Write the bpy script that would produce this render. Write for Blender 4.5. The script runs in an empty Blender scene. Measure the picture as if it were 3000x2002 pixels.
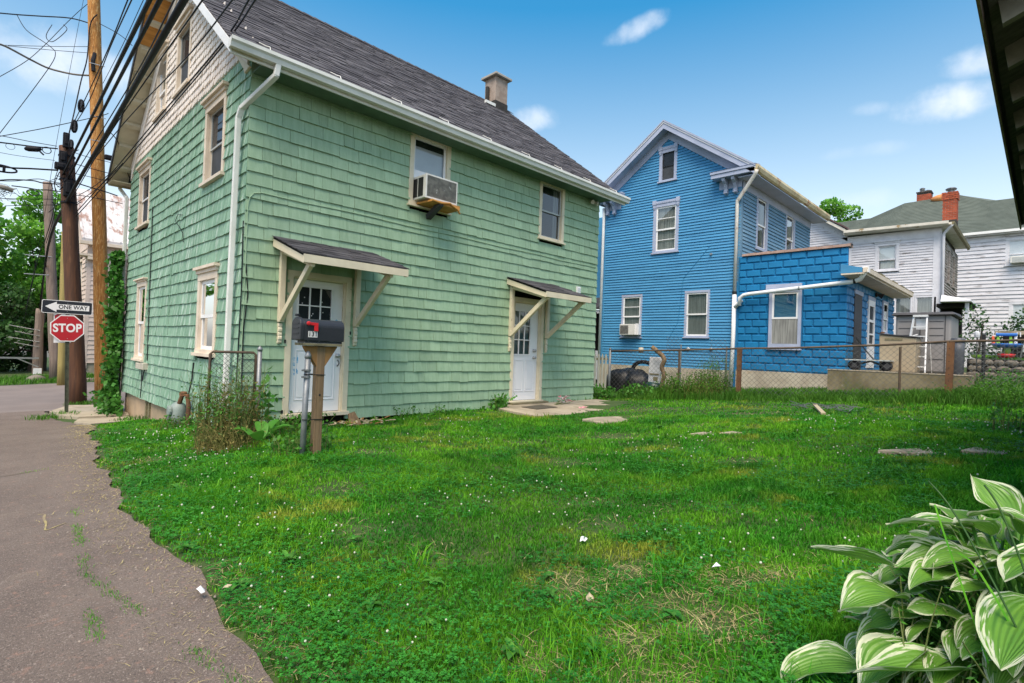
import bpy, math, random
import numpy as np
from mathutils import Vector, Matrix

# ------------------------------------------------------------------ camera, sky, sun, exposure
random.seed(11)
RNG = np.random.default_rng(11)
scene = bpy.context.scene
COL = scene.collection
EYE = np.array([0.0, 0.0, 1.35])
CAM_YAW, CAM_PITCH, CAM_ROLL, CAM_F = math.radians(44.89), math.radians(0.902), math.radians(2.099), 1575.2 / 3000.0


def camera_axes():
    y, p, r = CAM_YAW, CAM_PITCH, CAM_ROLL
    F = np.array([math.cos(p) * math.cos(y), math.cos(p) * math.sin(y), math.sin(p)])
    R = np.array([math.sin(y), -math.cos(y), 0.0])
    U = np.cross(R, F)
    return R * math.cos(r) + U * math.sin(r), -R * math.sin(r) + U * math.cos(r), F


CR, CU, CF = camera_axes()
cam_data = bpy.data.cameras.new('camera')
cam_data.sensor_fit = 'HORIZONTAL'
cam_data.sensor_width = 36.0
cam_data.lens = 36.0 * CAM_F
cam_data.clip_start = 0.05
cam_data.clip_end = 2000.0
cam = bpy.data.objects.new('camera', cam_data)
COL.objects.link(cam)
cam.matrix_world = Matrix(((CR[0], CU[0], -CF[0], EYE[0]), (CR[1], CU[1], -CF[1], EYE[1]),
                           (CR[2], CU[2], -CF[2], EYE[2]), (0, 0, 0, 1)))
scene.camera = cam

SUN_ELEV, SUN_AZ = math.radians(60), math.atan2(-0.66, -0.44)   # azimuth measured from +Y towards +X
SKY_STRENGTH = 0.115
world = bpy.data.worlds.new('World')
scene.world = world
world.use_nodes = True
wn, wl = world.node_tree.nodes, world.node_tree.links
wn.clear()
w_out = wn.new('ShaderNodeOutputWorld')
w_bg = wn.new('ShaderNodeBackground')
w_bg.inputs['Strength'].default_value = SKY_STRENGTH
w_sky = wn.new('ShaderNodeTexSky')
w_sky.sky_type = 'NISHITA'
w_sky.sun_disc = False
w_sky.sun_elevation = SUN_ELEV
w_sky.sun_rotation = SUN_AZ
w_sky.altitude = 100
w_sky.air_density = 1.0
w_sky.dust_density = 2.0
w_sky.ozone_density = 0.6
w_tc = wn.new('ShaderNodeTexCoord')
w_noise = wn.new('ShaderNodeTexNoise')
w_noise.inputs['Scale'].default_value = 16.0
w_noise.inputs['Detail'].default_value = 6.0
w_noise.inputs['Roughness'].default_value = 0.55
wl.new(w_tc.outputs['Generated'], w_noise.inputs['Vector'])


def wmath(op, a, b=None, c=None):
    n = wn.new('ShaderNodeMath')
    n.operation = op
    for i, v in enumerate((a, b, c)):
        if v is None:
            continue
        if isinstance(v, (int, float)):
            n.inputs[i].default_value = v
        else:
            wl.new(v, n.inputs[i])
    return n.outputs[0]


def wdot(vec):
    n = wn.new('ShaderNodeVectorMath')
    n.operation = 'DOT_PRODUCT'
    wl.new(w_tc.outputs['Generated'], n.inputs[0])
    n.inputs[1].default_value = vec
    return n.outputs['Value']


# small fair-weather clouds: direction, half width, half height, tilt, opacity
CLOUDS = [((.720, .467, .514), .044, .014, -.30, .80), ((.914, .072, .400), .036, .017, .05, .9),
          ((.926, .112, .362), .055, .021, .05, .95), ((.910, .187, .370), .028, .010, .10, .45),
          ((.661, .636, .399), .042, .020, -.10, .8), ((.081, .930, .359), .085, .036, .05, .95),
          ((.928, .194, .316), .050, .010, 0, .25), ((.944, .219, .248), .050, .016, 0, .35),
          ((-.75, .40, .53), .09, .03, .1, .8), ((-.5, -.75, .42), .10, .04, 0, .8), ((.55, -.70, .45), .08, .03, 0, .8)]
nz = wmath('MULTIPLY', wmath('SUBTRACT', w_noise.outputs['Fac'], 0.5), 4.6)
mask = None
for c, rx, ry, tilt, op in CLOUDS:
    c = np.array(c) / np.linalg.norm(c)
    t1 = np.cross(c, [0, 0, 1.0])
    t1 /= np.linalg.norm(t1)
    t2 = np.cross(t1, c)
    a = t1 * math.cos(tilt) - t2 * math.sin(tilt)
    b = t1 * math.sin(tilt) + t2 * math.cos(tilt)
    u, v = wdot(tuple(a / rx)), wdot(tuple(b / ry))
    r2 = wmath('ADD', wmath('MULTIPLY', u, u), wmath('MULTIPLY', v, v))
    front = wmath('GREATER_THAN', wdot(tuple(c)), 0.3)
    m = wn.new('ShaderNodeMapRange')
    m.interpolation_type = 'SMOOTHSTEP'
    wl.new(wmath('ADD', r2, nz), m.inputs['Value'])
    m.inputs['From Min'].default_value = 1.7
    m.inputs['From Max'].default_value = -1.6
    m.inputs['To Min'].default_value = 0.0
    m.inputs['To Max'].default_value = op
    mm = wmath('MULTIPLY', m.outputs['Result'], front)
    mask = mm if mask is None else wmath('MAXIMUM', mask, mm)
w_mix = wn.new('ShaderNodeMix')
w_mix.data_type = 'RGBA'
wl.new(mask, w_mix.inputs['Factor'])
w_hs = wn.new('ShaderNodeHueSaturation')
w_hs.inputs['Hue'].default_value = 0.481
w_sep = wn.new('ShaderNodeSeparateXYZ')
wl.new(w_tc.outputs['Generated'], w_sep.inputs[0])
w_sat = wn.new('ShaderNodeMapRange')          # clear deep blue overhead, hazy and pale towards the horizon
wl.new(w_sep.outputs['Z'], w_sat.inputs['Value'])
w_sat.inputs['From Min'].default_value = 0.20
w_sat.inputs['From Max'].default_value = 0.54
w_sat.inputs['To Min'].default_value = 0.58
w_sat.inputs['To Max'].default_value = 1.50
wl.new(w_sat.outputs['Result'], w_hs.inputs['Saturation'])
w_hs.inputs['Value'].default_value = 0.98
wl.new(w_sky.outputs['Color'], w_hs.inputs['Color'])
wl.new(w_hs.outputs['Color'], w_mix.inputs[6])
w_mix.inputs[7].default_value = (4.3, 4.5, 4.8, 1)
wl.new(w_mix.outputs[2], w_bg.inputs['Color'])
wl.new(w_bg.outputs['Background'], w_out.inputs['Surface'])

sun_data = bpy.data.lights.new('sun', 'SUN')
sun_data.energy = 2.1
sun_data.angle = math.radians(38)
sun_data.color = (1.0, 0.88, 0.70)
sun = bpy.data.objects.new('sun', sun_data)
COL.objects.link(sun)
sdir = Vector((math.sin(SUN_AZ) * math.cos(SUN_ELEV), math.cos(SUN_AZ) * math.cos(SUN_ELEV), math.sin(SUN_ELEV)))
sun.rotation_euler = sdir.to_track_quat('Z', 'Y').to_euler()
sun.location = (0, 0, 30)
vs = scene.view_settings
vs.view_transform = 'Standard'
vs.look = 'None'
vs.gamma = 1.0
vs.use_curve_mapping = False
vs.exposure = 1.15
scene.render.engine = 'CYCLES'
scene.cycles.max_bounces = 5
scene.cycles.diffuse_bounces = 3
scene.cycles.glossy_bounces = 3
scene.cycles.transparent_max_bounces = 10
scene.cycles.transmission_bounces = 3
scene.cycles.caustics_reflective = False
scene.cycles.caustics_refractive = False
scene.cycles.use_denoising = True

# ------------------------------------------------------------------ materials
MATS = {}


def nd(nt, typ, **kw):
    n = nt.nodes.new(typ)
    for k, v in kw.items():
        setattr(n, k, v)
    return n


def M(name, c1, c2=None, sc=4.0, rough=.75, bump=0.0, bsc=60.0, stretch=(1, 1, 1), tone=None, metal=0.0,
      spec=.35, spot=None, lo=.35, hi=.65, bstretch=None, transl=0.0, detail=6.0, coord='Object'):
    """Principled material: two colours mixed by noise, optional third colour in spots, per-piece tone, bump."""
    m = bpy.data.materials.new(name)
    m.use_nodes = True
    nt = m.node_tree
    nt.nodes.clear()
    out = nd(nt, 'ShaderNodeOutputMaterial')
    b = nd(nt, 'ShaderNodeBsdfPrincipled')
    L = nt.links.new
    b.inputs['Roughness'].default_value = rough
    b.inputs['Metallic'].default_value = metal
    b.inputs['Specular IOR Level'].default_value = spec
    tc = nd(nt, 'ShaderNodeTexCoord')
    c2 = c2 or tuple(x * .82 for x in c1)

    def noise(scale, st, det=detail, rgh=.6):
        mp = nd(nt, 'ShaderNodeMapping')
        mp.inputs['Scale'].default_value = st
        L(tc.outputs[coord], mp.inputs['Vector'])
        n = nd(nt, 'ShaderNodeTexNoise')
        n.inputs['Scale'].default_value = scale
        n.inputs['Detail'].default_value = det
        n.inputs['Roughness'].default_value = rgh
        L(mp.outputs[0], n.inputs['Vector'])
        return n.outputs['Fac']

    def mix(f, a, c):
        x = nd(nt, 'ShaderNodeMix', data_type='RGBA')
        if isinstance(f, float):
            x.inputs['Factor'].default_value = f
        else:
            L(f, x.inputs['Factor'])
        for i, v in ((6, a), (7, c)):
            if isinstance(v, tuple):
                x.inputs[i].default_value = (*v[:3], 1)
            else:
                L(v, x.inputs[i])
        return x.outputs[2]

    def rng(v, a, c, smooth=True):
        r = nd(nt, 'ShaderNodeMapRange')
        if smooth:
            r.interpolation_type = 'SMOOTHSTEP'
        L(v, r.inputs['Value'])
        r.inputs['From Min'].default_value = a
        r.inputs['From Max'].default_value = c
        return r.outputs['Result']
    n1 = noise(sc, stretch)
    colr = mix(rng(n1, lo, hi), c1, c2)
    for s in (spot or []):
        # (colour, scale, stretch, from, to, amount)
        f = rng(noise(s[1], s[2], 8.0, .65), s[3], s[4])
        mu = nd(nt, 'ShaderNodeMath', operation='MULTIPLY')
        L(f, mu.inputs[0])
        mu.inputs[1].default_value = s[5]
        colr = mix(mu.outputs[0], colr, s[0])
    if tone:
        if tone == 'attr':
            at = nd(nt, 'ShaderNodeAttribute', attribute_name='tone')
            tv = at.outputs['Fac']
        else:
            oi = nd(nt, 'ShaderNodeObjectInfo')
            mr = nd(nt, 'ShaderNodeMapRange')
            L(oi.outputs['Random'], mr.inputs['Value'])
            mr.inputs['To Min'].default_value = 1 - tone
            mr.inputs['To Max'].default_value = 1 + tone
            tv = mr.outputs['Result']
        vm = nd(nt, 'ShaderNodeVectorMath', operation='SCALE')
        L(colr, vm.inputs[0])
        L(tv, vm.inputs['Scale'])
        colr = vm.outputs[0]
    L(colr, b.inputs['Base Color'])
    if bump:
        bn = nd(nt, 'ShaderNodeBump')
        bn.inputs['Strength'].default_value = bump
        bn.inputs['Distance'].default_value = .01
        L(noise(bsc, bstretch or stretch), bn.inputs['Height'])
        L(bn.outputs[0], b.inputs['Normal'])
    sh = b.outputs[0]
    if transl:
        tr = nd(nt, 'ShaderNodeBsdfTranslucent')
        L(colr, tr.inputs['Color'])
        ms = nd(nt, 'ShaderNodeMixShader')
        ms.inputs[0].default_value = transl
        L(sh, ms.inputs[1])
        L(tr.outputs[0], ms.inputs[2])
        sh = ms.outputs[0]
    L(sh, out.inputs['Surface'])
    MATS[name] = m
    return m


def glass_mat(name, tint=(.9, .95, .95), refl=1.0):
    m = bpy.data.materials.new(name)
    m.use_nodes = True
    nt = m.node_tree
    nt.nodes.clear()
    L = nt.links.new
    out = nd(nt, 'ShaderNodeOutputMaterial')
    t = nd(nt, 'ShaderNodeBsdfTransparent')
    t.inputs['Color'].default_value = (*tint, 1)
    g = nd(nt, 'ShaderNodeBsdfGlossy')
    g.inputs['Roughness'].default_value = .02
    g.inputs['Color'].default_value = (.95, .97, 1, 1)
    fr = nd(nt, 'ShaderNodeFresnel')
    fr.inputs['IOR'].default_value = 1.5
    tc = nd(nt, 'ShaderNodeTexCoord')
    nz_ = nd(nt, 'ShaderNodeTexNoise')
    nz_.inputs['Scale'].default_value = 2.5
    L(tc.outputs['Object'], nz_.inputs['Vector'])
    bp = nd(nt, 'ShaderNodeBump')
    bp.inputs['Strength'].default_value = .04
    L(nz_.outputs['Fac'], bp.inputs['Height'])
    L(bp.outputs[0], g.inputs['Normal'])
    mu = nd(nt, 'ShaderNodeMath', operation='MULTIPLY_ADD')
    L(fr.outputs[0], mu.inputs[0])
    mu.inputs[1].default_value = 1.3 * refl
    mu.inputs[2].default_value = .05 * refl
    ms = nd(nt, 'ShaderNodeMixShader')
    L(mu.outputs[0], ms.inputs[0])
    L(t.outputs[0], ms.inputs[1])
    L(g.outputs[0], ms.inputs[2])
    L(ms.outputs[0], out.inputs['Surface'])
    MATS[name] = m
    return m


# ------------------------------------------------------------------ mesh building
WO = {}      # world origin of every object, by name


class MB:
    def __init__(self):
        self.v, self.f, self.t, self.mi = [], [], [], []

    def add(self, verts, faces, tone=1.0, mi=0):
        b = len(self.v)
        self.v.extend([tuple(map(float, p)) for p in verts])
        for f in faces:
            self.f.append([b + i for i in f])
            self.t.append(tone)
            self.mi.append(mi)
        return self

    def hexa(self, p, tone=1.0, mi=0):
        """8 corners: 4 around the bottom, 4 around the top."""
        a, b, d, e = (np.array(p[i], float) for i in (0, 1, 3, 4))
        fs = [(0, 3, 2, 1), (4, 5, 6, 7), (0, 1, 5, 4), (1, 2, 6, 5), (2, 3, 7, 6), (3, 0, 4, 7)]
        if np.dot(np.cross(b - a, d - a), e - a) < 0:
            fs = [f[::-1] for f in fs]
        return self.add(p, fs, tone, mi)

    def box(self, x0, x1, y0, y1, z0, z1, tone=1.0, mi=0):
        return self.hexa([(x0, y0, z0), (x1, y0, z0), (x1, y1, z0), (x0, y1, z0),
                          (x0, y0, z1), (x1, y0, z1), (x1, y1, z1), (x0, y1, z1)], tone, mi)

    def fbox(self, fr, u0, u1, n0, n1, z0, z1, tone=1.0, mi=0):
        return self.hexa([fr(u0, n0, z0), fr(u1, n0, z0), fr(u1, n1, z0), fr(u0, n1, z0),
                          fr(u0, n0, z1), fr(u1, n0, z1), fr(u1, n1, z1), fr(u0, n1, z1)], tone, mi)

    def beam(self, a, b, w, h, up=(0, 0, 1), tone=1.0, mi=0):
        """rectangular bar from a to b, w across, h along 'up'."""
        a, b = np.array(a, float), np.array(b, float)
        d = (b - a) / np.linalg.norm(b - a)
        s = np.cross(d, up)
        if np.linalg.norm(s) < 1e-5:
            s = np.cross(d, (1, 0, 0))
        s = s / np.linalg.norm(s) * w / 2
        t = np.cross(s, d)
        t = t / np.linalg.norm(t) * h / 2
        return self.hexa([a - s - t, a + s - t, a + s + t, a - s + t, b - s - t, b + s - t, b + s + t, b - s + t], tone, mi)

    def prism(self, poly, vec, tone=1.0, mi=0):
        n = len(poly)
        p0 = [np.array(p, float) for p in poly]
        p1 = [p + np.array(vec, float) for p in p0]
        fs = [tuple(range(n))[::-1], tuple(range(n, 2 * n))]
        fs += [(i, (i + 1) % n, n + (i + 1) % n, n + i) for i in range(n)]
        nrm = np.zeros(3)
        for i in range(n):
            nrm += np.cross(p0[i] - p0[0], p0[(i + 1) % n] - p0[0])
        if np.dot(nrm, vec) < 0:
            fs = [f[::-1] for f in fs]
        return self.add(p0 + p1, fs, tone, mi)

    def tube(self, path, r, n=6, tone=1.0, mi=0, r1=None, caps=True, squash=1.0):
        path = [np.array(p, float) for p in path]
        k = len(path)
        rs = r if isinstance(r, (list, tuple)) else [r + ((r1 if r1 is not None else r) - r) * i / (k - 1) for i in range(k)]
        b = len(self.v)
        prev = None
        for i, p in enumerate(path):
            d = path[min(i + 1, k - 1)] - path[max(i - 1, 0)]
            d = d / (np.linalg.norm(d) + 1e-9)
            if prev is None:
                s = np.cross(d, (0, 0, 1)) if abs(d[2]) < .9 else np.cross(d, (1, 0, 0))
            else:
                s = prev - d * np.dot(prev, d)
            s = s / (np.linalg.norm(s) + 1e-9)
            prev = s
            t = np.cross(d, s)
            for j in range(n):
                a = 2 * math.pi * (j + .5) / n
                self.v.append(tuple(p + rs[i] * (math.cos(a) * s + squash * math.sin(a) * t)))
        for i in range(k - 1):
            for j in range(n):
                j2 = (j + 1) % n
                self.f.append([b + i * n + j, b + i * n + j2, b + (i + 1) * n + j2, b + (i + 1) * n + j])
                self.t.append(tone)
                self.mi.append(mi)
        if caps:
            for ring in ([b + j for j in range(n)][::-1], [b + (k - 1) * n + j for j in range(n)]):
                self.f.append(ring)
                self.t.append(tone)
                self.mi.append(mi)
        return self

    def lathe(self, c, prof, n=12, tone=1.0, mi=0, axis=2, caps=True):
        b = len(self.v)
        o = [(0, 1, 2), (1, 2, 0), (2, 0, 1)]
        ia, ib, ic = {2: (0, 1, 2), 0: (1, 2, 0), 1: (2, 0, 1)}[axis]
        for r, h in prof:
            for j in range(n):
                a = 2 * math.pi * j / n
                q = [0, 0, 0]
                q[ia], q[ib], q[ic] = c[ia] + r * math.cos(a), c[ib] + r * math.sin(a), c[ic] + h
                self.v.append(tuple(q))
        k = len(prof)
        for i in range(k - 1):
            for j in range(n):
                j2 = (j + 1) % n
                self.f.append([b + i * n + j, b + i * n + j2, b + (i + 1) * n + j2, b + (i + 1) * n + j])
                self.t.append(tone)
                self.mi.append(mi)
        if caps:
            for ring in ([b + j for j in range(n)][::-1], [b + (k - 1) * n + j for j in range(n)]):
                self.f.append(ring)
                self.t.append(tone)
                self.mi.append(mi)
        return self

    def build(self, name, mat, parent=None, origin=None, smooth=False, kind=None, bevel=0):
        o0 = WO[parent.name] if parent else np.array(origin if origin is not None else (0, 0, 0), float)
        me = bpy.data.meshes.new(name)
        vv = np.array(self.v, float) - o0
        me.from_pydata(vv.tolist(), [], self.f)
        for m_ in (mat if isinstance(mat, (list, tuple)) else [mat]):
            me.materials.append(MATS[m_])
        if any(self.mi):
            me.polygons.foreach_set('material_index', self.mi)
        at = me.attributes.new('tone', 'FLOAT', 'FACE')
        at.data.foreach_set('value', np.array(self.t, np.float32))
        if smooth:
            me.polygons.foreach_set('use_smooth', [True] * len(me.polygons))
        me.update()
        o = bpy.data.objects.new(name, me)
        COL.objects.link(o)
        if parent:
            o.parent = parent
        else:
            o.location = o0
        WO[o.name] = o0
        if kind:
            o['kind'] = kind
        if bevel:
            bm = o.modifiers.new('bevel', 'BEVEL')
            bm.width = bevel
            bm.segments = 2
            bm.limit_method = 'ANGLE'
        return o


def np_mesh(name, verts, faces, mat, parent=None, origin=(0, 0, 0), tone=None, smooth=False, kind=None, uv=None):
    """big mesh from arrays; faces all the same size."""
    o0 = WO[parent.name] if parent else np.array(origin, float)
    verts = np.asarray(verts, np.float64) - o0
    faces = np.asarray(faces, np.int32)
    me = bpy.data.meshes.new(name)
    nf, k = faces.shape
    me.vertices.add(len(verts))
    me.vertices.foreach_set('co', verts.astype(np.float32).ravel())
    me.loops.add(nf * k)
    me.loops.foreach_set('vertex_index', faces.ravel())
    me.polygons.add(nf)
    me.polygons.foreach_set('loop_start', np.arange(0, nf * k, k, dtype=np.int32))
    try:
        me.polygons.foreach_set('loop_total', np.full(nf, k, np.int32))
    except Exception:
        pass
    me.update(calc_edges=True)
    me.materials.append(MATS[mat])
    if tone is not None:
        at = me.attributes.new('tone', 'FLOAT', 'FACE')
        at.data.foreach_set('value', np.asarray(tone, np.float32))
    if uv is not None:
        ul = me.uv_layers.new(name='uv')
        ul.data.foreach_set('uv', np.asarray(uv, np.float32)[faces.ravel()].ravel())
    if smooth:
        me.polygons.foreach_set('use_smooth', np.ones(nf, bool))
    o = bpy.data.objects.new(name, me)
    COL.objects.link(o)
    if parent:
        o.parent = parent
    else:
        o.location = o0
    WO[o.name] = o0
    if kind:
        o['kind'] = kind
    return o


def inst(name, mesh, parent, loc, rot=None, scale=None):
    """an object of its own that shares mesh data; loc in world space."""
    o = bpy.data.objects.new(name, mesh)
    COL.objects.link(o)
    o.parent = parent
    o.location = np.array(loc, float) - WO[parent.name]
    if rot:
        o.rotation_euler = rot
    if scale:
        o.scale = scale
    WO[o.name] = np.array(loc, float)
    return o


def tag(o, label, cat, group=None):
    o['label'] = label
    o['category'] = cat
    if group:
        o['group'] = group
    return o


def thing(name, label, cat, loc, group=None):
    o = bpy.data.objects.new(name, None)
    o.empty_display_size = .2
    COL.objects.link(o)
    o.location = loc
    WO[o.name] = np.array(loc, float)
    return tag(o, label, cat, group)


def front(c):      # wall facing -Y at y = c
    return lambda u, n, z: (u, c - n, z)


def side(c):       # wall facing -X at x = c
    return lambda u, n, z: (c - n, u, z)


def proj(p):
    q = np.asarray(p, float) - EYE
    d = q @ CF
    d = np.where(d < .1, .1, d)
    f = CAM_F * 3000
    return np.stack([1500 + f * (q @ CR) / d, 1001 - f * (q @ CU) / d], -1)


def screen_area(p4):
    s = proj(np.array(p4))
    if s[:, 0].max() < 0 or s[:, 0].min() > 3000 or s[:, 1].max() < 0 or s[:, 1].min() > 2002:
        return 0.0
    x, y = s[:, 0], s[:, 1]
    return .5 * abs(np.dot(x, np.roll(y, -1)) - np.dot(y, np.roll(x, -1)))


def text_mesh(body, size, offset=0.0, extrude=.0015, spacing=1.0, xs=1.0):
    cu = bpy.data.curves.new('txt', 'FONT')
    cu.body = body
    cu.size = size
    cu.align_x = 'CENTER'
    cu.align_y = 'CENTER'
    cu.offset = offset
    cu.extrude = extrude
    cu.space_character = spacing
    ob = bpy.data.objects.new('txt', cu)
    COL.objects.link(ob)
    dg = bpy.context.evaluated_depsgraph_get()
    me = bpy.data.meshes.new_from_object(ob.evaluated_get(dg))
    bpy.data.objects.remove(ob)
    bpy.data.curves.remove(cu)
    me.transform(Matrix.Diagonal((xs, 1, 1, 1)))
    return me


def subtract(u0, u1, za, zb, holes):
    """parts of [u0,u1] not covered by holes that overlap the height range."""
    segs = [(u0, u1)]
    for h0, h1, hz0, hz1 in holes:
        if hz1 <= za or hz0 >= zb:
            continue
        new = []
        for a, b in segs:
            if h1 <= a or h0 >= b:
                new.append((a, b))
                continue
            if h0 > a:
                new.append((a, h0))
            if h1 < b:
                new.append((h1, b))
        segs = new
    return segs


# ------------------------------------------------------------------ terrain height
CTRL = np.array([
    (0, 0, 0), (-6, 0, 0), (-6, -8, 0), (0, -8, .05), (0, 4, -.03), (-6, 4, -.05), (1, 6, -.03), (0, 8, -.11), (-6, 8, -.14),
    (1.2, 10, -.16), (0, 12, -.32), (-6, 12, -.33), (2.5, 9.2, -.05), (2.5, 10.5, -.14), (2.5, 11.8, -.22),
    (2.5, 13.6, -.44), (2.5, 15.2, -.54), (1.6, 16.1, -.55), (0, 16, -.55), (-6, 16, -.6), (2.6, 18.8, -.58),
    (2, 20, -.62), (0, 24, -.68), (-8, 24, -.75), (8, 22, -.55), (4, 30, -.5), (-4, 30, -.8), (0, 29, -.7), (12, 30, -.4),
    (-10, 40, -1.2), (4, 42, -.8), (14, 42, -.4), (-30, 20, -1), (-30, 45, -1.5), (-30, -10, 0),
    (2.5, 5.45, .17), (2, 3, .06), (1.5, 1.6, .05), (2.1, .2, .26), (3, 0, .32), (3.1, 7.9, .03), (4.4, 7.8, .08),
    (6, 7.8, .14), (8, 7.8, .18), (10.8, 7.8, .21), (12, 8.2, .22), (5, 5, .13), (5, 3, .17), (3, 3, .1), (8, 5, .24), (8, 2, .42),
    (12.7, 5, .42), (13.3, 1.3, .66), (13.4, -3, .78), (9, -1, .6), (5, -1, .45), (5, -5, .6), (16, 8, .30), (16, 5, .48),
    (15.2, 2.6, .70), (17, -1, 1.12), (17, -5, 1.2), (25, 8, .5), (25, 0, 1.3), (40, 0, 1.5), (40, 20, .3), (60, 0, 1.5), (60, 40, 0),
    (7, 12, 0), (11.5, 12, .1), (7, 16, -.3), (14, 14, .1), (30, -20, 1.5)], float)


def _tps(r2):
    return np.where(r2 > 1e-9, .5 * r2 * np.log(np.maximum(r2, 1e-9)), 0.0)


def _tps_fit():
    n = len(CTRL)
    d2 = ((CTRL[:, None, :2] - CTRL[None, :, :2]) ** 2).sum(-1)
    A = np.zeros((n + 3, n + 3))
    A[:n, :n] = _tps(d2) + .02 * np.eye(n)
    A[:n, n] = 1
    A[:n, n + 1:] = CTRL[:, :2]
    A[n:, :n] = A[:n, n:].T
    return np.linalg.solve(A, np.concatenate([CTRL[:, 2], np.zeros(3)]))


_TW = _tps_fit()


def H(x, y):
    x, y = np.asarray(x, float), np.asarray(y, float)
    sh = x.shape
    x, y = x.ravel(), y.ravel()
    out = np.empty(len(x))
    for i in range(0, len(x), 20000):
        a, b = x[i:i + 20000, None], y[i:i + 20000, None]
        out[i:i + 20000] = _tps((a - CTRL[:, 0]) ** 2 + (b - CTRL[:, 1]) ** 2) @ _TW[:-3] + _TW[-3] + _TW[-2] * a[:, 0] + _TW[-1] * b[:, 0]
    return out.reshape(sh)


def Hf(x, y):
    return float(H(np.array([x]), np.array([y]))[0])


def road_edge(y):
    """x of the border between the lawn and the alley."""
    y = np.asarray(y, float)
    return np.interp(y, [-20, 0, 2, 4, 6, 7.5, 9, 10.5, 12, 13.2, 14.6, 16], [.85, .88, .92, .90, .93, 1.06, 1.20, 1.35, 1.6, 1.62, 1.45, 1.3]) \
        + .04 * np.sin(y * 2.3) + .025 * np.sin(y * 5.7 + 1) + .02 * np.sin(y * 13.1) + .014 * np.sin(y * 29)


# ------------------------------------------------------------------ material library
V = (60, 60, 2.0)
M('soil', (.052, .088, .020), (.030, .058, .012), sc=3, rough=.95, bump=.6, bsc=30,
  spot=[((.20, .17, .07), 1.2, (1, 1, 1), .62, .76, .5), ((.16, .14, .05), 14, (1, 1, 1), .58, .68, .4)])
M('asphalt', (.170, .134, .112), (.132, .103, .087), sc=2.2, rough=.9, bump=.9, bsc=150, spec=.25,
  spot=[((.33, .27, .23), 100, (1, 1, 1), .54, .63, .7), ((.06, .05, .047), 85, (1, 1, 1), .55, .64, .7), ((.30, .18, .135), 20, (1, 1, 1), .57, .67, .55), ((.215, .175, .15), 1.1, (1, 1, 1), .52, .66, .45),
        ((.12, .095, .09), .7, (1, 1, 1), .55, .72, .45), ((.26, .21, .16), 1.6, (1, 2.4, 1), .60, .75, .4)])
M('street', (.20, .165, .15), (.17, .14, .128), sc=1.0, rough=.92, bump=.4, bsc=90,
  spot=[((.14, .12, .115), .5, (1, 1, 1), .6, .7, .5)])
M('chalk', (.36, .30, .12), (.23, .18, .12), sc=18, rough=.95, lo=.40, hi=.60)
M('crack', (.05, .045, .04), (.10, .11, .04), sc=8, rough=1)
M('concrete', (.40, .34, .255), (.29, .245, .18), sc=2.5, rough=.9, bump=.4, bsc=50,
  spot=[((.17, .14, .09), 1.3, (1, 1, 1), .55, .7, .6)])
M('concrete_old', (.24, .20, .125), (.14, .115, .065), sc=2.0, rough=.95, bump=.6, bsc=30,
  spot=[((.10, .12, .04), 1.6, (1, 1, 1), .52, .7, .7), ((.42, .36, .26), 3, (1, 1, 1), .62, .75, .6)])
M('plaster', (.42, .31, .20), (.33, .25, .17), sc=2.5, rough=.9, bump=.3, bsc=30,
  spot=[((.20, .15, .10), 2.0, (1, 1, 1), .58, .7, .5)])
M('stucco', (.48, .43, .34), (.36, .31, .24), sc=2, rough=.92, bump=.5, bsc=40,
  spot=[((.33, .20, .10), 2.2, (1, 1, 1), .6, .75, .5)])
M('shade_sheathing', (.028, .026, .024), (.018, .017, .016), sc=3, rough=1, spec=.1)  # near-black colour stands in for the darkness of unlit interiors
M('green_shingle', (.305, .438, .290), (.262, .390, .250), sc=2.2, stretch=(9, 9, .7), rough=.72, bump=.22, bsc=4, bstretch=V, tone='attr',
  spot=[((.21, .325, .20), 2.0, (4, 4, .8), .54, .74, .6), ((.40, .53, .375), 3.0, (7, 7, .7), .60, .72, .4)])
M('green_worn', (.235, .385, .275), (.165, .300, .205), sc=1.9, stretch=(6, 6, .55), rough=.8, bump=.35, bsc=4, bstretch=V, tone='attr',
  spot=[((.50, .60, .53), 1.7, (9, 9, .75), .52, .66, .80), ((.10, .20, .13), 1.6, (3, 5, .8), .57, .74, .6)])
M('scale_beige', (.80, .725, .655), (.70, .63, .565), sc=3, rough=.75, bump=.15, bsc=30, tone='attr')
M('trim_cream', (.70, .62, .455), (.62, .545, .40), sc=3, rough=.6, bump=.12, bsc=30,
  spot=[((.30, .22, .13), 7, (1, 1, .6), .66, .72, .7)])
M('trim_peach', (.72, .62, .50), (.62, .52, .41), sc=3, rough=.65, bump=.15, bsc=30,
  spot=[((.25, .19, .13), 8, (1, 1, .5), .64, .70, .8)])
M('soffit_cream', (.55, .49, .36), (.46, .41, .30), sc=3, rough=.8, bump=.2, bsc=20, stretch=(1, 1, 1),
  spot=[((.17, .13, .08), 9, (1, 3, 1), .66, .71, .8)])
M('plywood', (.56, .27, .07), (.42, .19, .045), sc=3, stretch=(1, 6, 6), rough=.8, bump=.1)
M('roof_shingle', (.095, .091, .098), (.066, .063, .071), sc=3.0, rough=.95, bump=.5, bsc=140, tone='attr', spec=.15,
  spot=[((.13, .125, .13), 60, (1, 1, 1), .60, .7, .6)])
M('white_metal', (.74, .74, .70), (.66, .66, .61), sc=2, rough=.4, spot=[((.45, .43, .36), 3, (1, 1, 1), .6, .75, .3)])
M('white_paint', (.78, .78, .77), (.72, .72, .71), sc=2, rough=.45, spot=[((.55, .52, .46), 5, (1, 1, 1), .66, .75, .5)])
M('door_paint', (.80, .80, .81), (.75, .75, .77), sc=1.5, rough=.4, spot=[((.55, .53, .50), 3, (1, 1, .5), .64, .8, .3)])
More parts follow.
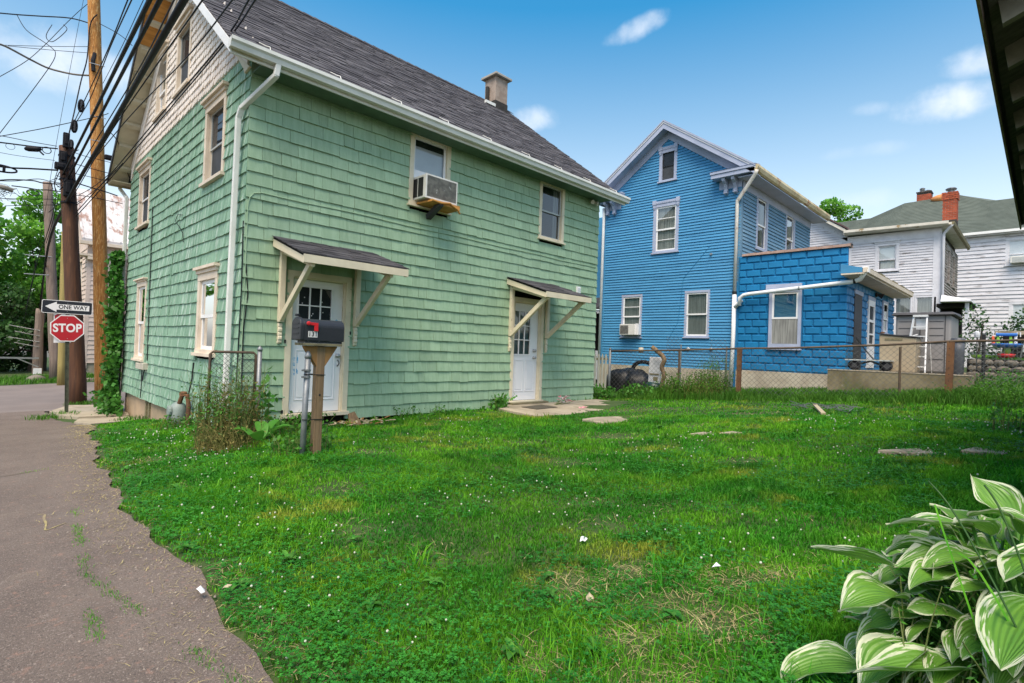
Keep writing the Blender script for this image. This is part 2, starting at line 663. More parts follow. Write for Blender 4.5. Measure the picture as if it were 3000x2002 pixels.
M('vinyl', (.80, .80, .80), (.76, .76, .76), sc=2, rough=.35)
M('grey_vinyl', (.42, .44, .43), (.36, .38, .37), sc=3, rough=.5)
M('curtain', (.62, .62, .61), (.48, .48, .47), sc=3, stretch=(14, 14, .6), rough=.9)
M('blind', (.72, .72, .73), (.64, .64, .66), sc=2, rough=.7)
M('curtain_dim', (.30, .30, .28), (.17, .17, .16), sc=3, stretch=(10, 10, .5), rough=.9)
M('teal_curtain', (.17, .26, .26), (.10, .17, .18), sc=3, stretch=(16, 16, .5), rough=.9)
M('tan_blind', (.42, .33, .16), (.34, .27, .14), sc=1.5, rough=.9)
M('screen', (.06, .065, .075), (.04, .045, .05), sc=2, rough=.8)
M('black', (.018, .018, .019), (.012, .012, .013), sc=3, rough=.55)
M('rubber', (.013, .013, .017), (.008, .008, .011), sc=3, rough=.62, spec=.2)
M('cable_grey', (.23, .21, .18), (.16, .15, .13), sc=5, rough=.6)
M('steel', (.42, .43, .43), (.33, .34, .34), sc=6, rough=.45, metal=.6)
M('galv', (.25, .26, .265), (.18, .19, .195), sc=9, rough=.5, metal=.5, spot=[((.20, .15, .10), 4, (1, 1, .3), .6, .72, .5)])
M('wire_mesh', (.17, .175, .175), (.11, .11, .105), sc=9, rough=.55, metal=.4)
M('rust', (.165, .078, .036), (.10, .05, .028), sc=5, rough=.85, bump=.3, bsc=60, spot=[((.30, .18, .09), 4, (1, 1, .3), .58, .7, .6)])
M('rail_brown', (.12, .085, .055), (.075, .055, .04), sc=8, rough=.7, metal=.2)
M('brick_red', (.36, .085, .042), (.27, .060, .032), sc=3, rough=.9, bump=.3, bsc=40, tone=.22)
M('mortar', (.36, .29, .24), (.27, .21, .17), sc=6, rough=.95)
M('block_grey', (.40, .365, .315), (.33, .30, .26), sc=3, rough=.95, bump=.4, bsc=60, tone=.06)
M('soot', (.05, .046, .042), (.03, .028, .026), sc=6, rough=.95)
M('blue_board', (.064, .268, .48), (.054, .232, .43), sc=1.2, stretch=(1, 1, 3), rough=.62, bump=.12, bsc=20, tone=.05,
  spot=[((.10, .30, .50), 2.4, (1, 1, 4), .60, .75, .4)])
M('blue_board_worn', (.15, .27, .38), (.11, .225, .34), sc=1.4, stretch=(1, 1, 3), rough=.7, tone=.06,
  spot=[((.26, .33, .39), 2, (1, 1, 2), .55, .7, .5)])
M('blue_block', (.010, .185, .40), (.008, .155, .35), sc=2, rough=.55, bump=.35, bsc=45, tone=.08)
M('soffit_shade', (.115, .19, .125), (.09, .15, .10), sc=3, rough=.85)  # colour darkened to deepen the shade under the front eave
M('blue_joint', (.010, .160, .345), (.008, .13, .29), sc=2, rough=.7)
M('lilac_trim', (.39, .43, .555), (.33, .37, .49), sc=2, rough=.6, spot=[((.22, .24, .30), 5, (1, 1, 1), .64, .74, .4)])
M('rusty_gutter', (.60, .53, .36), (.46, .38, .22), sc=3, rough=.75, spot=[((.28, .10, .04), 2.6, (1, 1, 1), .55, .66, .9)])
M('rusty_pipe', (.66, .64, .60), (.58, .55, .50), sc=3, rough=.6, spot=[((.26, .10, .05), 3.5, (1, 1, .4), .56, .66, .9)])
M('tile_cap', (.33, .23, .19), (.24, .16, .13), sc=5, rough=.9, bump=.3)
M('white_board', (.64, .635, .67), (.56, .555, .59), sc=2, stretch=(1, 1, 3), rough=.75, tone=.05, coord='Object',
  spot=[((.24, .22, .22), 1.6, (.8, .8, 3.5), .54, .68, .8)])
M('white_board_bare', (.40, .37, .35), (.25, .22, .20), sc=3, stretch=(1, 1, 4), rough=.85, tone=.14,
  spot=[((.10, .08, .07), 2.5, (1, 1, 2), .5, .65, .8)])
M('white_trim', (.68, .68, .72), (.60, .60, .64), sc=3, rough=.7, spot=[((.35, .33, .33), 6, (1, 1, .6), .62, .70, .6)])
M('peel_trim', (.66, .63, .56), (.55, .52, .45), sc=3, rough=.75, spot=[((.30, .20, .08), 3, (1, 1, 1), .58, .66, .9)])
M('roof_green', (.108, .128, .108), (.085, .102, .086), sc=1.5, stretch=(1, 1, 1), rough=.95, bump=.3, bsc=60,
  spot=[((.16, .18, .15), 30, (1, 1, 1), .58, .7, .5)])
M('plum_metal', (.12, .075, .075), (.09, .055, .055), sc=3, rough=.6)
M('shed_plastic', (.245, .235, .235), (.225, .215, .215), sc=1, rough=.6)
M('shed_dark', (.05, .05, .055), (.04, .04, .045), sc=3, rough=.6)
M('tan_plastic', (.36, .29, .195), (.33, .265, .18), sc=1, rough=.6)
M('bin_plastic', (.075, .08, .095), (.06, .065, .075), sc=2, rough=.5)
M('aluminium', (.72, .72, .72), (.62, .62, .62), sc=4, rough=.4, metal=.3)
M('pole_orange', (.46, .215, .055), (.27, .110, .026), sc=2.5, stretch=(12, 12, 1.1), rough=.85, bump=.4, bsc=5, bstretch=(14, 14, .6),
  spot=[((.60, .37, .15), 2.2, (16, 16, 2.6), .54, .62, .85), ((.10, .055, .030), 1.3, (2.5, 2.5, .7), .60, .70, .75)])
M('pole_brown', (.105, .045, .022), (.060, .028, .016), sc=2.5, stretch=(8, 8, .35), rough=.75, bump=.35, bsc=5, bstretch=(14, 14, .5),
  spot=[((.20, .095, .045), 1.6, (5, 5, .6), .56, .7, .6), ((.022, .015, .012), 1.2, (4, 4, .3), .60, .7, .7)])
M('pole_grey', (.24, .185, .15), (.16, .12, .10), sc=3, stretch=(8, 8, .4), rough=.9, bump=.3, bsc=5, bstretch=(14, 14, .5))
M('pole_yellow', (.36, .29, .10), (.29, .23, .08), sc=3, stretch=(6, 6, .4), rough=.7)
M('sign_red', (.42, .012, .022), (.37, .010, .018), sc=2, rough=.35)
M('sign_white', (.74, .72, .74), (.70, .68, .70), sc=2, rough=.35)
M('sign_black', (.012, .014, .022), (.010, .012, .02), sc=2, rough=.35)
M('post_green', (.075, .085, .055), (.045, .05, .035), sc=10, rough=.6, metal=.2)
M('pine_post', (.235, .155, .085), (.155, .100, .055), sc=2.5, stretch=(9, 9, .5), rough=.85, bump=.4, bsc=4, bstretch=(16, 16, .7),
  spot=[((.09, .085, .035), 2.0, (1, 1, .6), .60, .72, .7), ((.33, .25, .17), 2.5, (8, 8, .6), .56, .66, .6)])
M('pine_new', (.31, .165, .06), (.22, .115, .04), sc=3, stretch=(8, 8, 1), rough=.8, bump=.2)
M('weathered_board', (.24, .21, .12), (.15, .13, .08), sc=3, stretch=(2, 8, 8), rough=.9, bump=.3)
M('mailbox_plastic', (.030, .032, .038), (.024, .026, .031), sc=5, rough=.42, bump=.1, bsc=200)
M('flag_red', (.62, .025, .030), (.55, .02, .025), sc=4, rough=.4)
M('sticker', (.72, .70, .68), (.68, .66, .64), sc=4, rough=.6)
M('tape_blue', (.16, .40, .62), (.62, .70, .76), sc=16, rough=.5, lo=.42, hi=.58)
M('picket_wood', (.52, .50, .40), (.40, .38, .29), sc=4, stretch=(6, 6, .6), rough=.85)
M('pink_board', (.66, .535, .46), (.58, .465, .40), sc=1.5, rough=.75, tone=.05)
M('tin_roof', (.62, .60, .59), (.50, .47, .46), sc=.9, stretch=(1.4, 1, .6), rough=.7,
  spot=[((.26, .13, .085), 1.3, (2.6, 1, .55), .50, .62, .85), ((.16, .15, .14), 2.6, (3, 1, .5), .58, .68, .6)])
M('green_metal', (.035, .16, .12), (.03, .13, .10), sc=2, rough=.6)
M('dark_wood', (.11, .10, .09), (.06, .055, .05), sc=3, stretch=(6, 1, 6), rough=.95, bump=.3,
  spot=[((.11, .10, .09), 3, (4, 1, 4), .58, .7, .6)])
M('rafter_wood', (.23, .22, .18), (.13, .125, .10), sc=3, rough=.9, bump=.3, bsc=20)
M('bag', (.013, .013, .014), (.008, .008, .009), sc=3, rough=.42, bump=1.0, bsc=14, spec=.35)
M('bag_green', (.012, .055, .058), (.008, .035, .04), sc=3, rough=.35, bump=.8, bsc=9, spec=.5)
M('driftwood', (.24, .165, .09), (.14, .09, .05), sc=3, stretch=(6, 6, 1), rough=.85, bump=.4)
M('panel_white', (.56, .57, .60), (.48, .49, .52), sc=4, rough=.5, spot=[((.30, .22, .16), 5, (1, 1, 1), .60, .72, .6)])
M('stick_wood', (.44, .37, .24), (.34, .28, .18), sc=5, rough=.9)
M('mat', (.085, .075, .055), (.06, .053, .04), sc=20, rough=1)
M('paper', (.75, .75, .76), (.66, .66, .68), sc=8, rough=.9)
M('petal_pink', (.62, .20, .26), (.68, .38, .40), sc=20, rough=.8, transl=.2)
M('petal_white', (.72, .66, .66), (.66, .56, .56), sc=20, rough=.8, transl=.2)
M('toy_blue', (.03, .16, .52), (.03, .14, .47), sc=2, rough=.4)
M('toy_red', (.58, .025, .03), (.5, .02, .02), sc=2, rough=.4)
M('toy_green', (.28, .55, .05), (.25, .5, .05), sc=2, rough=.4)
M('toy_orange', (.68, .13, .05), (.6, .1, .04), sc=2, rough=.4)
M('buoy', (.58, .26, .09), (.5, .2, .07), sc=3, rough=.7)
M('stone', (.20, .175, .14), (.12, .105, .085), sc=3, rough=.95, bump=.5, bsc=14, tone=.2)
M('meter_grey', (.27, .32, .30), (.21, .26, .24), sc=5, rough=.5, spot=[((.33, .22, .12), 7, (1, 1, 1), .62, .72, .6)])
M('box_beige', (.50, .47, .39), (.42, .39, .32), sc=5, rough=.6)
M('ac_white', (.66, .65, .61), (.58, .57, .53), sc=3, rough=.5)
M('ac_grille', (.26, .25, .22), (.16, .155, .14), sc=14, rough=.7, spot=[((.72, .72, .70), 11, (1, 1, .7), .64, .67, 1.0)])
# plants
M('grass', (.044, .255, .012), (.155, .405, .016), sc=1.1, rough=.6, tone='attr', spec=.25, transl=.45,
  spot=[((.38, .38, .05), .8, (1, 1, 0), .54, .66, .75), ((.026, .160, .012), 1.5, (1, 1, 0), .53, .63, .8)])
M('grass_tall', (.085, .230, .018), (.055, .165, .015), sc=1.5, rough=.6, tone='attr', spec=.25, transl=.35,
  spot=[((.24, .22, .07), 2.4, (1, 1, 0), .60, .74, .7)])
M('clover', (.022, .175, .020), (.050, .255, .026), sc=3, rough=.55, tone='attr', spec=.3, transl=.3)
M('weed_leaf', (.055, .20, .022), (.085, .25, .03), sc=5, rough=.5, tone='attr', spec=.3, transl=.3)
M('weed_dry', (.25, .20, .065), (.14, .155, .035), sc=5, rough=.8, tone='attr', transl=.25)
M('straw', (.42, .35, .17), (.31, .25, .11), sc=6, rough=.85, tone='attr', transl=.15)
M('clover_flower', (.58, .58, .50), (.45, .47, .34), sc=60, rough=.9)
M('leaf_tree', (.115, .330, .035), (.180, .420, .045), sc=.7, rough=.55, tone='attr', spec=.3, transl=.4)
M('leaf_dark', (.030, .095, .022), (.052, .135, .028), sc=2, rough=.5, tone='attr', spec=.35, transl=.3)
M('leaf_vine', (.035, .145, .018), (.065, .205, .025), sc=4, rough=.5, tone='attr', spec=.3, transl=.3)
M('bark', (.085, .07, .055), (.05, .042, .034), sc=5, stretch=(4, 4, .7), rough=.95, bump=.5)
M('stem', (.13, .17, .04), (.10, .12, .035), sc=6, rough=.7)
glass_mat('glass')
glass_mat('glass_mirror', (.8, .85, .85), 1.5)
glass_mat('glass_dim', (.55, .57, .6), .14)

# ------------------------------------------------------------------ ground
def grid(xs, ys, zf):
    X, Y = np.meshgrid(xs, ys, indexing='xy')
    Z = zf(X, Y)
    nx, ny = len(xs), len(ys)
    v = np.stack([X, Y, Z], -1).reshape(-1, 3)
    i = np.arange(nx - 1)[None, :] + np.arange(ny - 1)[:, None] * nx
    f = np.stack([i, i + 1, i + 1 + nx, i + nx], -1).reshape(-1, 4)
    return v, f


def spaced(a, b, fine0, fine1, df, dc):
    left = np.arange(a, fine0, dc)
    mid = np.arange(fine0, fine1, df)
    right = np.append(np.arange(fine1, b, dc), b)
    return np.concatenate([left, mid, right])


def bumps(X, Y):
    return .012 * np.sin(X * 3.1 + 1.3 * np.sin(Y * 1.7)) * np.sin(Y * 2.7 + .8 * X) + .006 * np.sin(X * 9 + Y * 7)


def zlawn(X, Y):
    z = H(X, Y)
    edge = np.clip((X - road_edge(Y)) / .35, 0, 1)
    z = z + bumps(X, Y) * edge
    below = (X < road_edge(Y) + .02) & (Y < 17)
    z = np.where(below, z - .03, z)
    z = np.where((Y > 16.9) & (Y < 27.4), z - .05, z)
    return z


v, f = grid(spaced(-70, 90, -3, 18, .16, 3.0), spaced(-30, 90, -3, 20, .16, 3.0), zlawn)
ground = np_mesh('ground', v, f, 'soil', smooth=True, kind='structure')


def strip(xa, xb, nx, ys, dz, wob=None):
    rows = []
    for y in ys:
        a = xa(y) if callable(xa) else xa
        b = float(xb(y)) if callable(xb) else xb
        rows.append(np.stack([np.linspace(a, b, nx), np.full(nx, y)], -1))
    P = np.array(rows)
    Z = H(P[..., 0], P[..., 1]) + dz
    Vv = np.concatenate([P, Z[..., None]], -1).reshape(-1, 3)
    ny = len(ys)
    i = np.arange(nx - 1)[None, :] + np.arange(ny - 1)[:, None] * nx
    return Vv, np.stack([i, i + 1, i + 1 + nx, i + nx], -1).reshape(-1, 4)


v, f = strip(-7.5, lambda y: road_edge(y), 34, np.arange(-12, 17.6, .15), .006)
np_mesh('alley', v, f, 'asphalt', smooth=True, kind='structure')
v, f = strip(-60, 60, 70, np.arange(17.4, 27.6, .4), -.002)
np_mesh('street', v, f, 'street', smooth=True, kind='structure')
# worn yellow chalk mark and cracks lying on the alley
def decal(name, pts, w, mat, dz=.010, parent=None):
    b = MB()
    pts = [np.array(p, float) for p in pts]
    for i in range(len(pts) - 1):
        d = pts[i + 1] - pts[i]
        n = np.array([-d[1], d[0]]) / (np.linalg.norm(d) + 1e-9) * w * (.7 + .6 * random.random())
        q = [pts[i] - n, pts[i] + n, pts[i + 1] + n, pts[i + 1] - n]
        b.add([(a[0], a[1], Hf(a[0], a[1]) + dz) for a in q], [(0, 1, 2, 3)])
    return b.build(name, mat, origin=(pts[0][0], pts[0][1], Hf(*pts[0])))


def wobble(a, b, n, amp):
    a, b = np.array(a, float), np.array(b, float)
    return [a + (b - a) * i / n + np.array([random.uniform(-amp, amp), random.uniform(-amp, amp)]) for i in range(n + 1)]


tag(decal('chalk_mark', wobble((.405, 5.43), (.445, 5.40), 3, .003) + wobble((.44, 5.38), (.41, 4.92), 6, .006) + wobble((.42, 4.90), (.525, 4.99), 4, .004), .0065, 'chalk'),
    'faded yellow chalk mark shaped like a hook on the alley', 'road mark')
tag(decal('pavement_crack', wobble((-3.5, 6.3), (.5, 7.35), 26, .025), .005, 'crack', .0125), 'long grassy crack running across the alley to the lawn edge', 'crack')
tag(decal('pavement_crack', wobble((-.25, 3.35), (-.05, 2.9), 8, .015), .006, 'crack', .0125), 'short dark crack at the left edge of the alley', 'crack')


def slab(name, poly, top, thick, mat, label, cat='slab', kind=None):
    b = MB()
    b.prism([(x, y, top - thick) for x, y in poly], (0, 0, thick))
    o = b.build(name, mat, origin=(poly[0][0], poly[0][1], top - thick), bevel=.012)
    if kind:
        o['kind'] = kind
    else:
        tag(o, label, cat)
    return o


def tilted_slab(name, poly, mat, dz, thick):
    """slab lying on the sloping ground"""
    b = MB()
    n = len(poly)
    top = [(x, y, Hf(x, y) + dz) for x, y in poly]
    bot = [(x, y, z - thick) for x, y, z in top]
    b.add(bot + top, [tuple(range(n))[::-1], tuple(range(n, 2 * n))] + [(i, (i + 1) % n, n + (i + 1) % n, n + i) for i in range(n)])
    o = b.build(name, mat, origin=top[0])
    o['kind'] = 'structure'
    return o


tilted_slab('pavement', [(1.64, 12.75), (2.3, 13.1), (2.62, 13.7), (2.62, 15.0), (1.72, 15.05), (1.55, 14.2)], 'concrete', .03, .2)
tilted_slab('pavement', [(1.72, 15.07), (2.62, 15.02), (2.9, 17.3), (1.85, 18.1), (1.35, 16.6), (1.42, 15.6)], 'concrete', .07, .25)
tilted_slab('pavement', [(3.0, 28.0), (9.0, 28.0), (9.0, 28.3), (3.0, 28.3)], 'concrete', .1, .3)
slab('patio', [(7.35, 7.84), (7.15, 7.2), (7.0, 6.35), (7.7, 6.15), (8.6, 6.2), (9.5, 6.35), (10.3, 6.62), (10.75, 6.8), (10.85, 7.84)], .222, .2, 'concrete', '', kind='structure')
slab('stepping_slab', [(7.25, 5.5), (7.2, 5.05), (7.7, 4.93), (8.2, 5.1), (8.15, 5.4), (7.7, 5.55)], Hf(7.7,5.25) + .022, .1, 'concrete', 'flat concrete slab sunk in the grass in front of the patio')
slab('stepping_slab', [(6.95, 3.45), (7.05, 3.28), (7.35, 3.22), (7.3, 3.42)], Hf(7.15,3.35) + .022, .1, 'concrete', 'small pale slab fragment in the middle of the lawn')
slab('stepping_slab', [(7.2, 3.14), (7.3, 2.98), (7.55, 2.95), (7.5, 3.1)], Hf(7.4,3.05) + .022, .1, 'concrete', 'smaller pale slab fragment right of the middle lawn')
slab('stepping_slab', [(6.75, 1.25), (6.85, .95), (7.3, .70), (7.4, .95)], Hf(7.1,.97) + .016, .1, 'concrete', 'long pale slab edge in the grass near the hosta top')
slab('stepping_slab', [(7.2, .62), (7.3, .30), (7.7, .22), (7.6, .55)], Hf(7.45,.42) + .016, .1, 'concrete', 'pale slab piece at the right end of the lawn border')

# ------------------------------------------------------------------ generic house pieces
def window(parent, fr, u0, u1, z0, z1, cas=.11, casb=None, trim='trim_cream', sashm='vinyl', proud=.03, recess=.09, rail=.5, crown=0.0,
           sill=.05, blind=None, curtain=None, glass='glass', munt_h=0, wallt=.12, sash_w=.045, lower_open=False, label=None, caps=False, muntm=None):
    """double-hung window: the casing is the part; sash, panes, sill, crown and blind are sub-parts."""
    casb = cas if casb is None else casb
    b = MB()
    b.fbox(fr, u0, u0 + cas, -.01, proud, z0 + casb, z1 - cas)
    b.fbox(fr, u1 - cas, u1, -.01, proud, z0 + casb, z1 - cas)
    b.fbox(fr, u0, u1, -.01, proud + .004, z1 - cas, z1)
    b.fbox(fr, u0, u1, -.01, proud + .004, z0, z0 + casb)
    a0, a1, c0, c1 = u0 + cas, u1 - cas, z0 + casb, z1 - cas
    j = .018
    b.fbox(fr, a0 - j, a0, -wallt, -.012, c0, c1)
    b.fbox(fr, a1, a1 + j, -wallt, -.012, c0, c1)
    b.fbox(fr, a0 - j, a1 + j, -wallt, -.012, c1, c1 + j)
    b.fbox(fr, a0 - j, a1 + j, -wallt, -.012, c0 - j, c0)
    w = b.build('window', trim, parent)
    if label:
        w['label'] = label
    if sill:
        MB().fbox(fr, u0 - .03, u1 + .03, -.008, proud + .045, z0 - sill * .35, z0 + sill * .65).build('sill', trim, w)
    if crown:
        cb = MB()
        cb.fbox(fr, u0 - .02, u1 + .02, -.008, proud + .03, z1 - .002, z1 + crown * .55)
        cb.fbox(fr, u0 - .05, u1 + .05, -.008, proud + .07, z1 + crown * .55, z1 + crown)
        cb.build('crown', trim, w)
    if caps:      # carved corner blocks
        for uu in (u0 - .02, u1 - cas + .0):
            k = MB()
            k.fbox(fr, uu, uu + cas + .02, -.006, proud + .05, z1 - .02, z1 + .13)
            k.fbox(fr, uu + .015, uu + cas + .005, -.006, proud + .035, z1 - .12, z1 - .02)
            k.fbox(fr, uu + .03, uu + cas - .01, -.006, proud + .025, z1 - .17, z1 - .12)
            k.build('corner_block', trim, w)
        MB().fbox(fr, u0 + cas, u1 - cas, -.006, proud + .02, z1 - .002, z1 + .09).build('head_board', trim, w)
        kk = MB()
        n = max(4, int((u1 - u0 - 2 * cas) / .07))
        for i in range(n):
            uu = u0 + cas + (i + .25) * (u1 - u0 - 2 * cas) / n
            kk.fbox(fr, uu, uu + .035, -.006, proud + .028, z1 + .02, z1 + .055)
        kk.build('dentil_row', trim, w)
    zr = c0 + (c1 - c0) * rail
    s = sash_w
    n0 = -recess
    for i, (lo, hi, nn) in enumerate(((zr - s * .5, c1, n0 + .022), (c0, zr + s * .5, n0))):
        if lower_open and i == 1:
            continue
        sb = MB()
        sb.fbox(fr, a0, a0 + s, nn - .012, nn + .012, lo, hi)
        sb.fbox(fr, a1 - s, a1, nn - .012, nn + .012, lo, hi)
        sb.fbox(fr, a0 + s, a1 - s, nn - .012, nn + .011, hi - s, hi)
        sb.fbox(fr, a0 + s, a1 - s, nn - .012, nn + .011, lo, lo + s)
        for q in range(munt_h):
            zz = lo + s + (hi - lo - 2 * s) * (q + 1) / (munt_h + 1)
            sb.fbox(fr, a0 + s, a1 - s, nn - .008, nn + .009, zz - .012, zz + .012)
        sb.build('sash', sashm, w)
        gl = MB()
        gl.add([fr(a0 + s * .6, nn, lo + s * .6), fr(a1 - s * .6, nn, lo + s * .6), fr(a1 - s * .6, nn, hi - s * .6), fr(a0 + s * .6, nn, hi - s * .6)], [(0, 1, 2, 3)])
        gl.build('pane', glass, w)
    nb = n0 - .03 if not (blind and blind[0] == 'screen') else n0 + .008
    if blind:
        mat_, za, zb = blind
        zl, zh = c0 + (c1 - c0) * za, c0 + (c1 - c0) * zb
        MB().fbox(fr, a0 + .01, a1 - .01, nb - .006, nb, zl, zh).build('blind', mat_, w)
    if curtain:
        mat_, parts = curtain
        cb = MB()
        for ua, ub in parts:
            n = 9
            pts = []
            for i in range(n + 1):
                t = ua + (ub - ua) * i / n
                pts.append((a0 + (a1 - a0) * t, nb - .012 + .009 * math.sin(i * 1.9)))
            for i in range(n):
                (p, pn), (q, qn) = pts[i], pts[i + 1]
                cb.add([fr(p, pn, c0 + .02), fr(q, qn, c0 + .02), fr(q, qn, c1 - .01), fr(p, pn, c1 - .01)], [(0, 1, 2, 3)])
        cb.build('curtain', mat_, w)
    return w


def pick_pieces(parent, pieces, name, stuff_name, mat, limit=300):
    """largest pieces in view become objects of their own, the rest one mesh."""
    order = sorted(range(len(pieces)), key=lambda i: -pieces[i][0])
    own = set(order[:limit])
    rest = MB()
    nrest = 0
    for i, (a, vv, ff, t) in enumerate(pieces):
        if i in own:
            MB().add(vv, ff, t).build(name, mat, parent)
        else:
            rest.add(vv, ff, t)
            nrest += 1
    if nrest:
        rest.build(stuff_name, mat, parent, kind='stuff')


HEXF = [(0, 3, 2, 1), (4, 5, 6, 7), (0, 1, 5, 4), (1, 2, 6, 5), (2, 3, 7, 6), (3, 0, 4, 7)]


def shingle_courses(fr, u0, u1, z0, z1, exp, holes, wmin, wmax, thick, seed, wave=.006, clip=None, flip=False):
    rnd = random.Random(seed)
    out = []
    z = z0
    ci = 0
    while z < z1 - .02:
        zt = min(z + exp, z1)
        ca, cb = (clip(z, zt) if clip else (u0, u1))
        for a, b in subtract(max(u0, ca), min(u1, cb), z + .02, zt - .02, holes):
            if b - a < .03:
                continue
            u = a
            lean = rnd.uniform(-.004, .004)
            while u < b - 1e-4:
                w = rnd.uniform(wmin, wmax)
                if b - (u + w) < wmin * .7:
                    w = b - u
                w = min(w, b - u)
                g = rnd.uniform(.0012, .0035)
                dz = wave * math.sin(u * 1.3 + ci * .35) + wave * .6 * math.sin(u * 3.1 + ci * 1.7) + rnd.uniform(-.0035, .0035)
                sk = rnd.uniform(-.004, .004)
                if rnd.random() < .03:
                    dz -= rnd.uniform(.008, .02)
                t = thick * rnd.uniform(.8, 1.25)
                za, zb = z + dz, zt + dz + .035
                ua, ub = u + g, u + w - g
                tone = min(1.1, max(.88, rnd.gauss(1.0, .045)))
                P = [fr(ua, -.004, za - sk), fr(ub, -.004, za + sk), fr(ub, t, za + sk), fr(ua, t, za - sk),
                     fr(ua, -.004, zb), fr(ub, -.004, zb), fr(ub, .003, zb), fr(ua, .003, zb)]
                F_ = HEXF if not flip else [q[::-1] for q in HEXF]
                ar = screen_area([P[3], P[2], P[6], P[7]])
                out.append((ar, P, F_, tone))
                u += w
        z += exp
        ci += 1
    return out


# ------------------------------------------------------------------ the green house
GX0, GX1, GY0, GY1 = 2.61, 10.80, 7.90, 15.86
RY, RZ, EZ, EY = 11.88, 8.70, 5.20, 7.45          # ridge y/z, eave z at eave edge y
SL = (RZ - EZ) / (RY - EY)
RX0, RX1 = 2.20, 11.30
gh = thing('green_house', 'two storey green shingled house with grey roof and two white doors', 'house', (2.61, 7.9, 0))
FR, SD = front(GY0), side(GX0)


def roofz(y):
    return RZ - abs(y - RY) * SL


IN = .12
b = MB()
x0, x1, y0, y1 = GX0 + IN, GX1 - .01, GY0 + IN, GY1 - .01
prof = [(y0, -.6), (y1, -.6), (y1, roofz(y1) - .14), (RY, RZ - .14), (y0, roofz(y0) - .14)]
b.prism([(x0, y, z) for y, z in prof], (x1 - x0, 0, 0))
b.build('wall', 'shade_sheathing', gh)
b = MB()
b.prism([(GX1 - .012, y, z) for y, z in [(GY0 + .002, .1), (GY1, .1), (GY1, roofz(GY1) - .15), (RY, RZ - .15), (GY0 + .002, roofz(GY0) - .15)]], (.012, 0, 0))
b.build('back_gable_skin', 'green_shingle', gh)
b = MB()
b.box(GX0 + .06, GX1 - .06, GY0 + .06, GY1 - .06, -.9, .10)
b.build('foundation', 'plaster', gh)
for yy in (13.15, 13.42):
    MB().box(GX0 + .025, GX0 + .075, yy, yy + .10, -.75, .05).build('foundation_post', 'weathered_board', gh)

WIN_F = [(5.24, 6.13, 3.80, 5.125), (8.60, 9.45, 3.80, 5.11)]
DOOR_F = [(3.22, 4.24, .17, 2.405), (7.88, 8.88, .17, 2.462)]
WIN_S = [(8.87, 9.90, 3.85, 5.14), (13.75, 14.85, 3.80, 5.10), (8.90, 9.90, 1.09, 2.40), (13.62, 14.55, .83, 2.55)]
WIN_G = [(11.00, 11.98, 5.96, 7.22), (12.67, 13.58, 5.95, 7.22)]
holes = [(a + .03, b_ - .03, c + .03, d - .03) for a, b_, c, d in WIN_F + DOOR_F]
pf = shingle_courses(FR, GX0 - .012, GX1, .165, 5.20, .1865, holes, .13, .36, .029, 3, wave=.0028)
holes = [(a + .03, b_ - .03, c + .03, d - .03) for a, b_, c, d in WIN_S]
ps = shingle_courses(SD, GY0 - .012, GY1, .03, 5.42, .1925, holes, .11, .27, .027, 4, wave=.0040,
                     clip=lambda a, c: (max(GY0 - .012, RY - (RZ - .12 - c) / SL), min(GY1, RY + (RZ - .12 - c) / SL)))
na = len(pf)
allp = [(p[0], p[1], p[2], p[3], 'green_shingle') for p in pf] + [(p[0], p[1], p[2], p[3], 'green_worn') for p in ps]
order = sorted(range(len(allp)), key=lambda i: -allp[i][0])
own = set(order[:300])
rest = MB()
for i, (a, vv, ff, t, mname) in enumerate(allp):
    if i in own:
        MB().add(vv, ff, t).build('shingle', mname, gh)
    else:
        rest.add(vv, ff, t, 0 if mname == 'green_shingle' else 1)
rest.build('shingle_field', ['green_shingle', 'green_worn'], gh, kind='stuff')

# fish-scale shingles in the gable
def scales():
    rnd = random.Random(5)
    out = []
    exp, wd = .135, .126
    z, ci = 5.40, 0
    gh_holes = [(a + .02, b_ - .02, c + .02, d - .02) for a, b_, c, d in WIN_G]
    while z < RZ - .3:
        half = (RZ - .12 - z) / SL
        a0, a1 = max(GY0, RY - half), min(GY1, RY + half)
        u = a0 + (wd / 2 if ci % 2 else 0)
        while u < a1:
            cu = u + wd / 2
            if not any(h0 < cu < h1 and c0 < z + .06 < c1 for h0, h1, c0, c1 in gh_holes):
                t = .034 * rnd.uniform(.8, 1.2)
                dz = rnd.uniform(-.004, .004)
                r = wd / 2 - .003
                pts = [(cu + r, z + exp + .04)] + [(cu - r * math.cos(k * math.pi / 6 + math.pi), z + .055 - .055 * math.sin(k * math.pi / 6)) for k in range(7)][::1] + [(cu - r, z + exp + .04)]
                pts = [(cu + r, z + exp + .04), (cu - r, z + exp + .04)] + [(cu - r * math.cos(k * math.pi / 6), z + .06 - .06 * math.sin(k * math.pi / 6)) for k in range(7)]
                n = len(pts)
                P = []
                for (pu, pz) in pts:
                    P.append(SD(pu, -.003, pz + dz))
                for (pu, pz) in pts:
                    tt = t * (1 - .75 * (pz - z) / (exp + .04))
                    P.append(SD(pu, tt, pz + dz))
                F_ = [tuple(range(n))[::-1], tuple(range(n, 2 * n))] + [(i, (i + 1) % n, n + (i + 1) % n, n + i) for i in range(n)]
                ar = screen_area([P[n], P[n + 1], P[n + 2], P[n + 8]])
                out.append((ar, P, F_, rnd.uniform(.93, 1.05)))
            u += wd
        z += exp
        ci += 1
    return out


pick_pieces(gh, scales(), 'scale_shingle', 'scale_shingle_field', 'scale_beige')

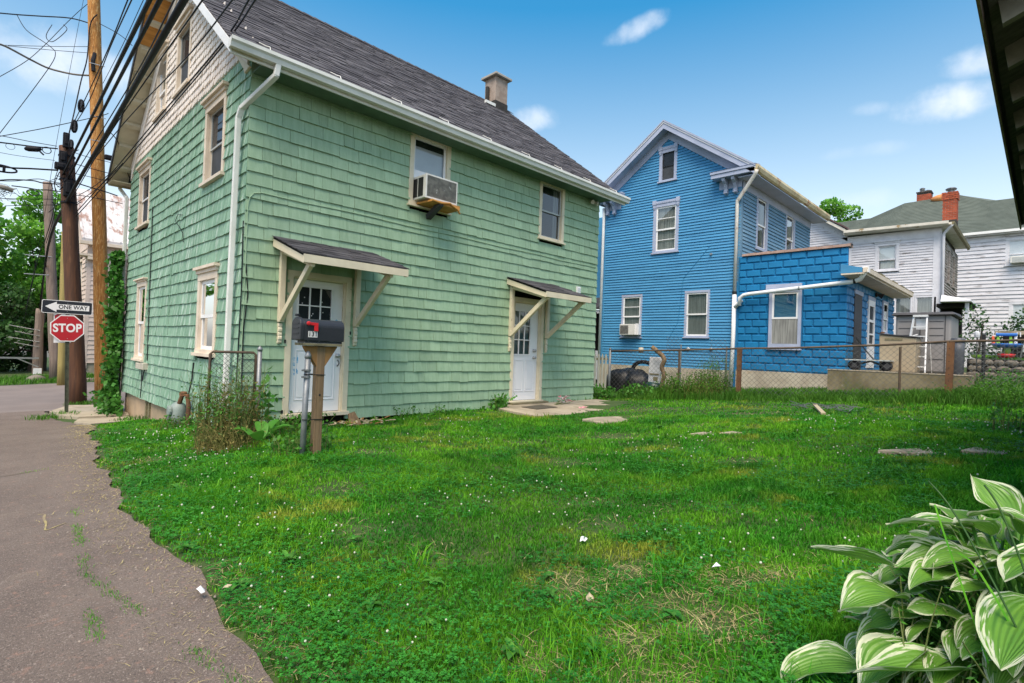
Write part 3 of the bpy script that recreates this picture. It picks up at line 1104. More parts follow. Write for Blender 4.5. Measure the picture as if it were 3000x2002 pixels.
# roof: deck, shingle tabs, edges
b = MB()
for sgn in (1, -1):
    ye = RY - sgn * (RY - EY)
    b.prism([(RX0, ye, EZ - .03), (RX0, RY, RZ - .03), (RX0, RY, RZ - .12), (RX0, ye, EZ - .12)], (RX1 - RX0, 0, 0))
roof = b.build('roof', 'roof_shingle', gh)
d_ = np.array([0, RY - EY, RZ - EZ])
LEN = np.linalg.norm(d_)
d_ = d_ / LEN
nrm = np.array([0, -d_[2], d_[1]])
b = MB()
rnd = random.Random(8)
NC = 40
for c in range(NC):
    s0, s1 = -.03 + c * LEN / NC, min((c + 1) * LEN / NC + .03, LEN)
    x = RX0 - rnd.uniform(0, .25)
    while x < RX1:
        w = rnd.uniform(.12, .36)
        xa, xb = max(x + .002, RX0 - .01), min(x + w - .002, RX1 + .01)
        if xb - xa > .02:
            h = rnd.choice((.008, .011, .016))
            o = np.array([0, EY, EZ])
            p0, p1 = o + d_ * s0 - nrm * .03, o + d_ * s1 - nrm * .03
            def q(xx, p, hh):
                r_ = p + nrm * hh
                return (xx, r_[1], r_[2])
            b.hexa([q(xa, p0, .0), q(xb, p0, .0), q(xb, p1, .0), q(xa, p1, .0),
                    q(xa, p0, .022 + h), q(xb, p0, .022 + h), q(xb, p1, .022 + h - .010), q(xa, p1, .022 + h - .010)], tone=rnd.choice((.72, .88, 1.0, 1.12, 1.32)))
        x += w
b.build('roof_tab_field', 'roof_shingle', roof, kind='stuff')
cap = MB()
x = RX0
while x < RX1:
    for sgn in (1, -1):
        cap.hexa([(x, RY, RZ + .015), (x + .30, RY, RZ + .008), (x + .30, RY - sgn * .15, RZ + .008 - .15 * SL), (x, RY - sgn * .15, RZ + .015 - .15 * SL),
                  (x, RY, RZ + .03), (x + .30, RY, RZ + .015), (x + .30, RY - sgn * .15, RZ + .015 - .15 * SL), (x, RY - sgn * .15, RZ + .03 - .15 * SL)], tone=random.uniform(.8, 1.1))
    x += .25
cap.build('ridge_cap', 'roof_shingle', roof)
# rake fascia (white) on the near slope, weathered on the far slope
def sloped(x0, x1, ya, yb, off0, off1):
    """box running up the roof slope between ya and yb, from off0 to off1 below the roof line"""
    return [(x0, ya, roofz(ya) - off1), (x1, ya, roofz(ya) - off1), (x1, ya, roofz(ya) - off0), (x0, ya, roofz(ya) - off0),
            (x0, yb, roofz(yb) - off1), (x1, yb, roofz(yb) - off1), (x1, yb, roofz(yb) - off0), (x0, yb, roofz(yb) - off0)]


MB().hexa(sloped(RX0 - .02, RX0 + .005, EY, RY, .02, .17)).build('rake_board', 'white_paint', roof)
MB().hexa(sloped(RX0 - .02, RX0 + .005, RY, 2 * RY - EY, .02, .15)).build('rake_board', 'shed_dark', roof)
# frieze boards on the gable wall
MB().hexa(sloped(GX0 - .045, GX0 + .03, 7.97, RY, .17, .45)).build('frieze_board', 'scale_beige', gh)
MB().hexa(sloped(GX0 - .045, GX0 + .03, RY, 15.75, .17, .55)).build('frieze_board', 'scale_beige', gh)
b = MB()
b.prism([(GX0 - .05, 7.86, 5.13), (GX0 - .05, 8.62, 5.66), (GX0 - .05, 8.10, 5.18), (GX0 - .05, 8.05, 5.10)], (.03, 0, 0))
b.build('eave_return', 'trim_cream', gh)
# soffit boards under the gable overhang, near slope plain, far slope in planks with lookouts
MB().hexa(sloped(RX0 + .004, GX0 - .02, EY, RY, .125, .14)).build('soffit_board', 'soffit_cream', roof)
ys = np.linspace(RY + .02, 2 * RY - EY, 10)
for i in range(9):
    MB().hexa(sloped(RX0 + .008, GX0 - .02, ys[i] + .006, ys[i + 1] - .006, .125, .14 + .004 * (i % 2))).build('soffit_board', 'plywood' if i in (1, 2) else 'soffit_cream', roof)
    if i % 1 == 0:
        MB().hexa(sloped(RX0 + .05, GX0 - .03, ys[i] + .02, ys[i] + .09, .141, .20)).build('lookout', 'soffit_cream', roof)
# front eave: soffit and fascia
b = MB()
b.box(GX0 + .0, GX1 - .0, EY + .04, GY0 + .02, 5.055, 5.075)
b.build('eave_soffit', 'soffit_shade', roof)
b = MB()
b.box(RX0, RX1, EY + .02, EY + .045, 5.03, 5.17)
b.build('fascia', 'white_paint', roof)
b = MB()
yb = 2 * RY - EY
b.box(RX0, RX1, yb - .05, yb - .02, 5.0, 5.15)
b.box(RX0 + .01, RX1 - .01, GY1, yb - .05, 5.04, 5.06)
b.build('fascia', 'soffit_cream', roof)


def gutter(y, sgn, xa, xb, z, name='gutter'):
    prof_ = [(0, 0), (.0, .115), (.012, .115), (.012, .012), (.075, .012), (.09, .06), (.115, .085), (.115, .118), (.102, .125), (.127, .125), (.127, .080), (.102, .055), (.085, 0)]
    b = MB()
    n = len(prof_)
    pts = [(y - sgn * p, z + q) for p, q in prof_]
    va = [(xa, p, q) for p, q in pts] + [(xb, p, q) for p, q in pts]
    b.add(va, [(i, (i + 1) % n, n + (i + 1) % n, n + i) for i in range(n)])
    for xx in (xa, xb - .004):
        b.prism([(xx, y, z), (xx, y, z + .115), (xx, y - sgn * .115, z + .118), (xx, y - sgn * .115, z + .085), (xx, y - sgn * .085, z)], (.004, 0, 0))
    return b.build(name, 'white_metal', gh)


g1 = gutter(EY + .015, 1, RX0 - .03, RX1 + .03, 5.075)
gutter(yb + .0, -1, RX0 - .03, RX1 + .03, 5.06)
for i in range(9):
    xx = 2.62 + i * 1.02 + random.uniform(-.05, .05)
    MB().tube([(xx, EY - .09, 5.20), (xx + .005, EY - .05, 5.265), (xx - .03, EY + .0, 5.285), (xx - .10, EY + .06, 5.325)], .0065, 5).build('gutter_hanger', 'white_metal', g1)


def rect_pipe(path, w, d_, name, mat, parent):
    b = MB()
    for i in range(len(path) - 1):
        a, c = np.array(path[i], float), np.array(path[i + 1], float)
        dd = (c - a) / np.linalg.norm(c - a)
        b.beam(a - dd * (.012 if i else 0), c + dd * (.012 if i < len(path) - 2 else 0), w, d_, up=(0, 1, .01) if abs(dd[2]) > .5 else (0, 0, 1))
    return b.build(name, mat, parent, bevel=.012)


rect_pipe([(2.78, EY - .04, 5.09), (2.76, EY - .03, 4.93), (2.535, 8.02, 4.58), (2.52, 8.08, 4.46), (2.515, 8.10, 2.3), (2.515, 8.10, .12)], .075, .06, 'downspout', 'white_metal', gh)
rect_pipe([(2.45, yb + .04, 5.06), (2.45, yb + .02, 4.98), (2.54, 15.98, 4.72), (2.54, 15.96, 4.5), (2.54, 15.96, .3)], .075, .06, 'downspout', 'white_metal', gh)

# windows
wac = window(gh, FR, *WIN_F[0], cas=.085, casb=.10, rail=.47, blind=('blind', .30, .88), lower_open=True, recess=.05, sill=.03,
             label='cream framed upper window with white blind and no lower sash')
window(gh, FR, *WIN_F[1], cas=.085, casb=.07, sashm='grey_vinyl', rail=.5, recess=.05, sill=.03, sash_w=.035, curtain=('curtain_dim', [(.0, .18), (.72, 1)]))
window(gh, SD, *WIN_S[0], cas=.10, casb=.06, trim='trim_peach', sashm='grey_vinyl', crown=.10, rail=.47, recess=.075, sash_w=.03, blind=('screen', 0, 1), glass='glass_dim')
window(gh, SD, *WIN_S[1], cas=.10, casb=.06, trim='trim_peach', crown=.10, rail=.5, recess=.06, sash_w=.035, blind=('screen', 0, 1), glass='glass_dim')
window(gh, SD, *WIN_S[2], cas=.115, casb=.09, trim='trim_peach', crown=.10, rail=.48, recess=.04, sash_w=.055, curtain=('curtain', [(0, 1)]))
window(gh, SD, *WIN_S[3], cas=.105, casb=.09, trim='trim_peach', crown=.06, rail=.48, recess=.04, sash_w=.055, curtain=('curtain', [(0, .6)]))
window(gh, SD, *WIN_G[0], cas=.10, casb=.05, trim='trim_peach', crown=.12, sashm='grey_vinyl', rail=.5, recess=.05, sash_w=.03, blind=('screen', 0, 1), sill=.06, glass='glass_dim')
window(gh, SD, *WIN_G[1], cas=.10, casb=.05, trim='trim_peach', crown=.12, rail=.42, recess=.05, sash_w=.05, curtain=('curtain_dim', [(0, .5)]), sill=.06)


# doors
def door(fr, u0, u1, z0, z1, lite, knob_u, mats, nm_cols, nm_rows, label, glass_curtain):
    """z0 = threshold, lite = glass rectangle"""
    cas = .085
    fb = MB()
    fb.fbox(fr, u0, u0 + cas, -.01, .03, z0 + .02, z1 - cas)
    fb.fbox(fr, u1 - cas, u1, -.01, .03, z0 + .02, z1 - cas)
    fb.fbox(fr, u0, u1, -.01, .034, z1 - cas, z1)
    fb.fbox(fr, u0 + cas - .004, u0 + cas + .016, -.12, .01, z0 + .02, z1 - cas)
    fb.fbox(fr, u1 - cas - .016, u1 - cas + .004, -.12, .01, z0 + .02, z1 - cas)
    fb.fbox(fr, u0 + cas + .016, u1 - cas - .016, -.12, .01, z1 - cas - .018, z1 - cas)
    dfm = fb.build('door_frame', mats[0], gh)
    MB().fbox(fr, u0 - .02, u1 + .02, -.11, .075, z0 - .03, z0 + .022).build('threshold', mats[0], dfm)
    a0, a1, c0, c1 = u0 + cas + .02, u1 - cas - .02, z0 + .03, z1 - cas - .022
    nn = -.055
    g0, g1_, h0, h1 = lite
    lb = MB()
    lb.fbox(fr, a0, a1, nn - .02, nn, c0, h0)
    lb.fbox(fr, a0, a1, nn - .02, nn, h1, c1)
    lb.fbox(fr, a0, g0, nn - .02, nn, h0, h1)
    lb.fbox(fr, g1_, a1, nn - .02, nn, h0, h1)
    leaf = lb.build('door', 'door_paint', gh)
    leaf['label'] = label
    fm = MB()
    t = .022
    fm.fbox(fr, g0 - t, g0, nn, nn + .014, h0 - t, h1 + t)
    fm.fbox(fr, g1_, g1_ + t, nn, nn + .014, h0 - t, h1 + t)
    fm.fbox(fr, g0, g1_, nn, nn + .0135, h1, h1 + t)
    fm.fbox(fr, g0, g1_, nn, nn + .0135, h0 - t, h0)
    for i in range(1, nm_cols):
        uu = g0 + (g1_ - g0) * i / nm_cols
        fm.fbox(fr, uu - .009, uu + .009, nn - .012, nn + .010, h0, h1)
    for i in range(1, nm_rows):
        zz = h0 + (h1 - h0) * i / nm_rows
        fm.fbox(fr, g0, g1_, nn - .011, nn + .0095, zz - .009, zz + .009)
    fm.build('muntin_grid', 'door_paint', leaf)
    for i in range(nm_cols):
        for j in range(nm_rows):
            ua, ub = g0 + (g1_ - g0) * i / nm_cols, g0 + (g1_ - g0) * (i + 1) / nm_cols
            za, zb = h0 + (h1 - h0) * j / nm_rows, h0 + (h1 - h0) * (j + 1) / nm_rows
            MB().add([fr(ua, nn - .008, za), fr(ub, nn - .008, za), fr(ub, nn - .008, zb), fr(ua, nn - .008, zb)], [(0, 1, 2, 3)]).build('pane', 'glass', leaf)
    MB().fbox(fr, g0, g1_, nn - .045, nn - .04, h0, h1).build('door_curtain', glass_curtain, leaf)
    # raised panels below the glass
    pz0, pz1 = c0 + .18, h0 - .12
    um = (a0 + a1) / 2
    for pa, pb in ((a0 + .09, um - .035), (um + .035, a1 - .09)):
        pm = MB()
        zmid = pz0 + (pz1 - pz0) * .62
        for za, zb in ((pz0, pz1),):
            pm.fbox(fr, pa, pb, nn, nn + .010, za, za + .018)
            pm.fbox(fr, pa, pb, nn, nn + .010, zb - .018, zb)
            pm.fbox(fr, pa, pa + .018, nn, nn + .0095, za, zb)
            pm.fbox(fr, pb - .018, pb, nn, nn + .0095, za, zb)
            pm.fbox(fr, pa + .045, pb - .045, nn, nn + .007, za + .045, zb - .045)
        pm.build('panel_moulding', 'door_paint', leaf, bevel=.004)
    return leaf, nn


leaf, nn = door(FR, 3.22, 4.24, .265, 2.405, (3.43, 3.945, 1.36, 2.185), 4.07, ('trim_cream',), 3, 3, 'white door with nine lights and blue tape residue', 'screen')
kx, ky = 4.075, GY0 - nn
MB().lathe((kx, ky - .0, 1.16), [(.032, 0), (.032, -.012), (.014, -.02), (.014, -.035), (.030, -.045), (.032, -.06), (.02, -.072)], 12, axis=1).build('knob', 'steel', leaf, smooth=True)
MB().tube([(4.085, ky, 1.09), (4.085, ky - .03, 1.085), (4.10, ky - .038, 1.045), (4.085, ky - .03, 1.0), (4.085, ky, .995)], .007, 6).build('pull_handle', 'black', leaf)
tb = MB()
rnd = random.Random(3)
for (uu, zz, s) in [(3.40, 1.10, .05), (3.44, 1.13, .04), (3.45, 1.07, .05), (3.40, 1.02, .03), (3.42, .93, .04), (3.46, .90, .035), (3.42, .87, .03), (4.05, 1.69, .045), (4.02, 1.66, .03)]:
    n = 7
    poly = [(uu + s * rnd.uniform(.5, 1) * math.cos(2 * math.pi * k / n), ky - .0005, zz + s * rnd.uniform(.5, 1) * math.sin(2 * math.pi * k / n)) for k in range(n)]
    tb.prism(poly, (0, -.0015 - rnd.uniform(0, .001), 0))
tb.build('tape_residue', 'tape_blue', leaf)
db = MB()
for (uu, zz) in [(3.52, 2.03), (3.49, 1.94), (3.80, 1.98), (3.66, 1.79), (3.77, 1.85), (3.64, 1.76), (3.82, 1.82)]:
    db.lathe((uu, ky + .006, zz), [(.010, 0), (.008, -.004), (.002, -.006)], 7, axis=1)
db.build('pane_sticker', 'paper', leaf)
for zz in (1.33, .305):
    MB().box(3.205, 3.225, GY0 - .045, GY0 - .012, zz, zz + .05).build('hinge', 'black', leaf)
MB().box(4.235, 4.25, GY0 - .045, GY0 - .012, 1.50, 1.55).build('hinge', 'black', leaf)
leaf2, nn = door(FR, 7.88, 8.88, .262, 2.462, (8.02, 8.52, 1.27, 2.18), 8.65, ('trim_cream',), 3, 3, 'white door with teal curtain behind nine lights', 'teal_curtain')
for zz in (1.20, 1.35):
    MB().lathe((8.66, ky, zz), [(.032, 0), (.032, -.012), (.014, -.02), (.014, -.035), (.030, -.045), (.032, -.06), (.02, -.072)], 12, axis=1).build('knob', 'steel', leaf2, smooth=True)
MB().box(7.86, 8.96, GY0 - .17, GY0 - .02, .222, .262).build('door_step', 'weathered_board', gh)


# door canopies
def canopy(u0, u1, fy, zb, zf, posts, seed, label):
    rnd = random.Random(seed)
    wb = GY0 - .02
    b = MB()
    b.hexa([(u0, wb, zb - .03), (u1, wb, zb - .03), (u1, fy, zf - .03), (u0, fy, zf - .03), (u0, wb, zb), (u1, wb, zb), (u1, fy, zf), (u0, fy, zf)])
    cn = b.build('canopy', 'shade_sheathing', gh)
    cn['label'] = label
    sb = MB()
    for c in range(6):
        t0, t1 = c / 6, (c + 1) / 6 + .04
        ya, yc = fy - .025 + (wb - fy) * t0, fy - .025 + (wb - fy) * min(t1, 1)
        za, zc = zf + (zb - zf) * t0, zf + (zb - zf) * min(t1, 1)
        x = u0 - .03
        while x < u1 + .03:
            w = min(rnd.uniform(.14, .34), u1 + .03 - x)
            h = rnd.uniform(.010, .022)
            sb.hexa([(x, ya, za + .001), (x + w - .003, ya, za + .001), (x + w - .003, yc, zc + .001), (x, yc, zc + .001),
                     (x, ya, za + h), (x + w - .003, ya, za + h), (x + w - .003, yc, zc + h * .5), (x, yc, zc + h * .5)], tone=rnd.uniform(.55, 1.0))
            x += w
    sb.build('canopy_tabs', 'roof_shingle', cn, kind='stuff')
    for uu in (u0, u1 - .03):
        MB().hexa([(uu, wb, zb - .14), (uu + .03, wb, zb - .14), (uu + .03, fy, zf - .12), (uu, fy, zf - .12), (uu, wb, zb - .031), (uu + .03, wb, zb - .031), (uu + .03, fy, zf - .031), (uu, fy, zf - .031)]).build('rake_trim', 'trim_cream', cn)
    MB().box(u0 - .01, u1 + .01, fy - .025, fy - .001, zf - .11, zf - .005).build('front_trim', 'trim_cream', cn)
    for pu in posts:
        bk = MB()
        bk.box(pu - .04, pu + .04, wb - .075, wb, 1.63, zb - .14)
        for k, (zz, d) in enumerate(((1.58, .070), (1.52, .085), (1.455, .075), (1.40, .085), (1.35, .06))):
            bk.lathe((pu - .03, wb - .005, zz), [(d * .55, 0), (d * .62, .01), (d * .62, .05), (d * .55, .06)], 9, axis=0)
        top = (pu, fy + .10, zf + (zb - zf) * .1 - .14)
        bk.beam((pu, wb - .06, 1.68), top, .06, .085)
        bk.beam((pu, wb - .02, zb - .19), (pu, fy + .02, zf - .12), .05, .07)
        bk.build('bracket', 'trim_cream', cn, bevel=.006)
    return cn


canopy(2.99, 4.57, 6.83, 2.85, 2.50, (3.13, 4.325), 2, 'shingled door canopy on cream brackets over the mailbox side door')
canopy(7.70, 9.10, 6.80, 2.84, 2.50, (7.83, 8.955), 6, 'shingled door canopy on cream brackets over the patio door')

# chimney of grey block, sooty foot, cap slab and a dark flue pipe
ch = MB().box(10.495, 10.965, 11.50, 11.97, 8.0, 9.33).build('chimney', 'mortar', gh)
blk = MB().box(-.243, .243, -.243, .243, 0, .232).build('chimney_block', 'block_grey', ch)
blk.location = np.array((10.73, 11.735, 8.62)) - WO['green_house']
for zz in (8.858, 9.096):
    inst('chimney_block', blk.data, ch, (10.73, 11.735, zz))
sb_ = MB().box(10.48, 10.98, 11.485, 11.985, 8.2, 8.615).build('chimney_block', 'soot', ch)
b = MB()
b.box(10.40, 11.06, 11.405, 12.065, 9.335, 9.40)
b.box(10.55, 10.91, 11.56, 11.91, 9.40, 9.46)
b.build('chimney_cap', 'block_grey', ch, bevel=.01)
MB().tube([(10.44, 11.80, 8.5), (10.44, 11.80, 9.06)], .06, 8).build('flue_pipe', 'soot', ch)
MB().box(10.05, 10.42, 11.40, 11.47, 8.36, 8.44).build('flashing', 'white_metal', ch)

# small things fixed to the walls
pth = [(2.63, 7.88, .3), (2.63, 7.875, 3.22), (2.645, 7.87, 3.33), (2.70, 7.87, 3.405), (2.80, 7.87, 3.43)] + [(2.8 + i * .33, 7.872, 3.435 - .008 * math.sin(i)) for i in range(1, 25)]
MB().tube(pth, .0075, 5).build('wall_cable', 'green_shingle', gh)
MB().tube([(2.635, 7.87, 2.4), (2.68, 7.875, 2.0), (2.64, 7.87, 1.5), (2.65, 7.87, .5)], .008, 5).build('wall_cable', 'rubber', gh)
MB().tube([(2.585, 7.9, 3.0), (2.59, 7.87, 2.0), (2.585, 7.9, .6)], .008, 5).build('wall_cable', 'rubber', gh)
MB().tube([(2.585, 13.40, 4.1), (2.58, 13.33, 3.4), (2.58, 13.28, 2.2), (2.58, 13.22, .85)], .010, 5).build('wall_cable', 'rubber', gh)
MB().tube([(2.585, 13.46, 4.1), (2.58, 13.45, 3.0), (2.58, 13.40, 1.2), (2.585, 13.43, .2)], .008, 5).build('wall_cable', 'green_worn', gh)
MB().tube([(2.585, 11.55, 3.3), (2.58, 11.62, 2.5), (2.58, 11.7, 1.4)], .006, 5).build('wall_cable', 'green_worn', gh)
MB().tube([(2.58, 11.0, 3.55), (2.57, 11.3, 3.6), (2.57, 11.45, 3.5), (2.57, 11.2, 3.38), (2.58, 10.95, 3.22), (2.585, 10.9, 3.05)], .006, 5).build('wall_cable', 'rubber', gh)
jb = MB().box(2.50, 2.60, 13.20, 13.45, .66, .80)
jb.box(2.52, 2.60, 13.45, 14.0, .655, .78)
jb.build('junction_box', 'box_beige', gh, bevel=.008)
MB().tube([(2.55, 13.5, .66), (2.55, 13.5, .25), (2.56, 13.6, .05)], .010, 5).build('wall_cable', 'rubber', gh)
MB().tube([(2.55, 13.3, .66), (2.53, 13.28, .45), (2.53, 13.33, .42), (2.55, 13.36, .6)], .010, 5).build('wall_cable', 'rubber', gh)
lf = MB()
lf.lathe((10.43, GY0 - .02, 5.0), [(.05, 0), (.05, -.02)], 10, axis=1)
for s_ in (-1, 1):
    lf.tube([(10.43 + .03 * s_, GY0 - .04, 5.0), (10.43 + .07 * s_, GY0 - .08, 4.98), (10.43 + .10 * s_, GY0 - .16, 4.95)], [.02, .03, .055], 8)
lf.build('flood_light', 'box_beige', gh)
vb = MB().box(9.98, 10.12, GY0 - .05, GY0 - .012, 2.74, 2.90)
for i in range(3):
    vb.box(9.99, 10.11, GY0 - .062, GY0 - .05, 2.76 + i * .045, 2.785 + i * .045)
vb.build('wall_vent', 'white_paint', gh)

# window air conditioner of the upper front window, with its wooden prop
ac = thing('air_conditioner', 'dirty white air conditioner propped in the upper window of the green house', 'air conditioner', (5.72, 7.7, 3.89))
ay0, ay1 = 7.53, 7.93
MB().box(5.35, 6.03, ay0 + .012, ay1, 3.90, 4.305).build('casing', 'ac_white', ac, bevel=.012)
fb = MB()
fb.box(5.345, 6.035, ay0, ay0 + .011, 3.895, 3.925)
fb.box(5.345, 6.035, ay0, ay0 + .011, 4.285, 4.31)
fb.box(5.345, 5.375, ay0, ay0 + .0105, 3.925, 4.285)
fb.box(6.01, 6.035, ay0, ay0 + .0105, 3.925, 4.285)
fb.build('face_frame', 'ac_white', ac)
MB().box(5.375, 6.01, ay0 + .004, ay0 + .0115, 3.925, 4.285).build('coil_grille', 'ac_grille', ac)
for i in range(18):
    MB().box(5.376, 6.009, ay0 - .002, ay0 + .003, 3.935 + i * .0195, 3.940 + i * .0195).build('fin', 'ac_grille', ac)
for i in range(2):
    lv = MB().box(5.343, 5.349, ay0 + .08 + i * .17, ay0 + .22 + i * .17, 3.94, 4.26).build('side_vent', 'black', ac)
MB().beam((5.66, 7.86, 3.66), (5.62, 7.45, 3.83), .09, .09).build('prop', 'shed_dark', ac)
wp = MB()
wp.hexa([(5.42, 7.44, 3.83), (6.05, 7.46, 3.80), (6.07, 7.9, 3.80), (5.4, 7.9, 3.84), (5.42, 7.44, 3.862), (6.05, 7.46, 3.872), (6.07, 7.9, 3.83), (5.4, 7.9, 3.87)])
wp.tube([(5.42, 7.43, 3.85), (5.6, 7.42, 3.83), (5.8, 7.43, 3.865), (5.98, 7.44, 3.80), (6.05, 7.46, 3.74)], .018, 6)
wp.build('shim_board', 'plywood', ac)
MB().box(5.345, 6.03, 7.915, 7.93, 4.31, 4.42).build('filler_panel', 'white_paint', ac)

# ------------------------------------------------------------------ clapboard helper
def clapboards(parent, fr, u0, u1, z0, z1, exp, holes, mat, clip=None, thick=.016, joints=None, seed=1, name='clapboard'):
    rnd = random.Random(seed)
    z = z0
    while z < z1 - .01:
        zt = min(z + exp, z1)
        a0, a1 = clip(z, zt) if clip else (u0, u1)
        a0, a1 = max(u0, a0), min(u1, a1)
        if a1 - a0 > .05:
            for a, b in subtract(a0, a1, z + .015, zt - .015, holes):
                cuts = [a, b]
                if joints and b - a > joints * 1.5 and rnd.random() < .5:
                    cuts = [a, rnd.uniform(a + .3 * (b - a), a + .7 * (b - a)), b]
                for i in range(len(cuts) - 1):
                    p, q = cuts[i] + .001, cuts[i + 1] - .001
                    dz = rnd.uniform(-.002, .002)
                    t = thick * rnd.uniform(.9, 1.15)
                    m = MB()
                    m.hexa([fr(p, -.01, z + dz), fr(q, -.01, z + dz), fr(q, t, z + dz), fr(p, t, z + dz),
                            fr(p, -.01, zt + .012), fr(q, -.01, zt + .012), fr(q, .002, zt + .012), fr(p, .002, zt + .012)])
                    m.build(name, mat, parent)
        z += exp


# ------------------------------------------------------------------ the blue house
BX, BY0, BY1, BYC = 17.0, 6.92, 12.12, 9.52
BEND = 23.86
BFX = 16.60                                   # front edge of the gable overhang
BRZ, BSL, BEY0, BEY1 = 9.50, .705, 6.36, 12.68
bh = thing('blue_house', 'two storey bright blue clapboard house with grey gable trim behind the wire fence', 'house', (17, 9.5, .3))
BS, BF = side(BX), front(BY0)


def broof(y):
    return BRZ - abs(y - BYC) * BSL


b = MB()
pr = [(BY0 + .1, .0), (BY1 - .05, .0), (BY1 - .05, broof(BY1) - .2), (BYC, BRZ - .2), (BY0 + .1, broof(BY0) - .2)]
b.prism([(BX + .1, y, z) for y, z in pr], (BEND - BX - .1, 0, 0))
b.build('wall', 'shade_sheathing', bh)
MB().box(BX - .03, BEND, BY0 - .03, BY1 + .03, -.2, .955).build('foundation', 'stucco', bh)
W_AT = (9.17, 9.86, 7.455, 8.60)
W_UP = (9.03, 10.03, 4.94, 6.70)
W_LL = (10.36, 11.235, 1.95, 3.53)
W_LR = (7.846, 8.73, 1.975, 3.56)
hl = [(a + .03, b_ - .03, c + .03, d - .03) for a, b_, c, d in (W_AT, W_UP, W_LL, W_LR)]
clapboards(bh, BS, BY0, BY1, .955, 8.97, .0965, hl, 'blue_board', thick=.034,
           clip=lambda a, c: (BYC - (8.99 - c) / BSL if c > 6.9 else BY0, BYC + (8.99 - c) / BSL if c > 6.9 else BY1), joints=2.5, seed=2)
W_S1 = (18.18, 19.22, 5.0, 6.86)
W_S2 = (20.98, 22.02, 5.0, 6.86)
hl = [(a + .03, b_ - .03, c + .03, d + .3) for a, b_, c, d in (W_S1, W_S2)]
clapboards(bh, BF, BX + .12, BEND, 4.3, 6.95, .118, hl, 'blue_board_worn', thick=.034, seed=3)
for y0_, y1_ in ((BY0 - .01, BY0 + .10), (BY1 - .10, BY1 + .02)):
    MB().box(BX - .028, BX + .1, y0_, y1_, .96, 6.95).build('corner_board', 'blue_board' if y0_ > 8 else 'blue_board_worn', bh)
window(bh, BS, *W_AT, cas=.115, casb=.07, trim='lilac_trim', sashm='black', rail=.5, recess=.05, sash_w=.02, blind=('screen', 0, 1), glass='glass_dim', caps=True, sill=.05)
window(bh, BS, *W_UP, cas=.115, casb=.09, trim='lilac_trim', rail=.48, recess=.03, sash_w=.055, munt_h=1, curtain=('curtain_dim', [(0, 1)]), caps=True, sill=.05)
window(bh, BS, *W_LL, cas=.075, casb=.06, trim='lilac_trim', rail=.5, recess=.02, sash_w=.05, munt_h=1, blind=('curtain_dim', 0, 1), glass='glass_mirror', sill=.03)
window(bh, BS, *W_LR, cas=.075, casb=.07, trim='lilac_trim', rail=.5, recess=.02, sash_w=.05, blind=('curtain_dim', 0, 1), glass='glass_mirror', sill=.03)
for w_ in (W_S1, W_S2):
    ww = window(bh, BF, *w_, cas=.13, casb=.09, trim='lilac_trim', rail=.47, recess=.04, sash_w=.05, curtain=('curtain_dim', [(.6, 1)]), sill=.05,
                glass='glass_mirror' if w_ is W_S2 else 'glass')
    MB().fbox(BF, w_[0] + .02, w_[1] - .02, -.005, .03, w_[3], w_[3] + .28).build('head_board', 'lilac_trim', ww)
# roof with boxed cornice
b = MB()
for sg, ye in ((1, BEY0), (-1, BEY1)):
    zz = broof(ye)
    b.prism([(BFX, ye, zz), (BFX, BYC, BRZ), (BFX, BYC, BRZ - .07), (BFX, ye, zz - .07)], (BEND + .5 - BFX, 0, 0))
br = b.build('roof', 'tile_cap', bh)


def bsl(x0, x1, ya, yb, o0, o1):
    return [(x0, ya, broof(ya) - o1), (x1, ya, broof(ya) - o1), (x1, ya, broof(ya) - o0), (x0, ya, broof(ya) - o0),
            (x0, yb, broof(yb) - o1), (x1, yb, broof(yb) - o1), (x1, yb, broof(yb) - o0), (x0, yb, broof(yb) - o0)]


for ya, yb in ((BEY0, BYC), (BYC, BEY1)):
    MB().hexa(bsl(BFX - .05, BFX + .03, ya, yb, .012, .06)).build('rake_moulding', 'lilac_trim', br)
    MB().hexa(bsl(BFX - .03, BFX + .02, ya, yb, .062, .12)).build('rake_moulding', 'white_trim', br)
    MB().hexa(bsl(BFX - .01, BFX + .04, ya, yb, .122, .30)).build('rake_fascia', 'lilac_trim', br)
    MB().hexa(bsl(BFX + .04, BX - .02, ya, yb, .26, .285)).build('rake_soffit', 'lilac_trim', br)
    MB().hexa(bsl(BX - .045, BX + .02, ya + (.5 if ya < 7 else 0), yb - (.5 if yb > 12 else 0), .27, .56)).build('rake_frieze', 'lilac_trim', br)
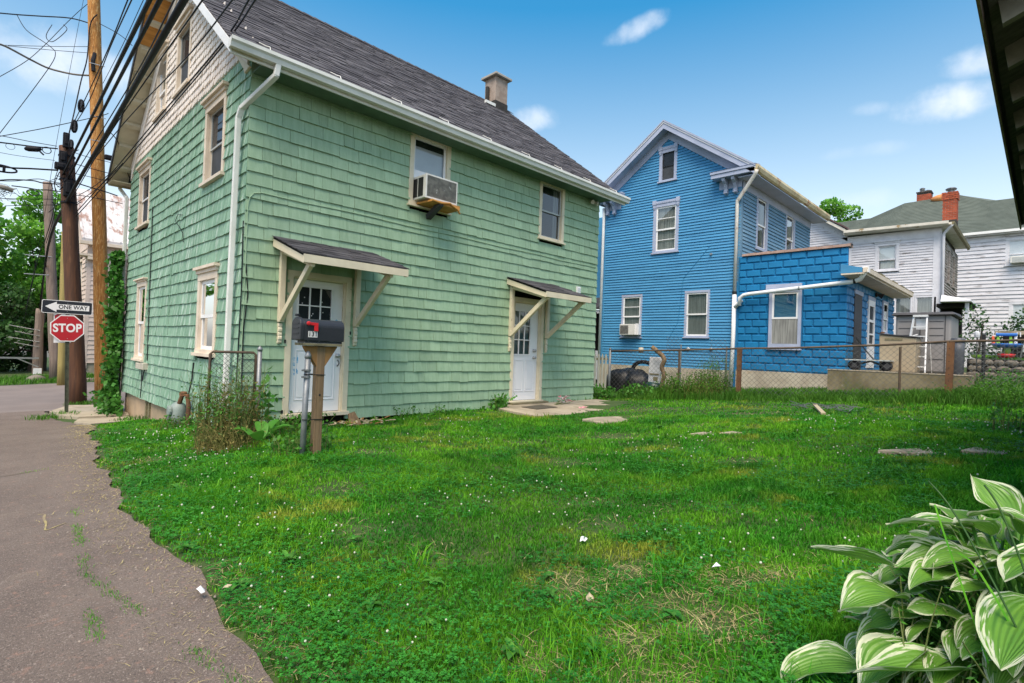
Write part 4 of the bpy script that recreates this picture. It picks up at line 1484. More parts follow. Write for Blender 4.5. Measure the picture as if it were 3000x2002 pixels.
# cornice returns with carved brackets
for yo, yi, sg in ((BEY0, 7.79, 1), (BEY1, 11.25, -1)):
    lo, hi = min(yo, yi), max(yo, yi)
    rt = MB()
    rt.box(BFX - .04, BX - .02, lo, hi, 7.20, 7.29)
    rt.box(BFX - .01, BX - .02, lo + .02, hi - .02, 7.07, 7.20)
    rt.hexa([(BFX - .06, lo - .01, 7.29), (BX - .02, lo - .01, 7.29), (BX - .02, hi + .02, 7.29), (BFX - .06, hi + .02, 7.29),
             (BFX + .2, lo, 7.36), (BX - .02, lo, 7.36), (BX - .02, hi - .1, 7.36), (BFX + .2, hi - .1, 7.36)])
    ret = rt.build('cornice_return', 'lilac_trim', bh, bevel=.01)
    fz = BY0 if sg > 0 else BY1
    a, c = (fz - .01, fz + .72) if sg > 0 else (fz - .72, fz + .01)
    MB().box(BX - .04, BX + .02, a, c, 6.78, 7.065).build('frieze_block', 'lilac_trim', ret)
    for yy in (fz + sg * .17, fz + sg * .47):
        k = MB()
        k.prism([(BX - .04, yy - .05, 7.06), (BX - .36, yy - .05, 7.06), (BX - .34, yy - .05, 6.98), (BX - .20, yy - .05, 6.90), (BX - .13, yy - .05, 6.76), (BX - .11, yy - .05, 6.60), (BX - .04, yy - .05, 6.58)], (0, .10, 0))
        for q_ in range(3):
            k.box(BX - .15 + .02 * q_, BX - .05, yy - .062, yy + .062, 6.62 + q_ * .06, 6.655 + q_ * .06)
        k.build('bracket', 'lilac_trim', ret)
# side eave: boxed soffit, frieze and a peeling gutter
MB().box(BFX + .1, BEND + .4, BEY0 + .03, BY0 + .01, 6.99, 7.02).build('eave_soffit', 'lilac_trim', br)
MB().box(BX + .03, BEND, BY0 - .035, BY0 + .03, 6.72, 6.985).build('eave_frieze', 'lilac_trim', br)
gt = MB()
gt.prism([(BFX - .02, BEY0 + .03, 7.04), (BFX - .02, BEY0 - .04, 7.08), (BFX - .02, BEY0 - .08, 7.18), (BFX - .02, BEY0 - .07, 7.26), (BFX - .02, BEY0 + .03, 7.26)], (BEND + .45 - BFX, 0, 0))
gt.build('gutter', 'rusty_gutter', bh)
MB().tube([(BFX + .0, BEY0 - .03, 7.1), (BFX + .02, BEY0 + .0, 7.0), (BX - .09, BY0 + .10, 6.32), (BX - .09, BY0 + .10, 6.2), (BX - .09, BY0 + .10, 3.4)], .055, 8).build('downspout', 'rusty_pipe', bh, smooth=True)
MB().tube([(BX - .09, BY1 + .02, 6.9), (BX - .09, BY1 - .0, 6.6), (BX - .09, BY1 - .0, .9)], .055, 8).build('downspout', 'white_paint', bh, smooth=True)
MB().tube([(BX - .09, BY0 + .10, 3.4), (BX - .10, BY0 + .10, 2.0), (BX - .12, BY0 + .12, .45)], .065, 8).build('downspout', 'vinyl', bh, smooth=True)
MB().lathe((BX - .09, BY0 + .10, 3.36), [(.07, 0), (.07, .09)], 10).build('pipe_clamp', 'black', bh)
MB().tube([(BX - .10, BY0 + .08, 2.95), (BX - .12, BY0 - .02, 3.05), (BX - .13, BY0 - .15, 3.17)], .06, 8).build('pipe_branch', 'vinyl', bh, smooth=True)
MB().tube([(BX - .03, 7.9, 5.0), (BX - .03, 8.3, 4.55), (BX - .03, 8.8, 4.0), (BX - .03, 8.95, 2.5), (BX - .03, 9.3, 1.9)], .006, 4).build('wall_cable', 'blue_joint', bh)
MB().lathe((BX - .02, 7.85, 4.72), [(.05, -.0), (.03, -.06)], 6, axis=0).build('cable_hook', 'steel', bh)
for yy, zz in ((8.55, 1.6), (7.75, 1.6)):
    k = MB()
    k.lathe((BX - .05, yy, zz), [(.03, -.03), (.05, 0), (.03, .06)], 7)
    k.tube([(BX - .05, yy - .07, zz + .01), (BX - .07, yy, zz + .05), (BX - .05, yy + .07, zz + .01)], .014, 5)
    k.build('spigot', 'steel', bh)

# blue block addition
AX, AY0, AY1, AZ0, AZ1 = 16.90, 3.93, 6.80, 1.0, 4.53
MB().box(AX + .03, 23.4, AY0 + .03, AY1 + .3, .1, 3.75).build('addition_wall', 'blue_joint', bh)
MB().box(AX + .03, AX + .25, AY0 + .03, AY1 + .12, 3.75, AZ1).build('parapet', 'blue_joint', bh)
MB().box(AX - .01, 23.4, AY0 - .01, AY1 + .1, -.1, .99).build('addition_foundation', 'stucco', bh)
bw, bhh = .425, .2205


def block_mesh(w, h, axis):
    """pillow-faced block, face towards -X (axis 0) or -Y (axis 1)"""
    j, t, bv = .012, .034, .024
    m = MB()
    o, i_ = (j, h - j * .8), (j + bv, h - j * .8 - bv)
    P = []
    for (a, c) in ((j, o[0]), (w - j, o[0]), (w - j, o[1]), (j, o[1])):
        P.append((a, 0, c))
    for (a, c) in ((j + bv, i_[0]), (w - j - bv, i_[0]), (w - j - bv, i_[1]), (j + bv, i_[1])):
        P.append((a, -t, c))
    if axis == 0:
        P = [(y, x, z) for x, y, z in P]
    fs = [(4, 5, 6, 7), (0, 1, 5, 4), (1, 2, 6, 5), (2, 3, 7, 6), (3, 0, 4, 7)]
    if axis == 0:
        fs = [f_[::-1] for f_ in fs]
    m.add(P, fs)
    me = bpy.data.meshes.new('block')
    me.from_pydata([list(p) for p in m.v], [], m.f)
    me.materials.append(MATS['blue_block'])
    return me


_bm = {}


def lay_blocks(axis, u0, u1, z0, z1, holes, plane, start):
    r = 0
    z = z0
    while z < z1 - .05:
        h = min(bhh, z1 - z)
        for a, c in subtract(u0, u1, z + .03, z + h - .03, holes):
            u = u0 - (bw / 2 if (r + start) % 2 else 0)
            while u < c:
                p, q = max(u, a), min(u + bw, c)
                if q - p > .05:
                    key = (axis, round(q - p, 3), round(h, 3))
                    if key not in _bm:
                        _bm[key] = block_mesh(q - p, h, axis)
                    inst('block', _bm[key], bh, (plane, p, z) if axis == 0 else (p, plane, z))
                u += bw
        z += bhh
        r += 1


W_AD = (5.06, 5.955, 1.66, 3.44)
lay_blocks(0, AY0 - .02, AY1 + .1, AZ0, AZ1, [(W_AD[0] - .02, W_AD[1] + .02, W_AD[2] - .0, W_AD[3])], AX + .03, 0)
D_DK = (17.76, 18.62, 1.16, 3.42)
D_WH = (19.38, 20.24, 1.2, 3.40)
W_SD = (21.4, 22.2, 2.35, 3.46)
lay_blocks(1, AX, 23.4, AZ0, 3.72, [D_DK, D_WH, W_SD], AY0 + .03, 1)
window(bh, side(AX), *W_AD, cas=.085, casb=.16, trim='lilac_trim', rail=.5, recess=.02, sash_w=.055, wallt=.03, blind=('tan_blind', .5, 1), glass='glass_mirror', sill=.04)
MB().fbox(side(AX), W_AD[0] + .0, W_AD[1] + .1, .0, .045, 3.44, 3.60).build('lintel', 'lilac_trim', bh)
MB().fbox(side(AX), W_AD[0] + .1, W_AD[1] - .1, -.03, .005, 1.83, 2.55).build('window_screen', 'curtain_dim', bh)
fa = front(AY0)
dk = MB().fbox(fa, *D_DK[:2], -.03, .012, D_DK[2], D_DK[3] - .1).build('door', 'shed_dark', bh)
MB().fbox(fa, D_DK[0] - .05, D_DK[1] + .05, -.01, .03, D_DK[3] - .1, D_DK[3] + .02).build('lintel', 'lilac_trim', dk)
wd = MB()
u0_, u1_, z0_, z1_ = D_WH
wd.fbox(fa, u0_, u0_ + .12, -.03, .03, z0_, z1_ - .1)
wd.fbox(fa, u1_ - .12, u1_, -.03, .03, z0_, z1_ - .1)
wd.fbox(fa, u0_ + .12, u1_ - .12, -.03, .028, z0_, z0_ + .75)
wd.fbox(fa, u0_ + .12, u1_ - .12, -.03, .028, z1_ - .28, z1_ - .1)
wd.fbox(fa, u0_ + .12, u1_ - .12, -.03, .028, 2.62, 2.70)
wd.fbox(fa, u0_ + .12, u1_ - .12, -.03, .028, 2.22, 2.27)
sd = wd.build('storm_door', 'vinyl', bh)
for za, zb in ((1.95, 2.22), (2.27, 2.62), (2.70, 3.12)):
    MB().fbox(fa, u0_ + .12, u1_ - .12, -.01, -.005, za, zb).build('pane', 'screen', sd)
MB().fbox(fa, u0_ - .05, u1_ + .05, -.01, .03, z1_ - .1, z1_ + .02).build('lintel', 'lilac_trim', sd)
window(bh, fa, *W_SD, cas=.08, casb=.07, trim='lilac_trim', rail=.45, recess=.0, sash_w=.05, wallt=.03, blind=('curtain_dim', 0, 1))
fl = MB()
fl.lathe((20.3, AY0 - .02, 3.54), [(.07, 0), (.07, -.05)], 10, axis=1)
fl.tube([(20.3, AY0 - .05, 3.54), (20.33, AY0 - .12, 3.52), (20.36, AY0 - .2, 3.48)], [.04, .05, .09], 8)
fl.build('door_lamp', 'black', bh)
# addition roof, parapet coping, gutter and long drain pipe
ar = MB()
ar.hexa([(AX + .27, 3.44, 3.74), (23.2, 3.44, 3.74), (23.2, 6.9, 4.30), (AX + .27, 6.9, 4.30), (AX + .27, 3.44, 3.86), (23.2, 3.44, 3.86), (23.2, 6.9, 4.42), (AX + .27, 6.9, 4.42)])
adr = ar.build('addition_roof', 'concrete_old', bh)
rt = MB()
rn = random.Random(4)
for i in range(34):
    xx = AX + .25 + i * .19
    rt.box(xx, xx + .17, 3.40, 3.62, 3.865, 3.885 + rn.uniform(0, .05))
rt.build('roof_edge_tabs', 'concrete_old', adr, kind='stuff')
MB().box(AX - .55, 23.1, 3.42, AY0 + .02, 3.68, 3.715).build('eave_soffit', 'trim_peach', adr)
MB().prism([(AX - .55, 3.46, 3.72), (AX - .55, AY0 + .03, 3.72), (AX - .55, AY0 + .03, 3.98), (AX - .55, 3.46, 3.84)], (.8, 0, 0)).build('eave_end', 'blue_board', adr)
MB().prism([(AX - .55, 3.45, 3.70), (AX - .55, 3.36, 3.73), (AX - .55, 3.35, 3.84), (AX - .55, 3.45, 3.84)], (23.2 - AX + .55, 0, 0)).build('gutter', 'trim_peach', adr)
cp = MB()
for i in range(7):
    ya = AY0 - .06 + i * .42
    cp.hexa([(AX - .05, ya, AZ1 + .002), (AX + .30, ya, AZ1 + .002), (AX + .30, ya + .415, AZ1 + .002), (AX - .05, ya + .415, AZ1 + .002),
             (AX - .03, ya, AZ1 + .075 + rn.uniform(0, .015)), (AX + .28, ya, AZ1 + .08), (AX + .28, ya + .415, AZ1 + .08), (AX - .03, ya + .415, AZ1 + .07)])
cp.build('coping', 'tile_cap', bh)
MB().lathe((AX + .1, AY0 - .05, AZ1 + .04), [(.05, 0), (.06, .03), (.03, .08)], 7).build('coping_end', 'shed_dark', bh)
dp = MB()
dp.tube([(AX - .15, 6.80, 2.98), (AX - .16, 6.78, 3.22), (AX - .17, 6.66, 3.30), (AX - .18, 6.5, 3.325), (AX - .22, 5.0, 3.43), (AX - .28, 3.72, 3.52), (AX - .35, 3.55, 3.56), (AX - .42, 3.45, 3.70), (AX - .45, 3.42, 3.80)],
        [.06] * 5 + [.06, .06, .065, .075], 10)
dp.build('drain_pipe', 'vinyl', bh, smooth=True)
for yy in (5.07,):
    MB().lathe((AX - .22, yy, 3.425), [(.066, -.02), (.066, .02)], 10, axis=1).build('pipe_strap', 'steel', bh)
MB().box(AX - .50, AX - .33, 3.33, 3.48, 3.72, 3.87).build('gutter_outlet', 'vinyl', bh)
MB().lathe((AX - .30, 3.68, 3.525), [(.067, -.03), (.067, .03)], 10, axis=1).build('pipe_clamp', 'black', bh)

# window air conditioner of the blue house
ac = thing('air_conditioner', 'small white air conditioner in the lower left window of the blue house', 'air conditioner', (16.9, 10.8, 2.0))
MB().box(16.72, 17.0, 10.50, 11.12, 2.05, 2.44).build('casing', 'ac_white', ac, bevel=.012)
MB().box(16.713, 16.719, 10.75, 11.09, 2.09, 2.40).build('coil_grille', 'ac_grille', ac)
for i in range(8):
    MB().box(16.709, 16.7125, 10.75, 11.09, 2.11 + i * .036, 2.122 + i * .036).build('fin', 'shed_dark', ac)
MB().box(16.78, 16.95, 10.36, 10.50, 2.06, 2.46).build('side_filler', 'paper', ac)

# ------------------------------------------------------------------ weathered white house
wh = thing('white_house', 'weathered white clapboard house with peeling eaves beside the blue addition', 'house', (30, 5, 1.2))
WX, WY0 = 30.0, 3.37
WSide, WFront = side(WX), front(WY0)
b = MB()
pg = [(WY0 + .1, .8), (13, .8), (13, 7.8), (10.2, 9.85), (7.05, 7.6), (WY0 + .1, 7.42)]
b.prism([(WX + .1, y, z) for y, z in pg], (5.7, 0, 0))
b.build('wall', 'shade_sheathing', wh)
W_W = (4.90, 5.85, 5.66, 6.98)
W_L1 = (4.36, 5.08, 3.62, 4.45)
W_L2 = (3.52, 4.29, 3.62, 4.45)


def wclip(a, c):
    if c <= 7.35:
        return (WY0, 13)
    return (7.05 + (c - 7.55) / .71 if c > 7.55 else 7.0, 10.2)


hl = [(a + .03, b_ - .03, c + .03, d - .03) for a, b_, c, d in (W_W, W_L1, W_L2)]
clapboards(wh, WSide, WY0 + .28, 10.2, 4.62, 9.4, .121, [hl[0]], 'white_board', clip=lambda a, c: (wclip(a, c)[0] if c > 7.35 else WY0 + .28, 10.2), thick=.032, joints=2.2, seed=5)
clapboards(wh, WFront, WX + .2, 35.75, 4.4, 7.05, .125, [(31.6, 32.7, 5.2, 6.9), (33.6, 34.6, 5.2, 6.9)], 'white_board_bare', thick=.045, seed=6)
MB().box(WX - .03, WX + .1, WY0 - .02, WY0 + .29, 1.5, 7.1).build('corner_board', 'white_trim', wh)
MB().box(WX - .035, WX + .1, WY0 - .0, 7.35, 7.08, 7.45).build('frieze_board', 'white_trim', wh)
MB().box(WX - .032, WX + .1, 6.82, 7.02, 4.6, 7.08).build('trim_post', 'white_trim', wh)
MB().hexa([(WX - .035, 7.0, 7.25), (WX + .05, 7.0, 7.25), (WX + .05, 7.0, 7.62), (WX - .035, 7.0, 7.62), (WX - .035, 9.0, 8.67), (WX + .05, 9.0, 8.67), (WX + .05, 9.0, 9.04), (WX - .035, 9.0, 9.04)]).build('rake_frieze', 'white_trim', wh)
window(wh, WSide, *W_W, cas=.12, casb=.08, trim='white_trim', sashm='white_trim', crown=.12, rail=.42, recess=.05, sash_w=.05, blind=('blind', .45, 1), curtain=('curtain', [(.1, .9)]))
window(wh, WSide, *W_L1, cas=.07, casb=.07, trim='white_trim', sashm='white_trim', rail=0.02, recess=.04, sash_w=.03, glass='glass_mirror', curtain=('curtain_dim', [(0, 1)]), sill=0)
window(wh, WSide, *W_L2, cas=.07, casb=.07, trim='white_trim', sashm='white_trim', rail=0.02, recess=.04, sash_w=.03, glass='glass_mirror', curtain=('curtain_dim', [(0, 1)]), sill=0)
MB().box(WX - .02, WX + .1, WY0 + .28, 10, 4.47, 4.62).build('belt_board', 'white_trim', wh)
MB().box(WX - .015, WX + .1, WY0 + .28, 10, 1.4, 3.62).build('porch_wall', 'white_trim', wh)
MB().box(WX - .015, WX + .1, 4.295, 4.355, 3.62, 4.47).build('porch_wall', 'white_trim', wh)
MB().box(WX - .015, WX + .1, 5.085, 10, 3.62, 4.47).build('porch_wall', 'white_trim', wh)
for (ua, ub) in ((31.6, 32.7), (33.6, 34.6)):
    window(wh, WFront, ua, ub, 5.2, 6.9, cas=.14, casb=.1, trim='white_board_bare', sashm='white_board_bare', rail=.5, recess=.04, curtain=('curtain_dim', [(0, 1)]))
# low roof with gutters
rf = MB()
rf.hexa([(29.55, 3.0, 7.46), (36.2, 3.0, 7.46), (36.2, 7.1, 7.52), (29.55, 7.1, 7.52), (29.55, 3.0, 7.55), (36.2, 3.0, 7.55), (36.2, 7.1, 7.70), (29.55, 7.1, 7.70)])
wr = rf.build('roof', 'peel_trim', wh)
MB().prism([(29.52, 3.1, 7.46), (29.45, 3.1, 7.50), (29.45, 3.1, 7.62), (29.56, 3.1, 7.62)], (0, 3.95, .08)).build('gutter', 'peel_trim', wr)
MB().prism([(29.6, 3.02, 7.42), (29.6, 2.93, 7.46), (29.6, 2.90, 7.58), (29.6, 3.02, 7.58)], (6.8, 0, -.02)).build('gutter', 'weathered_board', wr)
MB().hexa([(29.5, 7.0, 7.62), (30.1, 7.0, 7.62), (30.1, 7.0, 7.78), (29.5, 7.0, 7.78), (29.5, 10.2, 9.88), (30.1, 10.2, 9.88), (30.1, 10.2, 10.04), (29.5, 10.2, 10.04)]).build('rake_board', 'peel_trim', wr)
MB().hexa([(29.46, 6.9, 7.76), (34, 6.9, 7.76), (34, 6.9, 7.84), (29.46, 6.9, 7.84), (29.46, 10.2, 10.04), (34, 10.2, 10.04), (34, 10.2, 10.12), (29.46, 10.2, 10.12)]).build('wing_roof', 'plum_metal', wr)
MB().tube([(29.62, 2.98, 7.46), (29.75, 3.1, 7.35), (29.88, 3.28, 7.15), (29.9, 3.3, 7.05), (29.9, 3.3, 3.0)], .06, 8).build('downspout', 'white_trim', wh, smooth=True)


# brick chimneys: a mortar core with every brick laid on it
def chimney(parent, x0, x1, y0, y1, z0, z1, sooty, bl=.21, bhh_=.075, capn=2, name='chimney', soot_top=0):
    core = MB().box(x0 + .012, x1 - .012, y0 + .012, y1 - .012, z0, z1).build(name, 'mortar', parent)
    meshes = {}

    def bm(l, ax, mt):
        k = (round(l, 3), ax, mt)
        if k not in meshes:
            m = MB()
            if ax == 0:
                m.box(0, .03, 0, l, 0, bhh_ - .014)
            else:
                m.box(0, l, 0, .03, 0, bhh_ - .014)
            me = bpy.data.meshes.new('brick')
            me.from_pydata([list(p) for p in m.v], [], m.f)
            me.materials.append(MATS[mt])
            meshes[k] = me
        return meshes[k]
    r = 0
    z = z0 + sooty
    while z < z1 - .02:
        top = z > z1 - capn * bhh_ - .01 and capn
        pr_ = .035 if top else 0
        mt = 'soot' if z > z1 - soot_top else 'brick_red'
        for ax, a0, a1 in ((0, y0 - pr_, y1 + pr_), (1, x0 - pr_, x1 + pr_)):
            u = a0 - (bl / 2 if r % 2 else 0)
            while u < a1 - .01:
                p, q = max(u, a0), min(u + bl, a1)
                if q - p > .03:
                    me = bm(q - p - .014, ax, mt)
                    inst('brick', me, core, (x0 - pr_, p + .007, z) if ax == 0 else (p + .007, y0 - pr_, z))
                u += bl
        z += bhh_
        r += 1
    if sooty:
        MB().box(x0 - .004, x1 + .004, y0 - .004, y1 + .004, z0, z0 + sooty - .01).build('flashing', 'soot', core)
    return core


c1 = chimney(wh, 31.0, 31.55, 2.98, 3.50, 7.55, 9.20, .42, bl=.20, bhh_=.085, capn=4)
k = MB()
k.lathe((31.27, 3.22, 9.20), [(.13, 0), (.12, .16)], 10)
k.lathe((31.27, 3.22, 9.37), [(.20, 0), (.20, .02)], 10)
k.lathe((31.27, 3.22, 9.42), [(.22, 0), (.16, .05), (.02, .07)], 10)
k.build('flue_cap', 'galv', c1)
# enclosed porch corner with a small roof and post
pr_ = MB()
pr_.hexa([(27.6, 2.15, 3.92), (31, 2.15, 3.92), (31, 3.36, 3.95), (27.6, 3.1, 3.95), (27.6, 2.15, 3.99), (31, 2.15, 3.99), (31, 3.36, 4.5), (27.9, 3.1, 4.25)])
pr_.build('porch_roof', 'white_trim', wh)
MB().box(27.9, 28.02, 2.24, 2.36, 1.55, 3.92).build('porch_post', 'white_trim', wh)
MB().box(28.2, 29.9, 2.2, 3.3, 3.78, 3.92).build('porch_beam', 'shade_sheathing', wh)
MB().box(29.4, 29.9, 2.6, 3.3, 1.5, 3.8).build('porch_shade', 'shade_sheathing', wh)

# ------------------------------------------------------------------ far house with green hipped roof
fh = thing('far_house', 'large white house with green hipped roof far behind the weathered house', 'house', (40.3, 3, 1.2))
FX = 40.3
MB().box(FX + .05, 50, -8, 12, .8, 8.9).build('wall', 'white_trim', fh)
W_F = (.55, 1.75, 7.0, 8.55)
W_F2 = (.2, 1.55, 3.3, 5.0)
clapboards(fh, side(FX), -8, 12, 2.2, 8.85, .215, [(W_F[0] + .03, W_F[1] - .03, W_F[2] + .03, W_F[3] - .03), (W_F2[0], W_F2[1], W_F2[2], W_F2[3])], 'white_board', thick=.045, seed=9)
window(fh, side(FX), *W_F, cas=.14, casb=.12, trim='white_trim', sashm='white_trim', rail=.4, recess=.03, blind=('blind', .25, 1), wallt=.04)
window(fh, side(FX), *W_F2, cas=.14, casb=.12, trim='white_trim', sashm='white_trim', rail=.5, recess=.03, blind=('curtain', 0, 1), wallt=.04)
rp = [(40.0, 13, 8.88), (40.0, -9, 8.95), (45, -9, 11.8), (45, 2.7, 11.84), (45, 4.21, 12.5), (45, 7.12, 12.44), (45, 9.09, 11.69), (45, 13, 11.66)]
m = MB()
n = len(rp)
bk = [(50.5, 13, 8.9), (50.5, -9, 8.9)]
m.add(rp + bk, [(0, 1, 2, 3, 4, 5, 6, 7), (2, 9, 8, 7, 6, 5, 4, 3), (0, 7, 8), (1, 9, 2), (0, 8, 9, 1)])
fr_ = m.build('roof', 'roof_green', fh)
rr = MB()
rn = random.Random(2)
BK = [-9, -6.5, -4, -1.5, .6, 2.7, 3.4, 4.21, 5.6, 7.12, 8.1, 9.09, 11, 13]
ridge = lambda y: float(np.interp(y, [-9, 2.7, 4.21, 7.12, 9.09, 13], [11.8, 11.84, 12.5, 12.44, 11.69, 11.66]))
for c in range(26):
    t0, t1 = c / 26, min((c + 1.1) / 26, 1)
    for ya, yb in zip(BK[:-1], BK[1:]):
        def pt(y, t, hh):
            return (40 + 5 * t - .02, y, 8.92 + (ridge(y) - 8.92) * t + hh)
        rr.hexa([pt(ya, t0, -.02), pt(yb, t0, -.02), pt(yb, t1, -.02), pt(ya, t1, -.02), pt(ya, t0, .05), pt(yb, t0, .05), pt(yb, t1, .012), pt(ya, t1, .012)])
rr.build('roof_course_field', 'roof_green', fr_, kind='stuff')
MB().box(39.85, 39.98, -9, 4.2, 8.84, 8.98).build('gutter', 'white_paint', fr_)
MB().box(40.0, 40.28, -9, 12, 8.78, 8.84).build('eave_soffit', 'white_trim', fr_)
c2 = chimney(fh, 45.0, 45.8, 5.69, 6.47, 12.2, 13.10, 0, bl=.26, bhh_=.10, capn=1, soot_top=.25)
k = MB()
for zz in (13.12, 13.22, 13.32):
    k.lathe((45.3, 6.2, zz), [(.16, 0), (.16, .04)], 8)
k.lathe((45.3, 6.2, 13.1), [(.09, 0), (.09, .3)], 8)
k.lathe((45.3, 5.9, 13.1), [(.14, 0), (.16, .08), (.06, .12)], 8)
k.build('flue_cap', 'galv', c2)
o = MB().lathe((44.6, 5.05, 12.36), [(.02, -.62), (.14, -.5), (.24, -.25), (.27, 0), (.24, .25), (.14, .5), (.02, .62)], 10, axis=1).build('boat_hull', 'buoy', origin=(44.6, 5.05, 12.1), smooth=True)
tag(o, 'orange rounded hull shape lying on the green roof beside the brick chimney', 'boat hull')
ac = thing('air_conditioner', 'white air conditioner in the upper window of the far white house', 'air conditioner', (40.2, 1.0, 7.2))
MB().box(39.85, 40.3, .75, 1.52, 7.10, 7.46).build('casing', 'ac_white', ac, bevel=.02)
MB().box(39.843, 39.848, .84, 1.44, 7.16, 7.40).build('coil_grille', 'grey_vinyl', ac)
MB().box(39.99, 40.25, .55, .74, 7.12, 7.44).build('side_filler', 'white_trim', ac)

# small far gable with rusty roof peeking over the blue eave
kg = thing('distant_house', 'distant grey gable peak above the blue house gutter', 'house', (44, 15.6, 0))
kx, ky_ = 46.0, 15.2
m = MB()
m.prism([(kx, ky_ - 1.3, 11.3), (kx, ky_, 12.75), (kx, ky_ + 1.3, 11.3), (kx, ky_ + 1.3, 2), (kx, ky_ - 1.3, 2)], (6, 0, 0))
m.build('wall', 'grey_vinyl', kg)
for s in (-1, 1):
    MB().hexa([(kx - .3, ky_, 12.78), (kx + 6, ky_, 12.78), (kx + 6, ky_ + s * 1.7, 10.95), (kx - .3, ky_ + s * 1.7, 10.95), (kx - .3, ky_, 12.95), (kx + 6, ky_, 12.95), (kx + 6, ky_ + s * 1.7, 11.12), (kx - .3, ky_ + s * 1.7, 11.12)]).build('roof', 'tile_cap', kg)

# ------------------------------------------------------------------ poles, wires and signs on the left
def pole(name, label, pts, r0, r1, mat, n=14):
    t = thing(name, label, 'utility pole', pts[0])
    path = []
    for i in range(len(pts) - 1):
        a, b_ = np.array(pts[i]), np.array(pts[i + 1])
        for k_ in range(6):
            path.append(a + (b_ - a) * k_ / 6)
    path.append(np.array(pts[-1]))
    path[0] = path[0] + np.array([0, 0, -.4])
    path = [p + np.array([random.uniform(-.006, .006), random.uniform(-.006, .006), 0]) for p in path]
    MB().tube(path, r0, n, r1=r1).build('shaft', mat, t, smooth=True)
    return t


po = pole('utility_pole', 'tall fresh orange wooden utility pole beside the green house', [(2.75, 19.39, -.61), (2.46, 19.56, 5.12), (2.13, 19.75, 11.06), (2.07, 19.79, 12.24)], .185, .135, 'pole_orange')
for (x, y, z, l) in [(2.22, 19.58, 9.1, .35), (2.30, 19.55, 7.6, .3), (2.33, 19.5, 6.9, .25)]:
    MB().tube([(x - .16, y - .1, z), (x + .2, y - .16, z)], .012, 5).build('bolt', 'steel', po)
MB().tube([(2.2, 19.57, 9.45), (2.15, 19.52, 9.2), (2.17, 19.5, 8.9)], .05, 7).build('wire_bracket', 'rubber', po)
pd = pole('utility_pole', 'dark brown creosoted utility pole with a cut top behind the stop sign', [(2.14, 18.86, -.55), (1.88, 19.04, 3.03), (1.64, 19.22, 6.49)], .20, .165, 'pole_brown')
for (p, s) in [((1.61, 18.98, 6.60), (.07, .07, .20)), ((1.56, 19.0, 6.12), (.085, .08, .17)), ((1.51, 18.95, 5.86), (.12, .08, .09)), ((1.68, 18.86, 5.28), (.09, .08, .22))]:
    m = MB()
    m.box(p[0] - s[0], p[0] + s[0], p[1] - s[1], p[1] + s[1], p[2] - s[2], p[2] + s[2])
    m.box(p[0] - s[0] * .6, p[0] + s[0] * .6, p[1] - s[1] * 1.5, p[1] - s[1], p[2] - s[2] * .6, p[2] + s[2] * .7)
    m.build('splice_box', 'rubber', pd, bevel=.03)
rn = random.Random(6)
for i in range(16):
    z = rn.uniform(4.9, 6.5)
    x0_, y0_ = 1.72 + rn.uniform(-.12, .12), 18.9
    m = MB()
    pt = [(x0_, y0_, z)]
    for k_ in range(5):
        pt.append((pt[-1][0] + rn.uniform(-.16, .10), pt[-1][1] + rn.uniform(-.06, .06), pt[-1][2] + rn.uniform(-.22, .12)))
    m.tube(pt, .010, 4).build('loose_wire', 'rubber', pd)
for z in (4.92, 5.55, 6.2):
    MB().lathe((1.88 - (z - 3.03) * .069, 19.04 + (z - 3.03) * .052, z), [(.19, 0), (.19, .04)], 14).build('steel_band', 'rubber', pd)
pg_ = pole('utility_pole', 'weathered grey pole with a sawn top behind the brown pole', [(2.47, 28.73, -.37), (2.19, 28.92, 3.81), (1.95, 29.09, 7.5)], .19, .155, 'pole_grey')
for z in (3.7, 4.45):
    MB().tube([(2.2, 28.8, z), (1.35, 28.6, z - .05)], .02, 5).build('step_bar', 'steel', pg_)
pole('utility_pole', 'pale yellow plastic covered pole right behind the brown pole', [(2.46, 26.62, -.34), (2.4, 26.6, 3.01), (2.37, 26.59, 5.22)], .13, .12, 'pole_yellow')
ps_ = pole('utility_pole', 'short thin pole with side bars and a white meter box at far left', [(2.3, 34.59, -1.04), (2.27, 34.58, .94), (2.27, 34.54, 2.51)], .21, .15, 'pole_grey')
for i, z in enumerate((1.55, 1.28, 1.0, .75)):
    MB().tube([(2.3, 34.4, z - .1), (1.2 + .2 * (i % 2), 34.1, z + .1)], .022, 5).build('step_bar', 'steel', ps_)
MB().beam((2.3, 34.3, .12), (.6, 34.1, .14), .05, .08).build('crossarm', 'steel', ps_)
MB().beam((2.3, 34.3, -.30), (1.55, 34.2, .10), .04, .05).build('brace', 'steel', ps_)
MB().box(2.12, 2.42, 34.2, 34.36, -.72, -.36).build('meter_box', 'paper', ps_)

